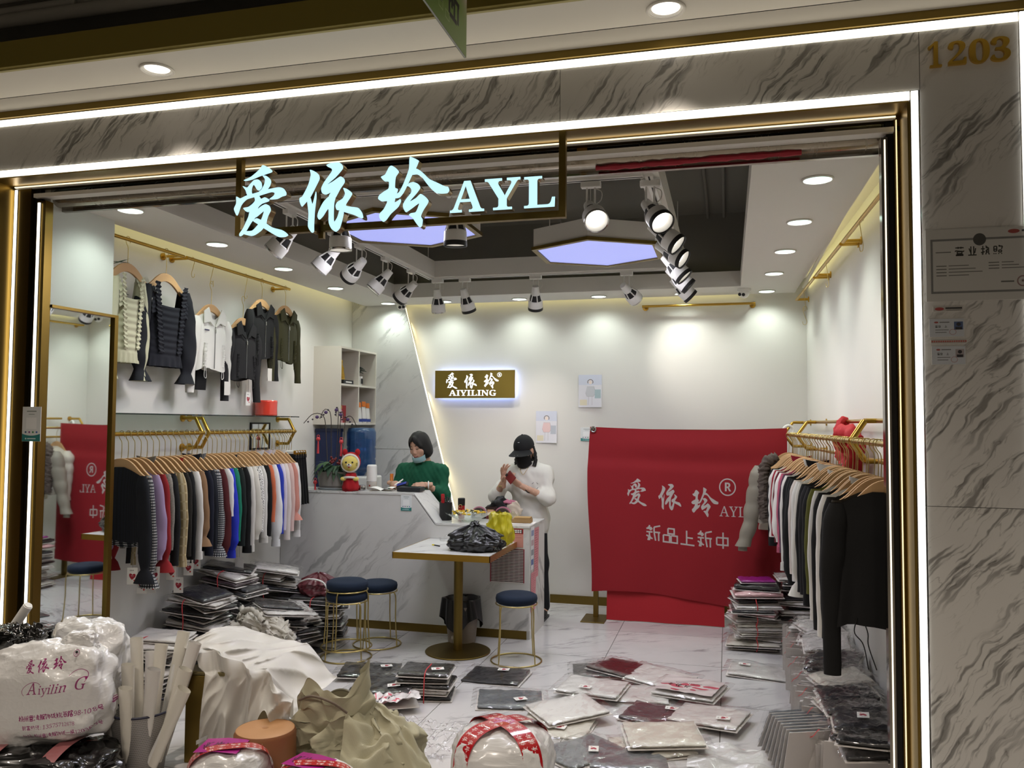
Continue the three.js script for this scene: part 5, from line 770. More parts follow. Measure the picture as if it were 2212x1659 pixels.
// fruit bowl with sweets
{
  const t = thing('glass_dish', 'wide cut glass dish of sweets on the lower counter', 'dish', [-2.02, 0.865, -6.37]); part(t, 'bowl', surf((u, v) => { const a = u * TAU, r = lerp(0.05, 0.185, v), sc = v > 0.8 ? 1 + 0.03 * Math.sin(a * 18) : 1 + 0.012 * Math.sin(a * 36); return [r * sc * Math.cos(a), 0.012 + 0.055 * Math.pow(v, 1.7) + (v > 0.8 ? 0.006 * Math.sin(a * 18) : 0), r * sc * Math.sin(a)]; }, 120, 10, true), phy('#eef4f0', 0.08, { transmission: 0.85, thickness: 0, ior: 1.5 })); part(t, 'foot', lathe([[0, 0], [0.06, 0], [0.05, 0.012], [0, 0.012]], 30), phy('#eef4f0', 0.08, { transmission: 0.85, thickness: 0 }));
  const cg = rbox(0.03, 0.011, 0.014, 0, 0, 0, 0.005), cm = [std('#d8b62a', 0.4), std('#cfa51f', 0.4), std('#3d3a22', 0.4), std('#e0d7b0', 0.4)];
  for (let i = 0; i < 60; i++) { const a = rnd(0, TAU), r = Math.sqrt(rnd()) * 0.13, q = solo('sweet', cg, cm[i % 4], ['yellow', 'golden', 'dark green', 'pale'][i % 4] + ' wrapped sweet in the glass dish', 'sweet', 'wrapped sweets in the glass dish'); q.position.set(-2.02 + r * Math.cos(a), 0.865 + 0.062 + 0.012 * rnd() + 0.018 * (1 - r / 0.13), -6.37 + r * Math.sin(a)); q.rotation.set(rnd(-0.5, 0.5), rnd(0, 6), rnd(-0.5, 0.5)); }
}
// pen holder, red tumbler, gift boxes and wrappings on the lower counter
{
  const t = thing('pen_holder', 'black leather pen cup on the lower counter', 'pen cup', [-2.222, 0.866, -6.4]); part(t, 'cup', lathe([[0, 0], [0.05, 0], [0.052, 0.14], [0.047, 0.14], [0.046, 0.01]], 30), std('#141312', 0.6));
  for (const [i, [dx, c, h, w]] of [[-0.022, '#b3141c', 0.2, 'red folded fan'], [-0.005, '#17181c', 0.17, 'black marker'], [0.012, '#2a2a30', 0.18, 'dark pen'], [0.03, '#55545c', 0.175, 'grey pen']].entries()) { const p = thing(i ? 'pen' : 'folding_fan', w + ' standing in the black pen cup', i ? 'pen' : 'fan', [-2.222 + dx, 0.874, -6.4]); part(p, 'barrel', rbox(i ? 0.01 : 0.026, h, i ? 0.01 : 0.016, 0, h / 2, 0, 0.003, 0, 0, -dx * 2), std(c, 0.5)); part(p, 'clip', box(0.003, 0.03, 0.012, 0.004 - dx * h * 2 * -1 * 0.5, h * 0.85, 0.004), m.chrome); }
  const r = thing('tumbler', 'red tumbler with a black lid and ring behind the pen cup', 'bottle', [-2.14, 0.866, -6.56]); part(r, 'body', lathe([[0, 0], [0.026, 0], [0.028, 0.08], [0.028, 0.11]], 24), std('#a3141b', 0.35)); part(r, 'lid', lathe([[0.029, 0.105], [0.03, 0.16], [0.026, 0.165], [0, 0.165]], 24), m.black); part(r, 'ring', tor(0.014, 0.0025, 0, 0.1, 0.03, 0, 0, 20, 6), m.goldLight);
}
for (const [x, z, lab, s] of [[-2.0, -6.6, 'left round topped gift box in brown and pink', 1], [-1.79, -6.58, 'right round topped gift box in brown and pink', 1.1]]) { const t = thing('gift_box', lab + ' on the lower counter', 'box', [x, 0.866, z], 0.1, 'gift boxes on the lower counter'); const sh = new THREE.Shape(); sh.moveTo(-0.055 * s, 0); sh.lineTo(0.055 * s, 0); sh.lineTo(0.055 * s, 0.03); sh.absarc(0, 0.03, 0.055 * s, 0, Math.PI); part(t, 'front', ext(sh, 0.03, 0.002), std('#3d2f24', 0.55)); part(t, 'label', box(0.05 * s, 0.035, 0.002, 0, 0.03, 0.034), std('#8d8178', 0.6)); const s2 = new THREE.Shape(); s2.absarc(0, 0.03, 0.066 * s, 0, Math.PI); s2.lineTo(-0.066 * s, 0); s2.lineTo(0.066 * s, 0); part(t, 'pink_back', ext(s2, 0.012).translate(0, 0, -0.015), std('#c47f92', 0.6)); }
{ const t = thing('figure_box', 'small dark red box printed with a smiling face between the gift boxes', 'box', [-1.885, 0.866, -6.58], -0.1); part(t, 'carton', rbox(0.075, 0.1, 0.05, 0, 0.05, 0, 0.003), std('#5c1d1b', 0.5)); part(t, 'print', box(0.055, 0.045, 0.002, 0, 0.056, 0.026), std('#c99a72', 0.6)); part(t, 'top_band', box(0.076, 0.022, 0.051, 0, 0.089, 0), std('#2b1513', 0.5)); }
{ const t = thing('foil_pack', 'crumpled clear and gold snack wrapper beside the right gift box', 'wrapper', [-1.69, 0.866, -6.5]); part(t, 'foil', rumple(sph(0.05, 0, 0.03, 0, 20, 1.2, 0.55, 0.9), 0.022, 28), phy('#cbbfa2', 0.15, { transmission: 0.5, thickness: 0 })); }
{ const t = thing('carton', 'flat brown cardboard box on the right end of the lower counter', 'box', [-1.58, 0.866, -6.4], 0.05); part(t, 'body', rbox(0.15, 0.03, 0.1, 0, 0.018, 0, 0.002), std('#9a7a4c', 0.8)); part(t, 'lid', rbox(0.13, 0.012, 0.09, 0.005, 0.04, -0.004, 0.002), std('#b08e5a', 0.8)); const l = thing('paper_stack', 'thin stack of papers under the brown cardboard box', 'paper', [-1.575, 0.8655, -6.41]); part(l, 'sheets', box(0.19, 0.003, 0.14, 0, 0, 0, 0, 0.08), m.paper); }
{ const t = thing('black_bag', 'soft black bag heaped behind the gift boxes', 'bag', [-1.86, 0.866, -6.7]); part(t, 'pouch', rumple(sph(0.085, 0, 0.08, 0, 24, 1, 1, 0.5), 0.03, 11), std('#101113', 0.5)); const p = thing('cream_cloth', 'cream and pink cloth heaped beside the black bag', 'cloth', [-1.74, 0.866, -6.71]); part(p, 'folds', rumple(sph(0.08, 0, 0.06, 0, 24, 1, 0.9, 0.35), 0.02, 14), std('#c9bba8', 0.85)); part(p, 'pink_fold', rumple(sph(0.05, -0.03, 0.13, 0, 20, 1.2, 0.4, 0.5), 0.01, 20), std('#c2788c', 0.85)); }
/* ---------- high counter ---------- */
{
  const t = thing('planter', 'grey oval planter with red berries and orchids on the high counter', 'planter', [-3.2, 1.091, -6.38]); part(t, 'pot', lathe([[0, 0], [0.11, 0], [0.118, 0.012], [0.138, 0.15], [0.13, 0.15], [0.12, 0.02], [0, 0.02]], 40).scale(1.15, 1, 0.85), std('#8b8781', 0.6)); part(t, 'saucer', lathe([[0, 0], [0.125, 0], [0.135, 0.016], [0.12, 0.016]], 40).scale(1.15, 1, 0.85), std('#9aa0a4', 0.5)); part(t, 'soil', cyl(0.128, 0.128, 0.01, 0, 0.135, 0, 30).scale(1.1, 1, 0.85), std('#2c241c', 0.95));
  const leafM = std('#33552f', 0.55), leafD = std('#24402a', 0.55), stemM = std('#40382c', 0.7), oval = (l, w, droop) => surf((u, v) => { const k = Math.sin(u * Math.PI); return [l * u, 0.05 * Math.sin(u * 2) - droop * u * u, (v - 0.5) * 2 * w * k]; }, 8, 2);
  for (let i = 0; i < 26; i++) { const a = rnd(0, TAU), g = oval(rnd(0.09, 0.15), rnd(0.02, 0.032), rnd(0.06, 0.16)); g.rotateY(a); part(t, 'leaf', g.translate(0.06 * Math.cos(a), 0.14 + rnd(0, 0.07), -0.05 * Math.sin(a)), i % 2 ? leafM : leafD); }
  const stems = [[-0.12, 0.62, -0.22], [-0.06, 0.66, -0.1], [0.02, 0.68, 0.02], [0.05, 0.64, 0.08], [0.1, 0.6, 0.17]];
  stems.forEach(([x, h, tx], i) => { const q = part(t, 'orchid_stem', tube([[x * 0.5, 0.13, 0.02], [x * 0.7, h * 0.6, 0.0], [x, h, 0.01], [tx * 0.9, h + 0.01, 0.03], [tx * 1.25, h - 0.07, 0.05]], 0.0035, 28), stemM); for (let k = 0; k < 4; k++) { const f = k / 4, b = sph(k === 1 ? 0.016 : 0.008, lerp(x, tx * 1.2, f), h - 0.02 * k + 0.004, 0.03 + 0.01 * k, 10, 1, 0.9, 1); part(q, 'bud', b, k === 1 ? std('#4c3460', 0.6) : std('#2e2733', 0.6)); } });
  for (let i = 0; i < 26; i++) part(t, 'berry', sph(0.011, rnd(-0.02, 0.11), 0.21 + rnd(0, 0.06), 0.06 + rnd(-0.03, 0.04), 10), std('#6d1c1e', 0.45));
  for (const [x, y, l] of [[-0.11, 0.42, 0.12], [0.1, 0.4, 0.12], [-0.13, 0.06, 0.1]]) part(t, 'red_tassel', M([cyl(0.005, 0.011, l, x, y - l / 2, 0.1, 8), sph(0.018, x, y, 0.1, 10), tor(0.012, 0.003, x, y + 0.022, 0.1, 0, 0, 14, 5)]), m.string);
}
{
  // plush toy in a red hooded cape
  const t = thing('plush_toy', 'small yellow plush tiger in a red hooded cape on the counter', 'plush toy', [-3.0, 1.091, -6.26], 0.25), rm = std('#a30d18', 0.9), ym = std('#d9c56a', 0.95), wm = std('#d8d2c8', 0.95);
  part(t, 'body', rumple(lathe([[0, 0], [0.065, 0], [0.07, 0.03], [0.055, 0.09], [0.04, 0.14], [0, 0.15]], 28), 0.006, 30), rm); part(t, 'hood', sph(0.078, 0, 0.235, -0.014, 24, 1, 1.05, 0.9), rm); part(t, 'face', sph(0.07, 0, 0.225, 0.02, 24, 1, 0.95, 0.8), ym); part(t, 'hood_trim', tor(0.068, 0.011, 0, 0.227, 0.03, 0, 0, 30, 8), wm); part(t, 'cape_trim', tor(0.058, 0.01, 0, 0.1, 0.01, Q - 0.25, 0, 30, 8), wm);
  for (const s of [-1, 1]) { part(t, 'ear', sph(0.024, s * 0.052, 0.315, -0.01, 14, 0.9, 1.2, 0.6), rm); part(t, 'eye', sph(0.008, s * 0.026, 0.235, 0.072, 10, 1, 1, 0.5), m.black); part(t, 'arm', sph(0.022, s * 0.05, 0.1, 0.045, 12, 1.2, 0.8, 0.9), ym); for (let k = 0; k < 2; k++) part(t, 'cheek_stripe', box(0.018, 0.003, 0.004, s * 0.058, 0.215 + k * 0.014, 0.055), m.black); }
  part(t, 'muzzle', sph(0.018, 0, 0.212, 0.075, 12, 1.2, 0.8, 0.7), wm); part(t, 'nose', sph(0.006, 0, 0.219, 0.088, 8), m.black); part(t, 'mouth', sph(0.008, 0, 0.2, 0.08, 8, 1, 1.2, 0.5), rm);
}
{ const t = thing('vacuum_cup', 'tall white cordless cup with a grey base on the counter', 'appliance', [-2.92, 1.091, -6.5]); part(t, 'body', lathe([[0.038, 0.06], [0.045, 0.07], [0.043, 0.19], [0.036, 0.203], [0, 0.205]], 30), m.plasticW); part(t, 'base', lathe([[0, 0], [0.042, 0], [0.044, 0.06], [0.04, 0.06]], 30), std('#c4bdb2', 0.5)); part(t, 'red_label', box(0.012, 0.012, 0.002, 0, 0.03, 0.044), std('#a8382c', 0.6)); }
{ const t = thing('metal_tin', 'low silver tin on the counter beside the plush', 'tin', [-2.94, 1.091, -6.34]); part(t, 'can', lathe([[0, 0], [0.033, 0], [0.034, 0.005], [0.034, 0.04], [0.031, 0.042], [0, 0.042]], 30), m.chrome); part(t, 'lid_ring', tor(0.033, 0.003, 0, 0.036, 0, Q, 0, 30, 6), m.chrome); }
{ const t = thing('open_book', 'open white notebook on the high counter', 'notebook', [-2.76, 1.092, -6.36], 0.2); for (const s of [-1, 1]) part(t, 'page', surf((u, v) => [s * 0.1 * u, 0.025 * Math.sin(u * 2.2) + 0.004, (v - 0.5) * 0.15 + u * 0.02], 8, 3), m.paper); part(t, 'cover', box(0.19, 0.004, 0.15, 0, 0.001, 0), std('#b9b4aa', 0.7)); }
{ const t = thing('pennant', 'small orange pennant on a stick behind the notebook', 'flag', [-2.74, 1.092, -6.5]); part(t, 'stick', bar([0, 0, 0], [0, 0.1, 0], 0.002), m.wood); part(t, 'flag', surf((u, v) => [0.03 * (u - 0.5), 0.07 + 0.06 * v, 0.004 * Math.sin(u * 6)], 6, 4), std('#c9701f', 0.7)); }
{ const t = thing('card_terminal', 'flat black payment tray at the end of the high counter', 'payment terminal', [-2.51, 1.091, -6.36]); part(t, 'body', rbox(0.2, 0.035, 0.12, 0, 0.02, 0, 0.005), std('#191b1f', 0.5)); part(t, 'screen', box(0.11, 0.002, 0.07, 0.02, 0.039, 0), std('#2e3238', 0.2)); }
/* ---------- cubby cabinet and cooler in the corner ---------- */
{
  const t = thing('cubby_cabinet', 'pale wooden two by two cubby cabinet on the left wall', 'cabinet'), x0 = -3.6, x1 = -3.335, y0 = 1.63, y1 = 2.335, z0 = -7.495, z1 = -6.72, th = 0.018, wm = m.woodPale;
  part(t, 'side_panel', span(x0, x1, y0, y1, z1 - th, z1), wm); part(t, 'side_panel', span(x0, x1, y0, y1, z0, z0 + th), wm); for (const y of [y0, (y0 + y1) / 2, y1 - th]) part(t, 'shelf', span(x0, x1, y, y + th, z0 + th, z1 - th), wm); part(t, 'divider', span(x0, x1 - 0.002, y0 + th, y1 - th, (z0 + z1) / 2 - 0.009, (z0 + z1) / 2 + 0.009), wm); part(t, 'back_panel', span(x0, x0 + 0.008, y0 + th, y1 - th, z0 + th, z1 - th), std('#9b8f88', 0.7));
  const ys = (y0 + y1) / 2 + th, yb = y0 + th, zm = (z0 + z1) / 2;
  const f = thing('golden_figurine', 'golden lucky figurine on a dark book in the upper cubby', 'figurine', [-3.42, ys + 0.04, zm + 0.25]); part(f, 'body', rumple(lathe([[0, 0], [0.05, 0], [0.055, 0.03], [0.04, 0.07], [0.048, 0.1], [0.03, 0.14], [0.036, 0.17], [0, 0.21]], 26), 0.008, 40), m.gold); part(f, 'plinth', cyl(0.055, 0.06, 0.015, 0, 0.007, 0, 24), m.gold);
  const b = thing('book', 'black book with white lettering under the golden figurine', 'book', [-3.42, ys, zm + 0.2]); part(b, 'cover', rbox(0.15, 0.036, 0.2, 0, 0.019, 0, 0.003), m.black); part(b, 'spine_print', box(0.002, 0.012, 0.12, 0.076, 0.018, 0), m.paper);
  const p = thing('potted_grass', 'small white pot of dark grass with a carved face in the upper right cubby', 'potted plant', [-3.42, ys, zm - 0.15]); part(p, 'pot', lathe([[0, 0], [0.035, 0], [0.045, 0.09], [0.04, 0.09], [0.03, 0.01]], 24), m.plasticW); part(p, 'pot_print', box(0.002, 0.05, 0.04, 0.044, 0.045, 0), m.black); const gm = std('#2f3a2c', 0.7); for (let i = 0; i < 22; i++) { const a = rnd(0, TAU), r = rnd(0.05, 0.1), h = rnd(0.05, 0.1); part(p, 'blade', tube([[0, 0.08, 0], [r * 0.4 * Math.cos(a), 0.08 + h, r * 0.4 * Math.sin(a)], [r * Math.cos(a), 0.08 + h * 0.8, r * Math.sin(a)]], 0.003, 8, false, 4), gm); }
  const g = thing('gift_bag', 'red and gold gift box in the lower cubby', 'box', [-3.45, yb, zm + 0.2]); part(g, 'carton', rbox(0.08, 0.16, 0.18, 0, 0.08, 0, 0.003), std('#8c151c', 0.6)); part(g, 'gold_panel', box(0.002, 0.08, 0.05, 0.041, 0.07, 0.03), m.gold);
  const c = thing('cosmetic_bottle', 'slim pink bottle beside the red box in the lower cubby', 'bottle', [-3.38, yb, zm + 0.28]); part(c, 'body', lathe([[0, 0], [0.018, 0], [0.018, 0.1], [0.008, 0.115], [0.008, 0.13]], 18), std('#b98d92', 0.4)); part(c, 'cap', cyl(0.011, 0.011, 0.03, 0, 0.14, 0, 16), m.goldLight);
  for (const [dz, s, w] of [[-0.1, 1, 'left'], [-0.2, 1.05, 'middle'], [-0.29, 0.98, 'right']]) { const k = thing('snack_bag', w + ' white snack pouch with an orange top in the lower cubby', 'snack bag', [-3.37, yb, zm + dz + 0.02], 0, 'snack pouches in the cubby'); part(k, 'pouch', surf((u, v) => { const a = u * TAU, q = Math.sin(Math.pow(v, 0.6) * 2.4) * 0.3 + 0.7; return [0.03 * s * Math.sin(a) * (1 - v * 0.75), 0.19 * s * v * 0.78, 0.042 * s * Math.cos(a) * q]; }, 20, 12, true), std('#d6d3ce', 0.45)); part(k, 'orange_top', surf((u, v) => { const a = u * TAU; return [0.012 * s * Math.sin(a) * (1 - v * 0.6), 0.19 * s * (0.77 + 0.25 * v), 0.04 * s * Math.cos(a)]; }, 20, 4, true), std('#c76a1a', 0.45)); part(k, 'blue_band', surf((u, v) => { const a = u * TAU; return [0.031 * s * Math.sin(a), 0.19 * s * (0.06 + 0.14 * v), 0.043 * s * Math.cos(a)]; }, 20, 2, true), std('#2b3f86', 0.45)); }
}
{
  const t = thing('water_cooler', 'water dispenser under the cubby cabinet with a blue bottle', 'water dispenser', [-3.3, 0, -7.1]); part(t, 'cabinet', rbox(0.3, 1.16, 0.3, 0, 0.58, 0, 0.02), m.plasticW); part(t, 'tap_panel', box(0.2, 0.2, 0.01, 0, 0.9, 0.155), std('#4a4c50', 0.4)); part(t, 'tap', bar([0.04, 0.93, 0.16], [0.04, 0.9, 0.2], 0.01), m.black);
  part(t, 'bottle', lathe([[0.03, 1.16], [0.05, 1.19], [0.12, 1.22], [0.135, 1.26], [0.135, 1.3], [0.128, 1.315], [0.135, 1.33], [0.135, 1.41], [0.128, 1.425], [0.135, 1.44], [0.135, 1.56], [0.12, 1.6], [0, 1.605]], 40), phy('#5f8fc4', 0.12, { transmission: 0.75, thickness: 0 })); part(t, 'water', lathe([[0, 1.18], [0.1, 1.22], [0.125, 1.27], [0.125, 1.5], [0, 1.5]], 32), phy('#6f9cc8', 0.1, { transmission: 0.7, thickness: 0 }));
  const b = thing('storage_box', 'dark blue upright box between the planter and the water bottle', 'box', [-3.5, 0, -6.85]); part(b, 'carton', rbox(0.17, 1.58, 0.2, 0, 0.79, 0, 0.008), std('#16234a', 0.6)); part(b, 'lid', rbox(0.18, 0.03, 0.21, 0, 1.58, 0, 0.006), std('#101a3a', 0.6));
}
/* ---------- red banner on its stand ---------- */
{
  const s = thing('garment_stand', 'gold floor stand behind the red banner', 'stand'), z = -7.1; for (const x of [-1.1, 0.4]) { part(s, 'post', span(x - 0.02, x + 0.02, 0.008, 1.6, z - 0.02, z + 0.02), m.brassDull); part(s, 'foot_plate', rbox(0.2, 0.008, 0.3, x, 0.004, z + 0.06, 0.002), m.brassDull); } part(s, 'top_bar', span(-1.12, 0.42, 1.58, 1.61, z - 0.015, z + 0.015), m.brassDull);
  const tx = canvas(1536, 1280, (c, w, h) => {
    c.fillStyle = '#8f101b'; c.fillRect(0, 0, w, h); for (let i = 0; i < 24000; i++) { c.fillStyle = i % 2 ? 'rgba(120,10,20,0.25)' : 'rgba(165,24,34,0.22)'; c.fillRect(rnd(0, w), rnd(0, h), 3, 2); } c.fillStyle = c.strokeStyle = '#b9b3ae';
    const X = (x) => (x + 1.145) / 1.61 * w, Y = (y) => (1.627 - y) / 1.41 * h, hh = 0.235 / 1.41 * h;
    drawBrush(c, 'a', X(-0.825), Y(1.195), hh); drawBrush(c, 'y', X(-0.565), Y(1.165), hh * 0.95); drawBrush(c, 'l', X(-0.295), Y(1.155), hh * 1.02); registered(c, X(-0.005), Y(1.165), 0.062 / 1.61 * w); c.font = `${0.115 / 1.41 * h}px serif`; c.fillText('AYL', X(-0.07), Y(0.93));
    write(c, '新品上新中', X(-0.665), Y(0.8), 0.13 / 1.41 * h, 0.1, 1.13);
  });
  const t = thing('banner', 'large red cloth banner with white brand lettering draped over a stand', 'banner');
  part(t, 'cloth', surf((u, v) => { const x = lerp(-1.145, 0.465, u), hang = 1 - v, sag = 0.02 * Math.sin(u * Math.PI), edge = 0.02 * Math.sin(hang * 5) * (u < 0.06 ? 1 : 0); const zz = -7.055 + 0.012 * hang * Math.sin(u * 8 + 1) + 0.006 * Math.sin(u * 21 + hang * 4) * hang + 0.022 * smoothstep(hang, 0.18, 0.26) + 0.03 * Math.exp(-Math.pow((hang - 0.1) / 0.07, 2)) * Math.sin(u * 3.2) * 0.8; return [x - edge + 0.0, lerp(0.22 + 0.035 * Math.sin(u * 5.5 + 0.4) - 0.02 * u, 1.627 - sag, v), zz]; }, 90, 70), std('#ffffff', 0.85, 0, { map: tx }));
  part(t, 'eyelet_clip', M([tor(0.02, 0.007, -1.115, 1.605, -7.04, 0, 0, 20, 8), box(0.02, 0.03, 0.012, -1.115, 1.615, -7.035)]), m.chrome);
  const t2 = thing('red_drape', 'plain red cloth hanging to the floor below the banner', 'cloth'); part(t2, 'cloth', surf((u, v) => [lerp(-1.0, -0.035, u), lerp(0.006, 0.42, v), -7.03 - 0.055 * v + 0.006 * Math.sin(u * 14) * (1 - v)], 40, 10), m.red);
}

/* ================= PEOPLE ================= */
function xform(g, pos, e) { return g.applyMatrix4(new THREE.Matrix4().compose(V(...pos), new THREE.Quaternion().setFromEuler(new THREE.Euler(...e, 'YXZ')), V(1, 1, 1))); }
function basis(g, pos, dir, nor) { const y = V(...dir).normalize(), z = V(...nor), x = V(0, 0, 0).crossVectors(y, z).normalize(); z.crossVectors(x, y); return g.applyMatrix4(new THREE.Matrix4().makeBasis(x, y, z).setPosition(...pos)); }
// hand: wrist at the origin, fingers along +y, palm towards +z, thumb on side s
function handGeo(s, curl, spread = 0.12, thumbIn = 0.5) {
  const bones = [[[0, -0.05, 0], [0, 0.02, 0], 0.022, 0.026], [[-0.018, 0.03, 0], [-0.02, 0.072, 0], 0.018, 0.014], [[0.018, 0.03, 0], [0.02, 0.072, 0], 0.018, 0.014], [[0, 0.03, 0], [0, 0.075, 0], 0.02, 0.015]], k0 = bones.length;
  const L4 = [[0.034, 0.022, 0.018], [0.038, 0.026, 0.02], [0.036, 0.024, 0.019], [0.028, 0.019, 0.016]];
  for (let f = 0; f < 4; f++) { let p = [s * (0.03 - f * 0.02), 0.078 - Math.abs(f - 1.2) * 0.004, 0], a = curl[f] * 0.5, r = 0.0092 - (f === 3 ? 0.0012 : 0), sx = s * (1.4 - f) * spread; for (let j = 0; j < 3; j++) { const l = L4[f][j], q = [p[0] + Math.sin(sx) * l, p[1] + Math.cos(a) * l, p[2] + Math.sin(a) * l]; bones.push([p, q, r, r - 0.0009]); r -= 0.0009; p = q; a += curl[f]; } }
  { let p = [s * 0.026, 0.018, 0.006], d = [s * 0.75, 0.6, 0.15 + thumbIn * 0.6], r = 0.0125; for (const l of [0.034, 0.028, 0.022]) { const n = Math.hypot(...d), q = [p[0] + d[0] / n * l, p[1] + d[1] / n * l, p[2] + d[2] / n * l]; bones.push([p, q, r, r - 0.0015]); r -= 0.0015; p = q; d = [d[0] * (1 - 0.4 * thumbIn), d[1] + 0.1, d[2] + 0.2 * thumbIn]; } }
  return sdf((x, y, z) => { let d = 1, pz = z * 1.0; for (let i = 0; i < k0; i++) { const b = bones[i]; d = smin(d, cap(x, y, pz * 1.35, b[0], b[1], b[2], b[3]), 0.02); } for (let i = k0; i < bones.length; i++) { const b = bones[i]; d = smin(d, cap(x, y, z, b[0], b[1], b[2], b[3]), 0.006); } return d; }, [0, 0.06, 0.02], 0.125, 76);
}
function headGeo() {
  return sdf((x, y, z) => {
    let d = ell(x, y, z, [0, 0.025, -0.008], [0.073, 0.094, 0.09]); d = smin(d, ell(x, y, z, [0, -0.045, 0.022], [0.056, 0.062, 0.062]), 0.04); d = smin(d, ell(x, y, z, [0, -0.086, 0.05], [0.024, 0.02, 0.022]), 0.025);
    for (const s of [-1, 1]) { d = smin(d, ell(x, y, z, [s * 0.04, -0.02, 0.052], [0.024, 0.022, 0.022]), 0.02); d = smin(d, ell(x, y, z, [s * 0.074, -0.005, -0.008], [0.01, 0.028, 0.018]), 0.008); d = Math.max(d, -(ell(x, y, z, [s * 0.03, 0.012, 0.096], [0.02, 0.012, 0.017]))); }
    d = smin(d, cap(x, y, z, [0, 0.012, 0.078], [0, -0.024, 0.094], 0.008, 0.0115), 0.014); d = smin(d, ell(x, y, z, [0, -0.053, 0.078], [0.022, 0.0065, 0.01]), 0.008); d = smin(d, ell(x, y, z, [0, -0.064, 0.075], [0.018, 0.007, 0.011]), 0.008);
    return smin(d, cap(x, y, z, [0, -0.07, -0.02], [0, -0.18, -0.045], 0.046, 0.05), 0.03);
  }, [0, -0.03, 0], 0.16, 92);
}
function bodyMesh(bones, k = 0.05) { return sdf((x, y, z) => { let d = 9; for (const b of bones) { let zz = z; d = smin(d, cap(x, y, zz, b[0], b[1], b[2], b[3]), k); } return d; }, bones.c, bones.half, bones.res); }
function person(label, J, o) {
  const t = thing('person', label, 'person');
  const B = (list, c, half, res) => Object.assign(list, { c, half, res });
  const [x, z] = J.base, arm = (s) => [[J.sh[s], J.el[s], 0.042, 0.036], [J.el[s], J.wr[s], 0.034, 0.025]];
  // skin: trunk, arms and legs in one surface, head and hands merged in
  const skin = [[[x - 0.06, 1.14, z], [x + 0.06, 1.14, z], 0.09, 0.09], [[x, 1.2, z], [x, 0.95, z], 0.1, 0.095], [[x - 0.05, 0.86, z], [x + 0.05, 0.86, z], 0.1, 0.1], [[x, 1.2, z], J.neck, 0.05, 0.048], [[x, 1.225, z], J.sh[0], 0.05, 0.045], [[x, 1.225, z], J.sh[1], 0.05, 0.045], ...arm(0), ...arm(1)];
  for (const s of [0, 1]) { const k = s ? 1 : -1; skin.push([[x + k * 0.07, 0.82, z], J.kn[s], 0.075, 0.05], [J.kn[s], J.an[s], 0.046, 0.032], [J.an[s], [J.an[s][0], 0.03, J.an[s][2] + 0.11], 0.034, 0.026]); }
  const c = [x, 0.7, z + 0.05], head = xform(headGeo(), J.head, J.hrot), hands = [0, 1].map((s) => basis(handGeo(o.thumb[s], o.curl[s], o.spread[s], o.tin[s]), J.wr[s], J.hd[s], J.hn[s]));
  part(t, 'body', M([bodyMesh(B(skin, c, 0.75, 92), 0.05), head, ...hands]), m.skin);
  // top
  const off = o.ease, top = [[[x - 0.07, 1.13, z], [x + 0.07, 1.13, z], 0.095 + off, 0.095 + off], [[x, 1.2, z], [x, 0.98, z], 0.105 + off, 0.112 + off], [[x, 0.98, z], [x, 0.86, z], 0.112 + off, 0.118 + off], [[x - 0.05, o.hem + 0.08, z], [x + 0.05, o.hem + 0.08, z], 0.108 + off, 0.11 + off], [[x - 0.05, 0.86, z], [x + 0.05, 0.86, z], 0.112 + off, 0.112 + off], [[x, 1.24, z - 0.01], J.sh[0], 0.055 + off * 0.6, 0.056 + off * 0.6], [[x, 1.24, z - 0.01], J.sh[1], 0.055 + off * 0.6, 0.056 + off * 0.6], [[x, 1.24, z - 0.01], [x, 1.275, z - 0.005], 0.06, 0.056]];
  for (const s of [0, 1]) { const f = o.cuff, w = J.el[s].map((v, i) => lerp(v, J.wr[s][i], f)); top.push([J.sh[s], J.el[s], 0.048 + off * 0.6, 0.042 + off * 0.7], [J.el[s], w, 0.042 + off * 0.7, 0.038 + off * 0.5]); }
  let tg = sdf((X, Y, Z) => { let d = 9; for (const b of top) d = smin(d, cap(X, Y, Z, b[0], b[1], b[2], b[3]), 0.06); d = Math.max(d, o.hem - Y); return d + o.wrinkle * n3(X * 11, Y * 9 + X * 6, Z * 11) + (o.cable ? 0.0025 * Math.sin(X * 150) * Math.sin(Y * 90) : 0); }, [x, 1.08, z + 0.05], 0.42, 112);
  part(t, o.topName, tg, o.topMat); part(t, 'neckband', xform(tor(0.05, 0.011, 0, 0, 0, Q - 0.35, 0, 30, 8), [x, 1.298, z + 0.006], [0, 0, 0]), o.topMat);
  const legs = [[[x - 0.05, 0.87, z], [x + 0.05, 0.87, z], 0.11, 0.11]]; for (const s of [0, 1]) { const k = s ? 1 : -1; legs.push([[x + k * 0.07, 0.82, z], J.kn[s], 0.088, 0.066], [J.kn[s], [J.an[s][0], 0.1, J.an[s][2]], 0.064, 0.056]); }
  part(t, 'trousers', bodyMesh(B(legs, [x, 0.5, z], 0.52, 72), 0.05), o.legMat);
  for (const s of [0, 1]) part(t, 'shoe', xform(M([sph(0.05, 0, 0.045, 0.06, 18, 0.9, 0.85, 2.1), box(0.085, 0.02, 0.22, 0, 0.012, 0.06)]), [J.an[s][0], 0, J.an[s][2]], [0, 0, 0]), m.black);
  return t;
}
const H = (t, name, geo, mat_, J, lab) => part(t, name, xform(geo, J.head, J.hrot), mat_, lab);
const eyeLine = (s, y, down) => tube([[s * 0.044, y - 0.002, 0.078], [s * 0.03, y + down, 0.086], [s * 0.017, y - 0.003, 0.084]], 0.0022, 10);
const browLine = (s) => tube([[s * 0.05, 0.032, 0.074], [s * 0.034, 0.04, 0.083], [s * 0.016, 0.035, 0.087]], 0.0026, 10);
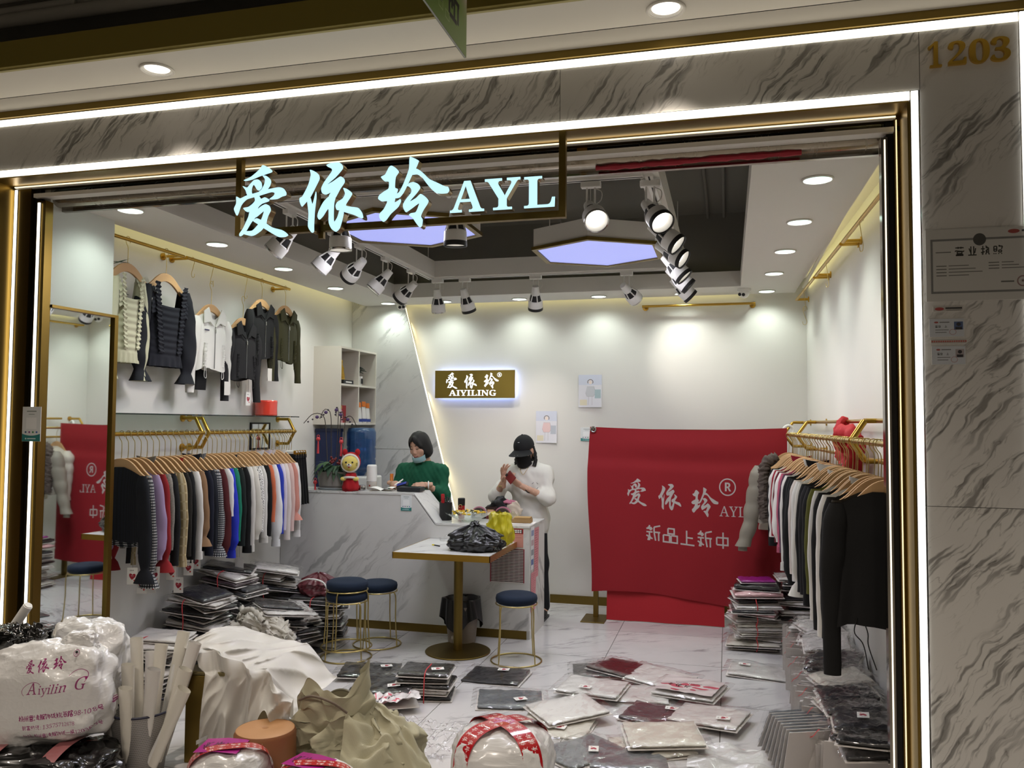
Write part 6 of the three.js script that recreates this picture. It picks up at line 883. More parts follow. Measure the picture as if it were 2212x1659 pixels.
{ // woman in the green jumper
  const J = { base: [-2.6, -6.86], neck: [-2.6, 1.32, -6.84], head: [-2.605, 1.44, -6.79], hrot: [0.3, -0.2, 0.1], sh: [[-2.77, 1.225, -6.86], [-2.43, 1.225, -6.86]], el: [[-2.83, 1.03, -6.76], [-2.38, 1.03, -6.8]], wr: [[-2.765, 1.135, -6.58], [-2.475, 1.13, -6.6]], hd: [[0.75, -0.1, 0.5], [-0.85, -0.05, 0.4]], hn: [[0.35, -0.75, -0.35], [-0.3, -0.75, -0.3]], kn: [[-2.68, 0.46, -6.85], [-2.52, 0.46, -6.85]], an: [[-2.69, 0.08, -6.88], [-2.51, 0.08, -6.88]] };
  const t = person('woman in a green cable knit jumper with a pulled down face mask behind the counter', J, { thumb: [-1, 1], curl: [[0.6, 0.65, 0.7, 0.75], [0.6, 0.75, 0.8, 0.85]], spread: [0.05, 0.05], tin: [0.8, 0.8], ease: 0.012, hem: 0.78, cuff: 0.45, wrinkle: 0.004, cable: 1, topName: 'jumper', topMat: std('#0c5238', 0.95, 0, { bumpMap: knit, bumpScale: 0.001 }), legMat: std('#22242b', 0.9) });
  // bob of dark hair
  H(t, 'hair', sdf((x, y, z) => { let d = ell(x, y, z, [0, 0.03, -0.014], [0.089, 0.108, 0.107]); d = smin(d, ell(x, y, z, [0, -0.045, -0.03], [0.094, 0.085, 0.085]), 0.04); d = Math.max(d, -0.118 - y + 0.02 * Math.sin(x * 40)); const face = ell(x, y, z, [-0.014, -0.045, 0.105], [0.068, 0.128, 0.1]); d = Math.max(d, -face); d = smin(d, cap(x, y, z, [0.01, 0.1, 0.068], [0.062, 0.03, 0.07], 0.014, 0.006), 0.025); return d + 0.002 * Math.sin(x * 160 + y * 30); }, [0, -0.01, 0], 0.16, 84), m.hair, J);
  H(t, 'face_mask', surf((u, v) => { const a = lerp(-1.25, 1.25, u), r = 0.066 + 0.012 * Math.cos(a), y = lerp(-0.118, -0.07, v) - 0.016 * (1 - Math.cos(a)) * -1.2; return [r * Math.sin(a), y, 0.02 + (0.066 + 0.008 * Math.sin(v * 3)) * Math.cos(a)]; }, 24, 6), std('#8fb0b4', 0.8), J, 'pale blue mask under the chin');
  for (const s of [-1, 1]) { H(t, 'eye', eyeLine(s, 0.012, -0.005), m.hair, J); H(t, 'eyebrow', browLine(s), m.hair, J); } H(t, 'lips', tube([[-0.024, -0.054, 0.083], [0, -0.061, 0.091], [0.024, -0.054, 0.083]], 0.0035, 12), std('#a0585a', 0.5), J);
  part(t, 'bracelet', xform(tor(0.03, 0.006, 0, 0, 0, 0, Q, 24, 8), [-2.455, 1.125, -6.62], [0, 0.35, 0]), m.plasticW);
  const c = thing('card_holder', 'black and blue card wallet held by the woman in green', 'wallet', [-2.63, 1.12, -6.47], 0.2); part(c, 'wallet', rbox(0.1, 0.012, 0.07, 0, 0.012, 0, 0.004, 0.3, 0, 0.25), m.black); part(c, 'blue_card', box(0.08, 0.003, 0.05, -0.005, 0.024, 0.012, 0.3, 0, 0.25), std('#2b3a9c', 0.5)); part(c, 'white_card', box(0.085, 0.003, 0.03, -0.03, 0.036, 0.0, 0.3, 0, 0.6), m.paper);
}
{ // woman in white with a black cap
  const J = { base: [-1.67, -7.0], neck: [-1.685, 1.31, -6.985], head: [-1.7, 1.415, -6.94], hrot: [0.3, -0.22, 0.03], sh: [[-1.83, 1.22, -7.0], [-1.525, 1.22, -7.0]], el: [[-1.93, 1.03, -6.87], [-1.475, 1.02, -6.88]], wr: [[-1.835, 1.165, -6.77], [-1.685, 1.13, -6.76]], hd: [[0.05, 0.9, 0.25], [-0.75, 0.55, 0.25]], hn: [[0.9, 0.05, 0.3], [0.1, 0.6, -0.6]], kn: [[-1.74, 0.46, -6.98], [-1.555, 0.46, -6.95]], an: [[-1.75, 0.08, -7.0], [-1.53, 0.08, -6.96]] };
  const t = person('woman in a white jumper, black cap and black face mask looking at a red phone', J, { thumb: [-1, 1], curl: [[0.25, 0.2, 0.3, 0.35], [0.7, 0.75, 0.8, 0.8]], spread: [0.3, 0.06], tin: [0.6, 0.7], ease: 0.016, hem: 0.68, cuff: 0.25, wrinkle: 0.006, topName: 'jumper', topMat: std('#d4d1c8', 0.92), legMat: std('#101114', 0.9) });
  const cm = std('#0b0b0d', 0.85);
  H(t, 'cap', M([sdf((x, y, z) => Math.max(ell(x, y, z, [0, 0.04, -0.008], [0.088, 0.102, 0.104]), 0.03 - y - 0.12 * z), [0, 0.05, 0], 0.14, 60), surf((u, v) => { const a = lerp(-1.25, 1.25, u), r = lerp(0.082, 0.082 + 0.075 * Math.cos(a * 0.9), v); return [r * Math.sin(a) * (0.95 + 0.0 * v), 0.035 - 0.028 * v * Math.cos(a) - 0.025 * Math.sin(a) ** 2 * (0.4 + v), 0.008 + r * Math.cos(a) * 1.12]; }, 26, 8), sph(0.008, 0, 0.142, -0.008, 10)]), cm, J);
  H(t, 'cap_emblem', M([-1, 1].map((s) => { const a = new THREE.TorusGeometry(0.0075, 0.0014, 6, 20, 4.4); a.rotateZ(s > 0 ? -2.2 : -2.2 + Math.PI); return a.translate(-s * 0.0042, 0.085, 0.087); })).rotateX(-0.12), m.plasticW, J, 'white interlocking letter emblem'); H(t, 'brim_print', box(0.036, 0.004, 0.002, 0, 0.013, 0.158), m.plasticW, J);
  H(t, 'face_mask', surf((u, v) => { const a = lerp(-1.35, 1.35, u), k = Math.cos(a), r = 0.074, y = lerp(-0.108, -0.006, v) - 0.02 * (1 - v) * k + 0.02 * (1 - k) * (1 - 2 * v) * 0.6; return [r * Math.sin(a), y, 0.012 + (0.078 + 0.024 * Math.sin(v * 2.6)) * k]; }, 26, 10), cm, J, 'black mask');
  for (const s of [-1, 1]) { H(t, 'eye', eyeLine(s, 0.014, -0.004), m.hair, J); H(t, 'hair_strand', rumple(tube([[s * 0.07, 0.03, -0.03], [s * 0.085, -0.04, -0.02], [s * 0.092, -0.1, 0.005], [s * 0.085, -0.13, 0.03]], 0.017, 20, false, 10), 0.004, 40), m.hair, J); H(t, 'earring', tor(0.009, 0.002, s * 0.082, -0.04, 0.0, 0, Q, 16, 6), m.goldLight, J); }
  H(t, 'back_hair', sdf((x, y, z) => Math.max(ell(x, y, z, [0, -0.02, -0.035], [0.084, 0.12, 0.075]), z - 0.0), [0, -0.02, -0.03], 0.14, 48), m.hair, J);
  part(t, 'necklace', tube([[-1.73, 1.29, -6.93], [-1.715, 1.25, -6.87], [-1.69, 1.215, -6.86], [-1.665, 1.25, -6.87], [-1.65, 1.29, -6.93]], 0.0018, 24), m.gold);
  for (const [dx, dy, r] of [[-0.02, 0.02, -0.8], [0.02, 0.02, 0.8], [-0.02, -0.02, 0.8], [0.02, -0.02, -0.8]]) part(t, 'stitched_mark', box(0.003, 0.018, 0.004, -1.585 + dx, 1.125 + dy, -6.862, 0, 0, r), m.black);
  part(t, 'bracelet', xform(tor(0.032, 0.004, 0, 0, 0, Q, 0, 24, 6), [-1.86, 1.13, -6.8], [0.3, 0, 0.2]), m.goldLight); part(t, 'bracelet', xform(tor(0.034, 0.004, 0, 0, 0, 0, 1.2, 24, 6), [-1.63, 1.1, -6.79], [0, 0, 0.5]), m.black);
  const p = thing('mobile_phone', 'dark red phone held by the woman in white', 'phone', [-1.765, 1.2, -6.72], 0.15); part(p, 'case', rbox(0.075, 0.15, 0.01, 0, 0, 0, 0.004, -1.0, 0, 0.9), std('#6f1418', 0.4)); part(p, 'camera_block', rbox(0.024, 0.03, 0.006, -0.03, 0.02, 0.008, 0.002, -1.0, 0, 0.9), m.black);
}

/* ================= PACKED GARMENTS ================= */
function pillow(w, h, d, sd, amp = 0.1) { return surf((u, v) => { const a = u * TAU, b = (v - 0.5) * Math.PI, sp = (x, e) => Math.sign(x) * Math.pow(Math.abs(x), e), cb = sp(Math.cos(b), 0.55); let x = cb * sp(Math.cos(a), 0.6), z = cb * sp(Math.sin(a), 0.75), y = sp(Math.sin(b), 0.65); const k = 1 + amp * (n3(x * 1.2 + sd, y * 1.2, z * 1.2) + 0.45 * (0.5 - 1.6 * Math.sqrt(Math.abs(n3(x * 1.9 + y * 1.3, y * 1.6 + sd, z * 2))+0.003)) + 0.25 * (0.4 - Math.abs(n3(x * 4 + sd, y * 2.5 - x * 2, z * 4)))); return [x * w * k, y * h * k, z * d * k]; }, 96, 60, true); }

const slabGeo = [0, 1, 2, 3, 4, 5].map((k) => {
  const g = new THREE.BoxGeometry(1, 1, 1, 12, 2, 10), p = g.attributes.position;
  for (let i = 0; i < p.count; i++) { let x = p.getX(i), y = p.getY(i), z = p.getZ(i); const e = Math.max(Math.abs(x), Math.abs(z)) * 2, r = e > 0.85 ? 1 - 0.55 * (e - 0.85) / 0.15 : 1, nz = 0.5 * n3(x * 3 + k * 9, z * 3, 1) + 0.35 * n3(x * 9, z * 7, k * 5 + 3); y = (y > 0 ? y * r + nz * 0.35 * (0.4 + Math.abs(y)) : y * r + 0.05 * nz); x *= 1 + 0.02 * n3(z * 6, k, y); z *= 1 + 0.025 * n3(x * 6, k + 4, y); p.setXYZ(i, x, y, z); }
  const h = mergeVertices((g.deleteAttribute('uv'), g.deleteAttribute('normal'), g), 1e-4); h.computeVertexNormals(); const q = h.attributes.position, uv = new Float32Array(q.count * 2); for (let i = 0; i < q.count; i++) { uv[i * 2] = q.getX(i) * 0.45 + k * 0.37 + q.getY(i) * 0.1; uv[i * 2 + 1] = q.getZ(i) * 0.4 + k * 0.21; } h.setAttribute('uv', new THREE.BufferAttribute(uv, 2)); return h;
});
const filmGeo = [0, 1, 2].map((k) => surf((u, v) => [u - 0.5, 0.5 + 0.5 * n3(u * 4 + k, v * 4, 2) + 0.45 * n3(u * 12, v * 9, k) - (Math.max(Math.abs(u - 0.5), Math.abs(v - 0.5)) > 0.46 ? 0.8 : 0), v - 0.5], 22, 18));
const cardGeo = new THREE.BoxGeometry(1, 1, 1);
const gloss = (c) => phy(c, 0.32, { clearcoat: 0.9, clearcoatRoughness: 0.1, bumpMap: crinkle, bumpScale: 0.004 });
const PM = { white: gloss('#dcd8d3'), cream: gloss('#d6d1c4'), black: gloss('#151416'), charcoal: gloss('#2b2a2e'), grey: gloss('#6b6e72'), navy: gloss('#14161f'), maroon: gloss('#3a1218'), mauve: gloss('#4d3f44'), pink: gloss('#cfa4a6') };
const cardMat = std('#d2ccc6', 0.6), film = phy('#ffffff', 0.1, { transmission: 1, thickness: 0, ior: 1.45 });
const smallTag = new THREE.PlaneGeometry(0.075, 0.05).rotateX(-Q);
const tagFlat = std('#ffffff', 0.5, 0, { map: (() => { const t = heartTex.clone(); t.center.set(0.5, 0.5); t.rotation = Q; t.needsUpdate = true; return t; })() });
const printGeo = surf((u, v) => [u - 0.5, 0.004 * n3(u * 4, v * 4, 3), v - 0.5], 16, 12), printMat = phy('#ffffff', 0.25, { clearcoat: 1, map: canvas(256, 192, (c, w, h) => { c.fillStyle = '#dcd3d0'; c.fillRect(0, 0, w, h); c.fillStyle = '#c25a68'; for (let i = 0; i < 9; i++) { c.beginPath(); c.ellipse(rnd(20, w - 20), rnd(20, h * 0.7), rnd(14, 40), rnd(8, 18), rnd(-0.4, 0.4), 0, TAU); c.fill(); } c.fillStyle = '#1d1a1a'; drawName(c, 40, 60, 34, 0.25); c.font = '14px sans-serif'; c.fillText('AIYILING FASHION', 60, 118); }) });
function pack(pos, rot, w, h, d, kind, label, group, o = {}) {
  const t = thing('packed_garment', label, 'packed garment', pos, 0, group); t.rotation.set(rot[0], rot[1], rot[2], 'YXZ');
  const s = part(t, 'folded_cloth', slabGeo[Math.floor(rnd(0, 5.99))], PM[kind]); s.scale.set(w * 0.94, h, d * 0.94); s.position.y = h / 2 + 0.003;
  const c = part(t, 'backing_card', cardGeo, cardMat); c.scale.set(w, 0.003, d); c.position.y = 0.0015;
  if (o.film) { const f = part(t, 'plastic_sleeve', filmGeo[Math.floor(rnd(0, 2.99))], film); f.scale.set(w * 1.14, h * 0.4, d * 1.12); f.position.y = h + 0.002; }
  if (o.tag) { const q = part(t, 'hang_tag', smallTag, tagFlat, 'white tag with a red heart'); q.position.set(o.tag[0] * w, h + 0.014, o.tag[1] * d); q.rotation.y = o.tag[2] ?? 0.4; }
  if (o.print) { const q = part(t, 'printed_film', printGeo, printMat); q.scale.set(w * 0.9, 1, d * 0.85); q.position.y = h + 0.016; }
  return t;
}
const KN = { white: 'white', cream: 'cream', black: 'black', charcoal: 'charcoal', grey: 'grey', navy: 'dark navy', maroon: 'maroon', mauve: 'mauve grey', pink: 'pale pink' };
function stack(x, z, top, yaw, kinds, label, group, o = {}) {
  let y = o.y0 ?? 0.002, i = 0; const w = o.w ?? 0.34, d = o.d ?? 0.26; const th = o.th ?? 0.03;
  while (y < top) { const h = th * rnd(0.75, 1.15), f = i / 14, tz = (o.tiltZ ?? 0) * (0.6 + 0.4 * f) + rnd(-0.04, 0.04), tx = (o.tiltX ?? 0) + rnd(-0.035, 0.035); pack([x + rnd(-0.05, 0.05) + (o.dx ?? 0) * i, y + Math.abs(Math.sin(tz)) * w / 2 + Math.abs(Math.sin(tx)) * d / 2, z + rnd(-0.045, 0.045) + (o.dz ?? 0) * i], [tx, yaw + rnd(-0.32, 0.32), tz], w * rnd(0.85, 1.1), h, d * rnd(0.88, 1.1), ...((k) => [k, KN[k] + ' package, ' + ORD[i] + ' from the floor in the ' + label])(pick(kinds)), group, { film: rnd() < 0.5 }); y += h + 0.006; i++; }
  if (o.tie) for (let k = 0; k < o.tie; k++) { const y1 = top * (k + 1) / o.tie, y0 = y1 - top / o.tie * 0.9, s = solo('tie_string', tube([[x - w * 0.02, y0, z + d * 0.56], [x + w * 0.01, (y0 + y1) / 2, z + d * 0.585], [x - w * 0.02, y1 + 0.01, z + d * 0.55], [x, y1 + 0.02, z], [x, y1, z - d * 0.55]], 0.0035, 24, false, 5), m.string, 'red string round bundle ' + ['one', 'two', 'three', 'four'][k] + ' of the stack ' + o.where.replace('low front stack ', 'lowest '), 'string', 'red strings round the bundles'); }
}
const darkK = ['black', 'white', 'charcoal', 'navy', 'white', 'black'], lightK = ['white', 'white', 'cream', 'white', 'charcoal', 'pink'];
const gl = 'packed garments heaped under the left rail';
stack(-3.36, -4.36, 0.34, 0.1, darkK, 'low front stack under the left rail', gl, { tiltZ: -0.1, tie: 1, where: 'low front stack under the left rail' });
stack(-3.34, -4.74, 0.5, -0.1, darkK, 'middle stack under the left rail', gl, { tiltZ: -0.12, tie: 2, where: 'under the middle of the left rail' });
stack(-3.36, -5.14, 0.6, 0.15, ['black', 'charcoal', 'white', 'mauve', 'black'], 'tallest stack under the left rail', gl, { tiltZ: -0.14, tie: 2, where: 'tallest under the left rail' });
stack(-3.3, -5.62, 0.52, 0.5, darkK, 'stack by the counter', gl, { tiltZ: -0.16, tie: 1, where: 'under the left rail by the counter' });
stack(-3.02, -5.1, 0.36, 0.7, ['white', 'black', 'charcoal', 'white', 'mauve'], 'slanting stack before the tallest one', gl, { tiltZ: -0.22, dx: 0.004, tie: 2, where: 'before the tallest one' });
stack(-2.95, -5.68, 0.34, 0.2, ['black', 'charcoal', 'white', 'black'], 'stack behind the stools', gl, { tie: 1, where: 'behind the stools' });
stack(-2.96, -4.72, 0.2, 0.9, ['white', 'black', 'cream', 'charcoal'], 'low heap behind the white plastic sheet', gl, { tiltZ: -0.1 });
stack(-3.02, -5.42, 0.3, -0.4, ['black', 'white', 'charcoal'], 'stack nearest the counter front', gl, { tiltZ: -0.1, tie: 1, where: 'in the middle before the counter' });
stack(-3.34, -4.06, 0.1, 0.2, ['white', 'white', 'cream'], 'low pale heap beside the mirror', gl, {});
// bundle tied with strings beside the banner
stack(0.2, -6.5, 0.36, 0.0, lightK, 'tied stack beside the red banner', 'packed garments stacked beside the banner', { w: 0.36, d: 0.3, th: 0.024, tie: 4, where: 'beside the red banner' });
pack([0.2, 0.385, -6.5], [0, 0.1, 0.03], 0.36, 0.04, 0.3, 'pink', 'pale pink packed garment near the top of the stack beside the banner'); pack([0.21, 0.43, -6.52], [0, -0.1, 0], 0.34, 0.045, 0.28, 'black', 'black packed garment on top of the stack beside the banner'); { const q = pack([0.2, 0.48, -6.52], [0, 0.15, 0.02], 0.26, 0.02, 0.2, 'maroon', 'bright magenta packed garment crowning the stack beside the banner'); q.children[0].material = gloss('#8a1478'); }
stack(0.52, -6.62, 0.5, 0.1, ['charcoal', 'black', 'white', 'mauve'], 'dark stack behind the tied one', 'packed garments stacked beside the banner', { w: 0.26, d: 0.3 });
// files of packages standing on edge along the right wall
{
  const g = 'packages standing along the right wall';
  for (let i = 0; i < 66; i++) {
    const z = lerp(-6.25, -4.0, i / 65), dark = rnd() < 0.22, kind = dark ? pick(['charcoal', 'mauve', 'black']) : pick(['white', 'white', 'cream', 'white', 'pink']), x = 0.52 + rnd(-0.03, 0.03), hgt = rnd(0.2, 0.27);
    pack([x, 0.012 + hgt / 2, z], [-1.25 + rnd(-0.15, 0.15), rnd(-0.14, 0.14), rnd(-0.08, 0.08)], 0.3 + rnd(-0.03, 0.03), 0.02, hgt, kind, KN[kind] + ' package on edge in the right wall row, ' + ORD[i] + ' from the back', g, { film: 1 });
  }
  for (let i = 0; i < 22; i++) { const z = lerp(-5.9, -3.75, (i % 11) / 10) + rnd(-0.05, 0.05), k = i < 11 ? 0 : 1, dark = rnd() < 0.4; pack([0.57 + rnd(-0.03, 0.02), 0.285 + k * 0.045 + rnd(0, 0.01), z], [rnd(-0.1, 0.1), rnd(-0.4, 0.4), rnd(0, 0.14)], 0.27, 0.03, 0.24, dark ? pick(['black', 'charcoal', 'navy']) : pick(['white', 'cream', 'white']), (dark ? 'dark' : 'pale') + ' package lying flat on the right wall row, ' + ORD[i % 11] + ' from the back, ' + (k ? 'upper' : 'lower') + ' layer', 'packages lying on the right row', { film: 1, tag: i % 5 === 0 ? [0, 0, 1.5] : null }); }
  for (let i = 0; i < 8; i++) pack([0.3 + i * 0.012, 0.012 + 0.125, -4.42 + i * 0.045], [-1.0 - i * 0.04, 0.42, 0], 0.3, 0.022, 0.25, 'grey', 'grey package in the fan by the right row, ' + ORD[i] + ' from the back', 'fan of grey packages', { film: 1 });
  for (let i = 0; i < 7; i++) { const z = lerp(-5.9, -4.1, i / 6), x = 0.37; solo('tie_string', surf((u, v) => [x - 0.03 + 0.05 * u + 0.0 * v, 0.2 + 0.09 * u + 0.004 * Math.sin(u * 9), z + 0.1 * u + 0.012 * v], 10, 1), m.string, 'loose red string tail on the right row, ' + ORD[i] + ' from the back', 'string', 'red string tails on the right row'); }
}
// packages scattered on the floor
const fp = [
  [800, 1452, 0.02, 0.25, 'black', 'black packed garment at the back of the pile left of the table foot', { tag: [0.25, -0.1, 0.3] }], [832, 1482, 0.06, 0.1, 'black', 'black packed garment on the front of the pile left of the table foot', { tag: [0.2, 0.25, 0.3] }],
  [1072, 1464, 0.002, -0.05, 'charcoal', 'single dark packed garment on the floor between table foot and stool', { tag: [0.08, -0.2, 0.1] }], [1102, 1516, 0.002, 0.25, 'grey', 'grey packed garment with a heart tag on the floor before the stool', { tag: [0.15, 0.15, 0.4] }],
  [1345, 1447, 0.03, -0.5, 'maroon', 'dark maroon packed garment topmost at the back of the white heap', {}], [1300, 1452, 0.002, 0.2, 'charcoal', 'dark packed garment under the maroon one', { tag: [0.1, 0.2, 0.2] }], [1280, 1488, 0.035, -0.15, 'white', 'white packed garment with heart tag overlapping the maroon one', { tag: [-0.05, 0.25, 0] }], [1375, 1504, 0.002, 0.1, 'white', 'white packed garment in the middle of the floor heap', {}], [1428, 1468, 0.03, -0.35, 'white', 'white packed garment right of the maroon one', {}],
  [1490, 1494, 0.04, -0.3, 'white', 'pink printed packed garment on the right of the floor heap', { print: 1 }], [1425, 1552, 0.002, -0.25, 'mauve', 'mauve grey packed garment in a clear sleeve in the floor heap', { tag: [0.1, -0.3, 0.2] }], [1532, 1552, 0.03, -0.3, 'white', 'white packed garment with drawstring loop at the right of the heap', { tag: [0.25, 0.2, 0.2] }], [1432, 1592, 0.05, 0.25, 'cream', 'cream packed garment on top at the front of the heap', {}], [1408, 1618, 0.002, 0.45, 'cream', 'cream packed garment underneath at the front of the heap', {}],
  [1200, 1572, 0.002, -0.1, 'cream', 'cream packed garment behind the red taped parcel', { tag: [0.1, 0.2, 0] }], [1225, 1536, 0.05, 0.7, 'white', 'white packed garment folded up at the left of the floor heap', {}], [1258, 1628, 0.002, 0.9, 'grey', 'grey packed garment in crackling film right of the parcel', { tag: [0.05, 0.2, 0.8] }], [1355, 1644, 0.002, 0.2, 'grey', 'glossy grey packed garment at the bottom of the floor heap', {}], [1640, 1455, 0.002, -0.12, 'white', 'lone white packed garment on the floor before the right row', { tag: [-0.25, -0.15, 0] }],
];
fp.forEach(([px, py, y, yaw, kind, lab, o], i) => { const p = at(px, py, 'y', Math.max(0, y)); pack([p.x, y, p.z], [rnd(-0.03, 0.06), yaw, rnd(-0.05, 0.05)], 0.4, 0.024, 0.31, kind, lab, 'packed garments scattered on the floor', { film: 1, ...o }); });
{ const p = at(925, 1500, 'y', 0); for (let i = 0; i < 5; i++) pack([p.x + rnd(-0.02, 0.02), 0.003 + i * 0.034, p.z + 0.02], [0, 0.12 + rnd(-0.1, 0.1), 0], 0.32, 0.026, 0.25, i === 1 ? 'white' : 'black', (i === 1 ? 'white' : 'black') + ' packed garment, ' + ORD[i] + ' from the floor in the small tied bundle', 'small tied bundle on the floor', { film: i === 4, tag: i === 4 ? [0.25, 0.2, 0.3] : null }); solo('tie_string', tube([[p.x + 0.03, 0.0, p.z + 0.16], [p.x + 0.035, 0.09, p.z + 0.17], [p.x + 0.03, 0.17, p.z + 0.14], [p.x + 0.02, 0.185, p.z]], 0.0035, 20), m.string, 'red string round the small bundle right of the black pile', 'string', 'red strings round the bundles'); }
const printed = (w, h) => canvas(w, h, (c) => { c.fillStyle = '#dcd6d6'; c.fillRect(0, 0, w, h); c.fillStyle = '#222'; c.save(); c.translate(30, 30); c.rotate(0.2); drawName(c, 0, 0, 40); c.restore(); c.fillStyle = '#d4576a'; for (let i = 0; i < 14; i++) { const x = rnd(10, w - 20), y = rnd(10, h - 20); c.beginPath(); for (let k = 0; k < 5; k++) c.arc(x + 7 * Math.cos(k * 1.26), y + 7 * Math.sin(k * 1.26), 5, 0, TAU); c.fill(); } c.strokeStyle = '#d4576a'; c.lineWidth = 5; c.strokeRect(w * 0.3, h * 0.45, w * 0.4, h * 0.3); });
{ const p = at(838, 1528, 'y', 0), t = thing('printed_bag', 'white printed garment bag with pink flowers before the black pile', 'bag', [p.x, 0.03, p.z], 0.5); part(t, 'sleeve', surf((u, v) => [(u - 0.5) * 0.34, 0.025 + 0.02 * n3(u * 5, v * 5, 3) + 0.05 * u * v, (v - 0.5) * 0.3], 20, 16), phy('#ffffff', 0.3, { map: printed(256, 256), clearcoat: 1 })); part(t, 'backing_card', box(0.33, 0.004, 0.29, 0, 0.006, 0), cardMat); }
// white trousers thrown over the left heap
{
  const t = thing('white_trousers', 'crumpled white trousers thrown over the packed stacks with one leg to the floor', 'trousers'), wm = std('#c4beb2', 0.9); const p = at(590, 1340, 'z', -4.98);
  part(t, 'gathered_seat', crease(pillow(0.19, 0.075, 0.13, 51, 0.25), 0.035, 8, 4).rotateZ(-0.35).translate(p.x - 0.02, p.y - 0.03, p.z + 0.08), wm);
  part(t, 'leg', surf((u, v) => { const a = u * TAU, k = 1 + 0.16 * Math.sin(v * 14 + a * 2), x = lerp(-2.98, -2.72, Math.pow(v, 0.7)), y = lerp(0.34, 0.0, Math.pow(v, 1.25)) + 0.05 * Math.sin(v * 3), z = lerp(-4.86, -4.93, v); return [x + 0.07 * k * Math.cos(a), y + 0.02 * Math.sin(a) * k + 0.012, z + 0.04 * Math.sin(a) * k]; }, 24, 30, true), wm); part(t, 'waistband', crease(tube([[p.x - 0.16, p.y + 0.07, p.z + 0.12], [p.x - 0.06, p.y + 0.1, p.z + 0.16], [p.x + 0.05, p.y + 0.04, p.z + 0.2]], 0.018, 40, false, 10), 0.006, 20), wm);
}
{ const t = thing('maroon_bag', 'maroon plastic bag with a white cord at the end of the left heap', 'bag', [-2.98, 0.36, -5.7]); part(t, 'film', sackGeo(0.15, 0.16, 0.12, 9), phy('#5c2028', 0.4, { clearcoat: 0.5 })); part(t, 'cord', tube([[-0.12, 0.1, 0.1], [0, 0.14, 0.14], [0.1, 0.12, 0.13], [0.14, 0.06, 0.12]], 0.006, 24), m.plasticW); }

/* ================= FOREGROUND BAGS AND BINS ================= */
const whiteBag = (o = {}) => phy('#dedddb', 0.3, { clearcoat: 0.6, clearcoatRoughness: 0.15, bumpMap: crinkle, bumpScale: 0.0025, ...o });
const planar = (g, w, h) => { const p = g.attributes.position, uv = g.attributes.uv; for (let i = 0; i < p.count; i++) uv.setXY(i, p.getX(i) / (2 * w) + 0.5, p.getY(i) / (2 * h) + 0.5); return g; };
{
  const tx = canvas(1024, 768, (c, w, h) => {
    c.fillStyle = '#dddcda'; c.fillRect(0, 0, w, h); c.fillStyle = c.strokeStyle = '#8f1a63'; drawName(c, 500, 112, 84, 0.26); registered(c, 822, 105, 20); c.font = 'italic 110px serif'; c.save(); c.translate(490, 335); c.transform(1, 0, -0.15, 1, 0, 0); c.fillText('A', 0, 0); c.font = 'italic 78px serif'; c.fillText('iyilin', 88, 0); c.font = 'italic 110px serif'; c.fillText('G', 320, 0); c.restore(); c.lineWidth = 3; c.beginPath(); c.moveTo(470, 340); c.bezierCurveTo(430, 290, 560, 220, 610, 270); c.stroke(); c.beginPath(); c.moveTo(790, 240); c.bezierCurveTo(850, 170, 950, 220, 890, 290); c.stroke();
    write(c, '杭州意法服饰城杭海路98-108号', 430, 468, 37, 0.13, 1.0); write(c, '财富热线：13575712678', 450, 535, 30, 0.1, 1.08, 'serif'); write(c, '地址：杭州意法服饰城一楼1203号', 450, 592, 30, 0.1, 1.02, 'serif');
  });
  const t = thing('carrier_bag', 'stuffed white carrier bag printed in magenta with the shop name', 'bag', [-2.99, 0.42, -3.16], 0.22); t.rotation.z = 0.1;
  const W = 0.285, Hh = 0.225, g = planar(pillow(W, Hh, 0.15, 4, 0.09), W * 1.12, Hh * 1.12); part(t, 'film', g, whiteBag({ color: '#ffffff', map: tx })); part(t, 'handle_ear', crease(place(pillow(0.08, 0.05, 0.05, 8, 0.12), 0.16, 0.21, 0), 0.004, 12), whiteBag()); part(t, 'punch_hole', sph(0.006, 0.2, 0.19, 0.1, 8), m.black);
  const b = thing('rubbish_bag', 'small crumpled black bag on top of the printed carrier bag', 'bag', [-3.2, 0.6, -3.2]); part(b, 'film', crease(pillow(0.13, 0.09, 0.1, 12, 0.2), 0.02, 7), phy('#0c0c0b', 0.16, { clearcoat: 1 })); part(b, 'twist', rumple(sph(0.05, 0.09, 0.07, 0, 18, 1, 0.9, 0.7), 0.02, 20), phy('#0c0c0b', 0.16, { clearcoat: 1 }));
  const w2 = thing('carrier_bag', 'plain white carrier bag behind the small black bag', 'bag', [-3.0, 0.52, -3.42]); part(w2, 'film', crease(pillow(0.2, 0.17, 0.1, 18, 0.1), 0.005, 5), whiteBag()); const w3 = thing('plastic_roll', 'thin white roll leaning at the left frame edge', 'roll', [-3.36, 0.62, -3.28]); part(w3, 'sleeve', bar([-0.08, -0.12, 0], [0.1, 0.14, -0.02], 0.022, 14), m.paper); part(w3, 'end_cap', bar([0.1, 0.14, -0.02], [0.104, 0.145, -0.02], 0.018, 12), m.white);
  const k = thing('rubbish_bag', 'big black bundle with pink tape under the printed carrier bag', 'bag', [-3.02, 0.105, -3.08], 0.2); part(k, 'film', crease(pillow(0.42, 0.115, 0.2, 22, 0.1), 0.012, 8), phy('#080808', 0.25, { clearcoat: 0.7 })); for (const x of [-0.16, 0.12]) part(k, 'pink_tape', surf((u, v) => { const a = lerp(-0.6, 2.2, u); return [x + 0.07 * v + 0.06 * u, 0.132 * Math.sin(a), 0.225 * Math.cos(a)]; }, 30, 2), phy('#9a5a5c', 0.3, { clearcoat: 0.8 }));
}
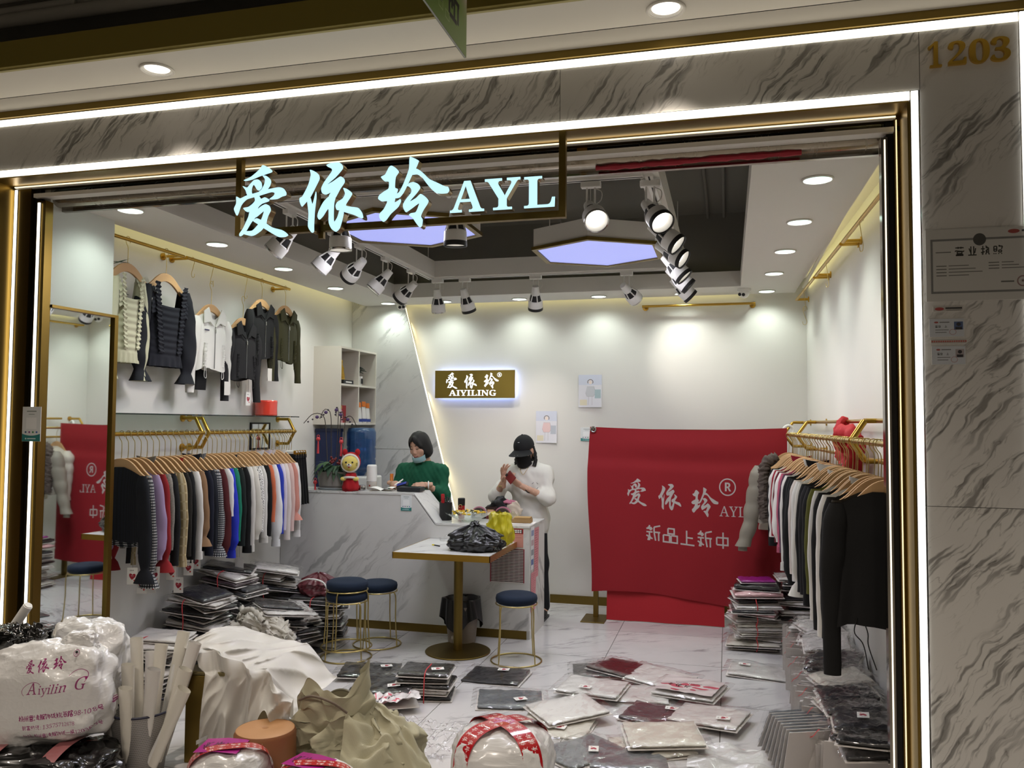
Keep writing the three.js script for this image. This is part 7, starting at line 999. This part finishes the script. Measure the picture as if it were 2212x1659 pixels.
// wire mesh bin with rolled bags
{
  const x = -2.7, z = -3.42, tx = canvas(512, 256, (c, w, h) => { c.fillStyle = '#a9a5a0'; c.fillRect(0, 0, w, h); c.fillStyle = '#5d5a58'; for (let i = 0; i < 128; i++) for (let j = 0; j < 64; j++) c.fillRect(i * 4 + (j % 2) * 2, j * 4, 2, 2); c.fillStyle = '#a3342c'; c.beginPath(); c.arc(150, 90, 15, 0, TAU); c.arc(166, 80, 10, 0, TAU); c.fill(); c.fillStyle = '#141414'; drawName(c, 60, 128, 46, 0.2); c.font = 'bold 34px serif'; c.fillText('AIYILING', 70, 216); });
  const t = thing('mesh_bin', 'grey wire mesh bin with a dark rim and shop name', 'bin', [x, 0, z], 1.2); part(t, 'basket', lathe([[0, 0.004], [0.105, 0.004], [0.14, 0.285]], 44), std('#ffffff', 0.5, 0.3, { map: tx })); part(t, 'rim', tor(0.14, 0.006, 0, 0.287, 0, Q, 0, 44, 8), std('#232338', 0.5));
  const rollTex = canvas(64, 256, (c, w, h) => { c.fillStyle = '#dcd8d2'; c.fillRect(0, 0, w, h); c.fillStyle = '#c25a86'; for (let i = 0; i < 12; i++) c.fillRect(26 + (i % 3) * 3, 30 + i * 9, 8, 5); }), rm = std('#ffffff', 0.5, 0, { map: rollTex, transparent: false }), plain = std('#e2ddd0', 0.5);
  const rolls = [[-0.09, 0.02, -0.42, 0.02, 0.34], [-0.05, -0.04, -0.16, -0.1, 0.4], [-0.02, 0.05, 0.02, 0.1, 0.36], [0.03, -0.02, 0.06, -0.08, 0.42], [0.05, 0.05, 0.22, 0.12, 0.36], [0.08, 0.0, 0.42, 0.02, 0.36], [0.0, 0.0, -0.06, 0.03, 0.46], [0.06, -0.06, 0.3, -0.14, 0.44], [-0.1, -0.03, -0.36, -0.08, 0.3], [0.09, 0.05, 0.62, 0.12, 0.32], [-0.06, 0.07, -0.28, 0.16, 0.3], [0.0, 0.09, 0.1, 0.2, 0.28], [0.02, -0.09, 0.14, -0.2, 0.46], [-0.03, -0.08, -0.1, -0.18, 0.36]];
  rolls.forEach(([dx, dz, lx, lz, l], i) => { const q = thing('bag_roll', ['far left', 'second', 'third', 'fourth', 'fifth', 'sixth', 'tallest middle', 'tall right', 'short left', 'far right drooping', 'near left', 'near middle', 'back right', 'back left'][i] + ' rolled white bag standing in the mesh bin', 'bag roll', [x + dx, 0.02, z + dz], 0, 'rolled bags in the mesh bin'), r = 0.03; const g = new THREE.CylinderGeometry(r * 1.15, r * 0.8, l + 0.1, 14, 3, true); g.scale(1, 1, 0.6); g.translate(0, (l + 0.1) / 2 + 0.04, 0); g.applyQuaternion(new THREE.Quaternion().setFromUnitVectors(V(0, 1, 0), V(lx * 0.8, 1, lz * 0.8).normalize())); part(q, 'sleeve', g, i % 3 === 1 ? rm : plain); part(q, 'core', bar([0, 0.05, 0], [lx * 0.8 * l * 0.9, l * 0.95, lz * 0.8 * l * 0.9], r * 0.55, 10), m.paper); });
  const s = thing('white_pouch', 'folded white pouch tucked beside the mesh bin rim', 'bag', [x - 0.1, 0.3, z + 0.16]); part(s, 'film', rumple(rbox(0.1, 0.09, 0.03, 0, 0, 0, 0.01, 0.2, 0.3, 0.3), 0.006, 30), whiteBag());
}
// brass bin covered with a sheet of white plastic
{
  const t = thing('brass_box', 'square brass floor box behind the mesh bin under white plastic', 'box', [-2.4, 0, -3.74], 0.12); part(t, 'body', rbox(0.36, 0.42, 0.34, 0, 0.21, 0, 0.006), m.brassDull); part(t, 'lid', rbox(0.37, 0.02, 0.35, 0, 0.43, 0, 0.006), std('#7c7250', 0.35, 1));
  const s = thing('plastic_sheet', 'large translucent white plastic bag draped over the brass box', 'plastic sheet', [-2.34, 0, -3.74]);
  part(s, 'film', surf((u, v) => { const x = lerp(-0.3 + 0.2 * smoothstep(v, 0.45, 0.6), 0.36, u), fold = 0.03 * n3(u * 2.2, v * 2, 5) + 0.014 * (0.4 - Math.sqrt(Math.abs(n3(u * 5 + v * 2, v * 2.4, 7)) + 0.002) * 1.3), over = smoothstep(u, 0.72, 1), zz = v < 0.55 ? lerp(-0.26, 0.2, v / 0.55) : 0.2 + 0.05 * (v - 0.55) / 0.45; let y = v < 0.55 ? 0.475 + 0.09 * Math.exp(-Math.pow((u - 0.15) / 0.3, 2)) * (1 - 0.3 * v) : lerp(0.47, 0.07 + 0.05 * Math.sin(u * 7) + 0.27 * smoothstep(u, 0.5, 0.72), Math.pow((v - 0.55) / 0.45, 1.1)); y -= over * (0.16 + 0.1 * v) * (v < 0.55 ? 1 : 0.5); return [x + fold * 0.8, Math.max(0.02, y + fold), zz + fold * 1.4 + (v > 0.5 ? 0.02 * Math.sin(u * 24) : 0)]; }, 70, 70), phy('#e2dfd8', 0.4, { transmission: 0.3, thickness: 0 }));
  part(s, 'heat_seal', surf((u, v) => [lerp(-0.09, 0.12, u), 0.13 + 0.02 * Math.sin(u * 6.5) + 0.02 * v, 0.275 + 0.02 * Math.sin(u * 24)], 40, 1), whiteBag());
  const d = thing('round_tray', 'olive round tray leaning behind the plastic sheet', 'tray', [-2.02, 0.005, -4.12]); part(d, 'disc', cyl(0.11, 0.11, 0.012, 0, 0.1, 0, 40, 1.2), std('#6a6148', 0.5)); part(d, 'rim', place(tor(0.11, 0.008, 0, 0, 0, Q, 0, 40, 8), 0, 0.1, 0, 1.2), std('#5c543e', 0.5));
}
{ const t = thing('leather_drum', 'tan leather cylinder with a hole in its top', 'pouf', [-2.03, 0, -3.4]); part(t, 'wall', lathe([[0, 0], [0.132, 0], [0.138, 0.01], [0.137, 0.25], [0.128, 0.268]], 52), std('#94603c', 0.5)); part(t, 'top', lathe([[0.129, 0.267], [0.1, 0.276], [0.017, 0.272], [0.014, 0.255]], 52), std('#b38457', 0.55)); part(t, 'hole', cyl(0.015, 0.015, 0.004, 0, 0.256, 0, 20), m.black); part(t, 'seam', bar([0.06, 0.02, 0.124], [0.06, 0.25, 0.124], 0.0015), std('#c09a70', 0.6)); }
// canvas sack
{
  const t = thing('canvas_sack', 'crumpled beige canvas sack with an open mouth', 'sack', [-1.68, 0, -3.66], 0.25), cm = std('#a9a48a', 0.92, 0, { bumpMap: weave, bumpScale: 0.0006 });
  part(t, 'heap', crease(sackGeo(0.3, 0.33, 0.22, 15), 0.03, 4, 3), cm);
  part(t, 'raised_mouth', surf((u, v) => { const a = lerp(-0.6, 4.2, u), r = lerp(0.17, 0.13, v) * (1 + 0.22 * Math.sin(u * 9) + 0.12 * n3(u * 5, v * 4, 9)); return [-0.13 + r * Math.cos(a) * 1.05, lerp(0.18, 0.47 - 0.16 * u * u + 0.05 * Math.sin(u * 12), v) + 0.025 * n3(u * 6, v * 5, 1), 0.02 + r * Math.sin(a) * 0.8]; }, 60, 26), cm);
  part(t, 'folded_flap', surf((u, v) => { const x = lerp(-0.05, 0.34, u); return [x, 0.3 - 0.2 * u * u + 0.035 * Math.sin(u * 11 + v * 4) + 0.03 * n3(u * 4, v * 4, 2) - 0.2 * v * v, 0.06 + 0.2 * v + 0.03 * Math.sin(u * 9)]; }, 40, 24), cm); part(t, 'stitched_hem', tube([[-0.28, 0.36, 0.06], [-0.2, 0.4, 0.13], [-0.1, 0.38, 0.16], [-0.04, 0.33, 0.14]], 0.006, 30), std('#6d6052', 0.9));
}
// taped parcels
const tapeTex = canvas(512, 128, (c, w, h) => { c.fillStyle = '#b3131c'; c.fillRect(0, 0, w, h); c.fillStyle = '#e4dcd8'; let x = 10; for (let i = 0; i < 4; i++) for (const k of 'ayl') { drawBrush(c, k, x, (i % 2) * 4 + 12, 40); drawBrush(c, k, x - 6, 72, 40); x += 44; } });
tapeTex.repeat.set(2, 1);
const tapeM = phy('#ffffff', 0.28, { map: tapeTex, clearcoat: 1 });
function parcel(label, pos, w, h, d, ry, sd, magenta, bands) {
  const t = thing('taped_parcel', label, 'parcel', [pos[0], h, pos[1]], ry, 'taped white parcels'); part(t, 'wrapping', crease(pillow(w, h, d, sd, 0.05), 0.007, 8), whiteBag({ transmission: 0.08, thickness: 0 }));
  for (const [tilt, off] of bands) part(t, 'red_tape', surf((u, v) => { const a = lerp(-0.5, 3.64, u), s = (v - 0.5) * w * 0.42 + off * w, k = 1.06; const sp = (x, e) => Math.sign(x) * Math.pow(Math.abs(x), e); let p = V(sp(Math.cos(a), 0.6) * w * k, sp(Math.sin(a), 0.65) * h * k * 1.04, s); p.applyAxisAngle(V(0, 1, 0), tilt); p.x *= 1; p.z *= d / w; return [p.x, p.y, p.z]; }, 60, 4), tapeM);
  if (magenta) part(t, 'magenta_label', surf((u, v) => [(u - 0.65) * w * 1.1, h * (1.07 - 0.1 * Math.abs(u - 0.5)), (v - 0.4) * d * 1.1], 8, 6), phy('#a3147c', 0.4, { map: canvas(128, 64, (c) => { c.fillStyle = '#fff'; c.fillRect(0, 0, 128, 64); c.fillStyle = '#4a1040'; drawName(c, 10, 14, 32, 0.2); }), clearcoat: 0.6 }));
}
parcel('large white parcel with crossed red lettered tape at the bottom middle', [-0.93, -3.45], 0.22, 0.185, 0.2, 0.1, 31, 0, [[0.85, 0], [-0.85, 0]]);
parcel('small white parcel with magenta label before the leather drum', [-2.08, -3.2], 0.17, 0.13, 0.14, 0.2, 35, 1, [[0.4, 0.3]]);
parcel('small white parcel with magenta label before the canvas sack', [-1.72, -3.3], 0.17, 0.095, 0.13, -0.2, 38, 1, [[0.5, 0.2]]);
// loose plastic
{ const p = at(905, 1610, 'y', 0); solo('clear_film', surf((u, v) => [p.x + (u - 0.5) * 0.4, 0.012 + 0.05 * Math.abs(n3(u * 4, v * 4, 8)) + 0.02 * Math.abs(n3(u * 12, v * 10, 2)), p.z + (v - 0.5) * 0.5], 50, 50), m.clear, 'crumpled clear film on the floor beside the canvas sack', 'plastic film'); const q = at(1585, 1640, 'y', 0); solo('white_film', surf((u, v) => [q.x + (u - 0.5) * 0.44, 0.01 + 0.04 * Math.abs(n3(u * 1.6, v * 1.6, 18)) + 0.006 * Math.abs(n3(u * 4, v * 4, 2)), q.z + 0.05 + (v - 0.5) * 0.3], 40, 30), whiteBag({ transmission: 0.3, thickness: 0 }), 'flat white plastic bag on the floor at the bottom right', 'plastic film'); }
for (const [px, py, a, lab] of [[1585, 1622, 0.5, 'short red string on the floor before the white plastic bag'], [1700, 1430, 1.2, 'short red string on the floor by the right row'], [625, 1448, 0.3, 'knotted red string at the foot of the left heap']]) { const p = at(px, py, 'y', 0.004); solo('red_string', surf((u, v) => [p.x + Math.cos(a) * (u - 0.5) * 0.11 + 0.01 * v, 0.004 + 0.012 * Math.sin(u * 3), p.z - Math.sin(a) * (u - 0.5) * 0.11 + 0.008 * v], 8, 1), m.string, lab, 'string', 'loose red strings on the floor'); }
renderer.render(scene, camera);
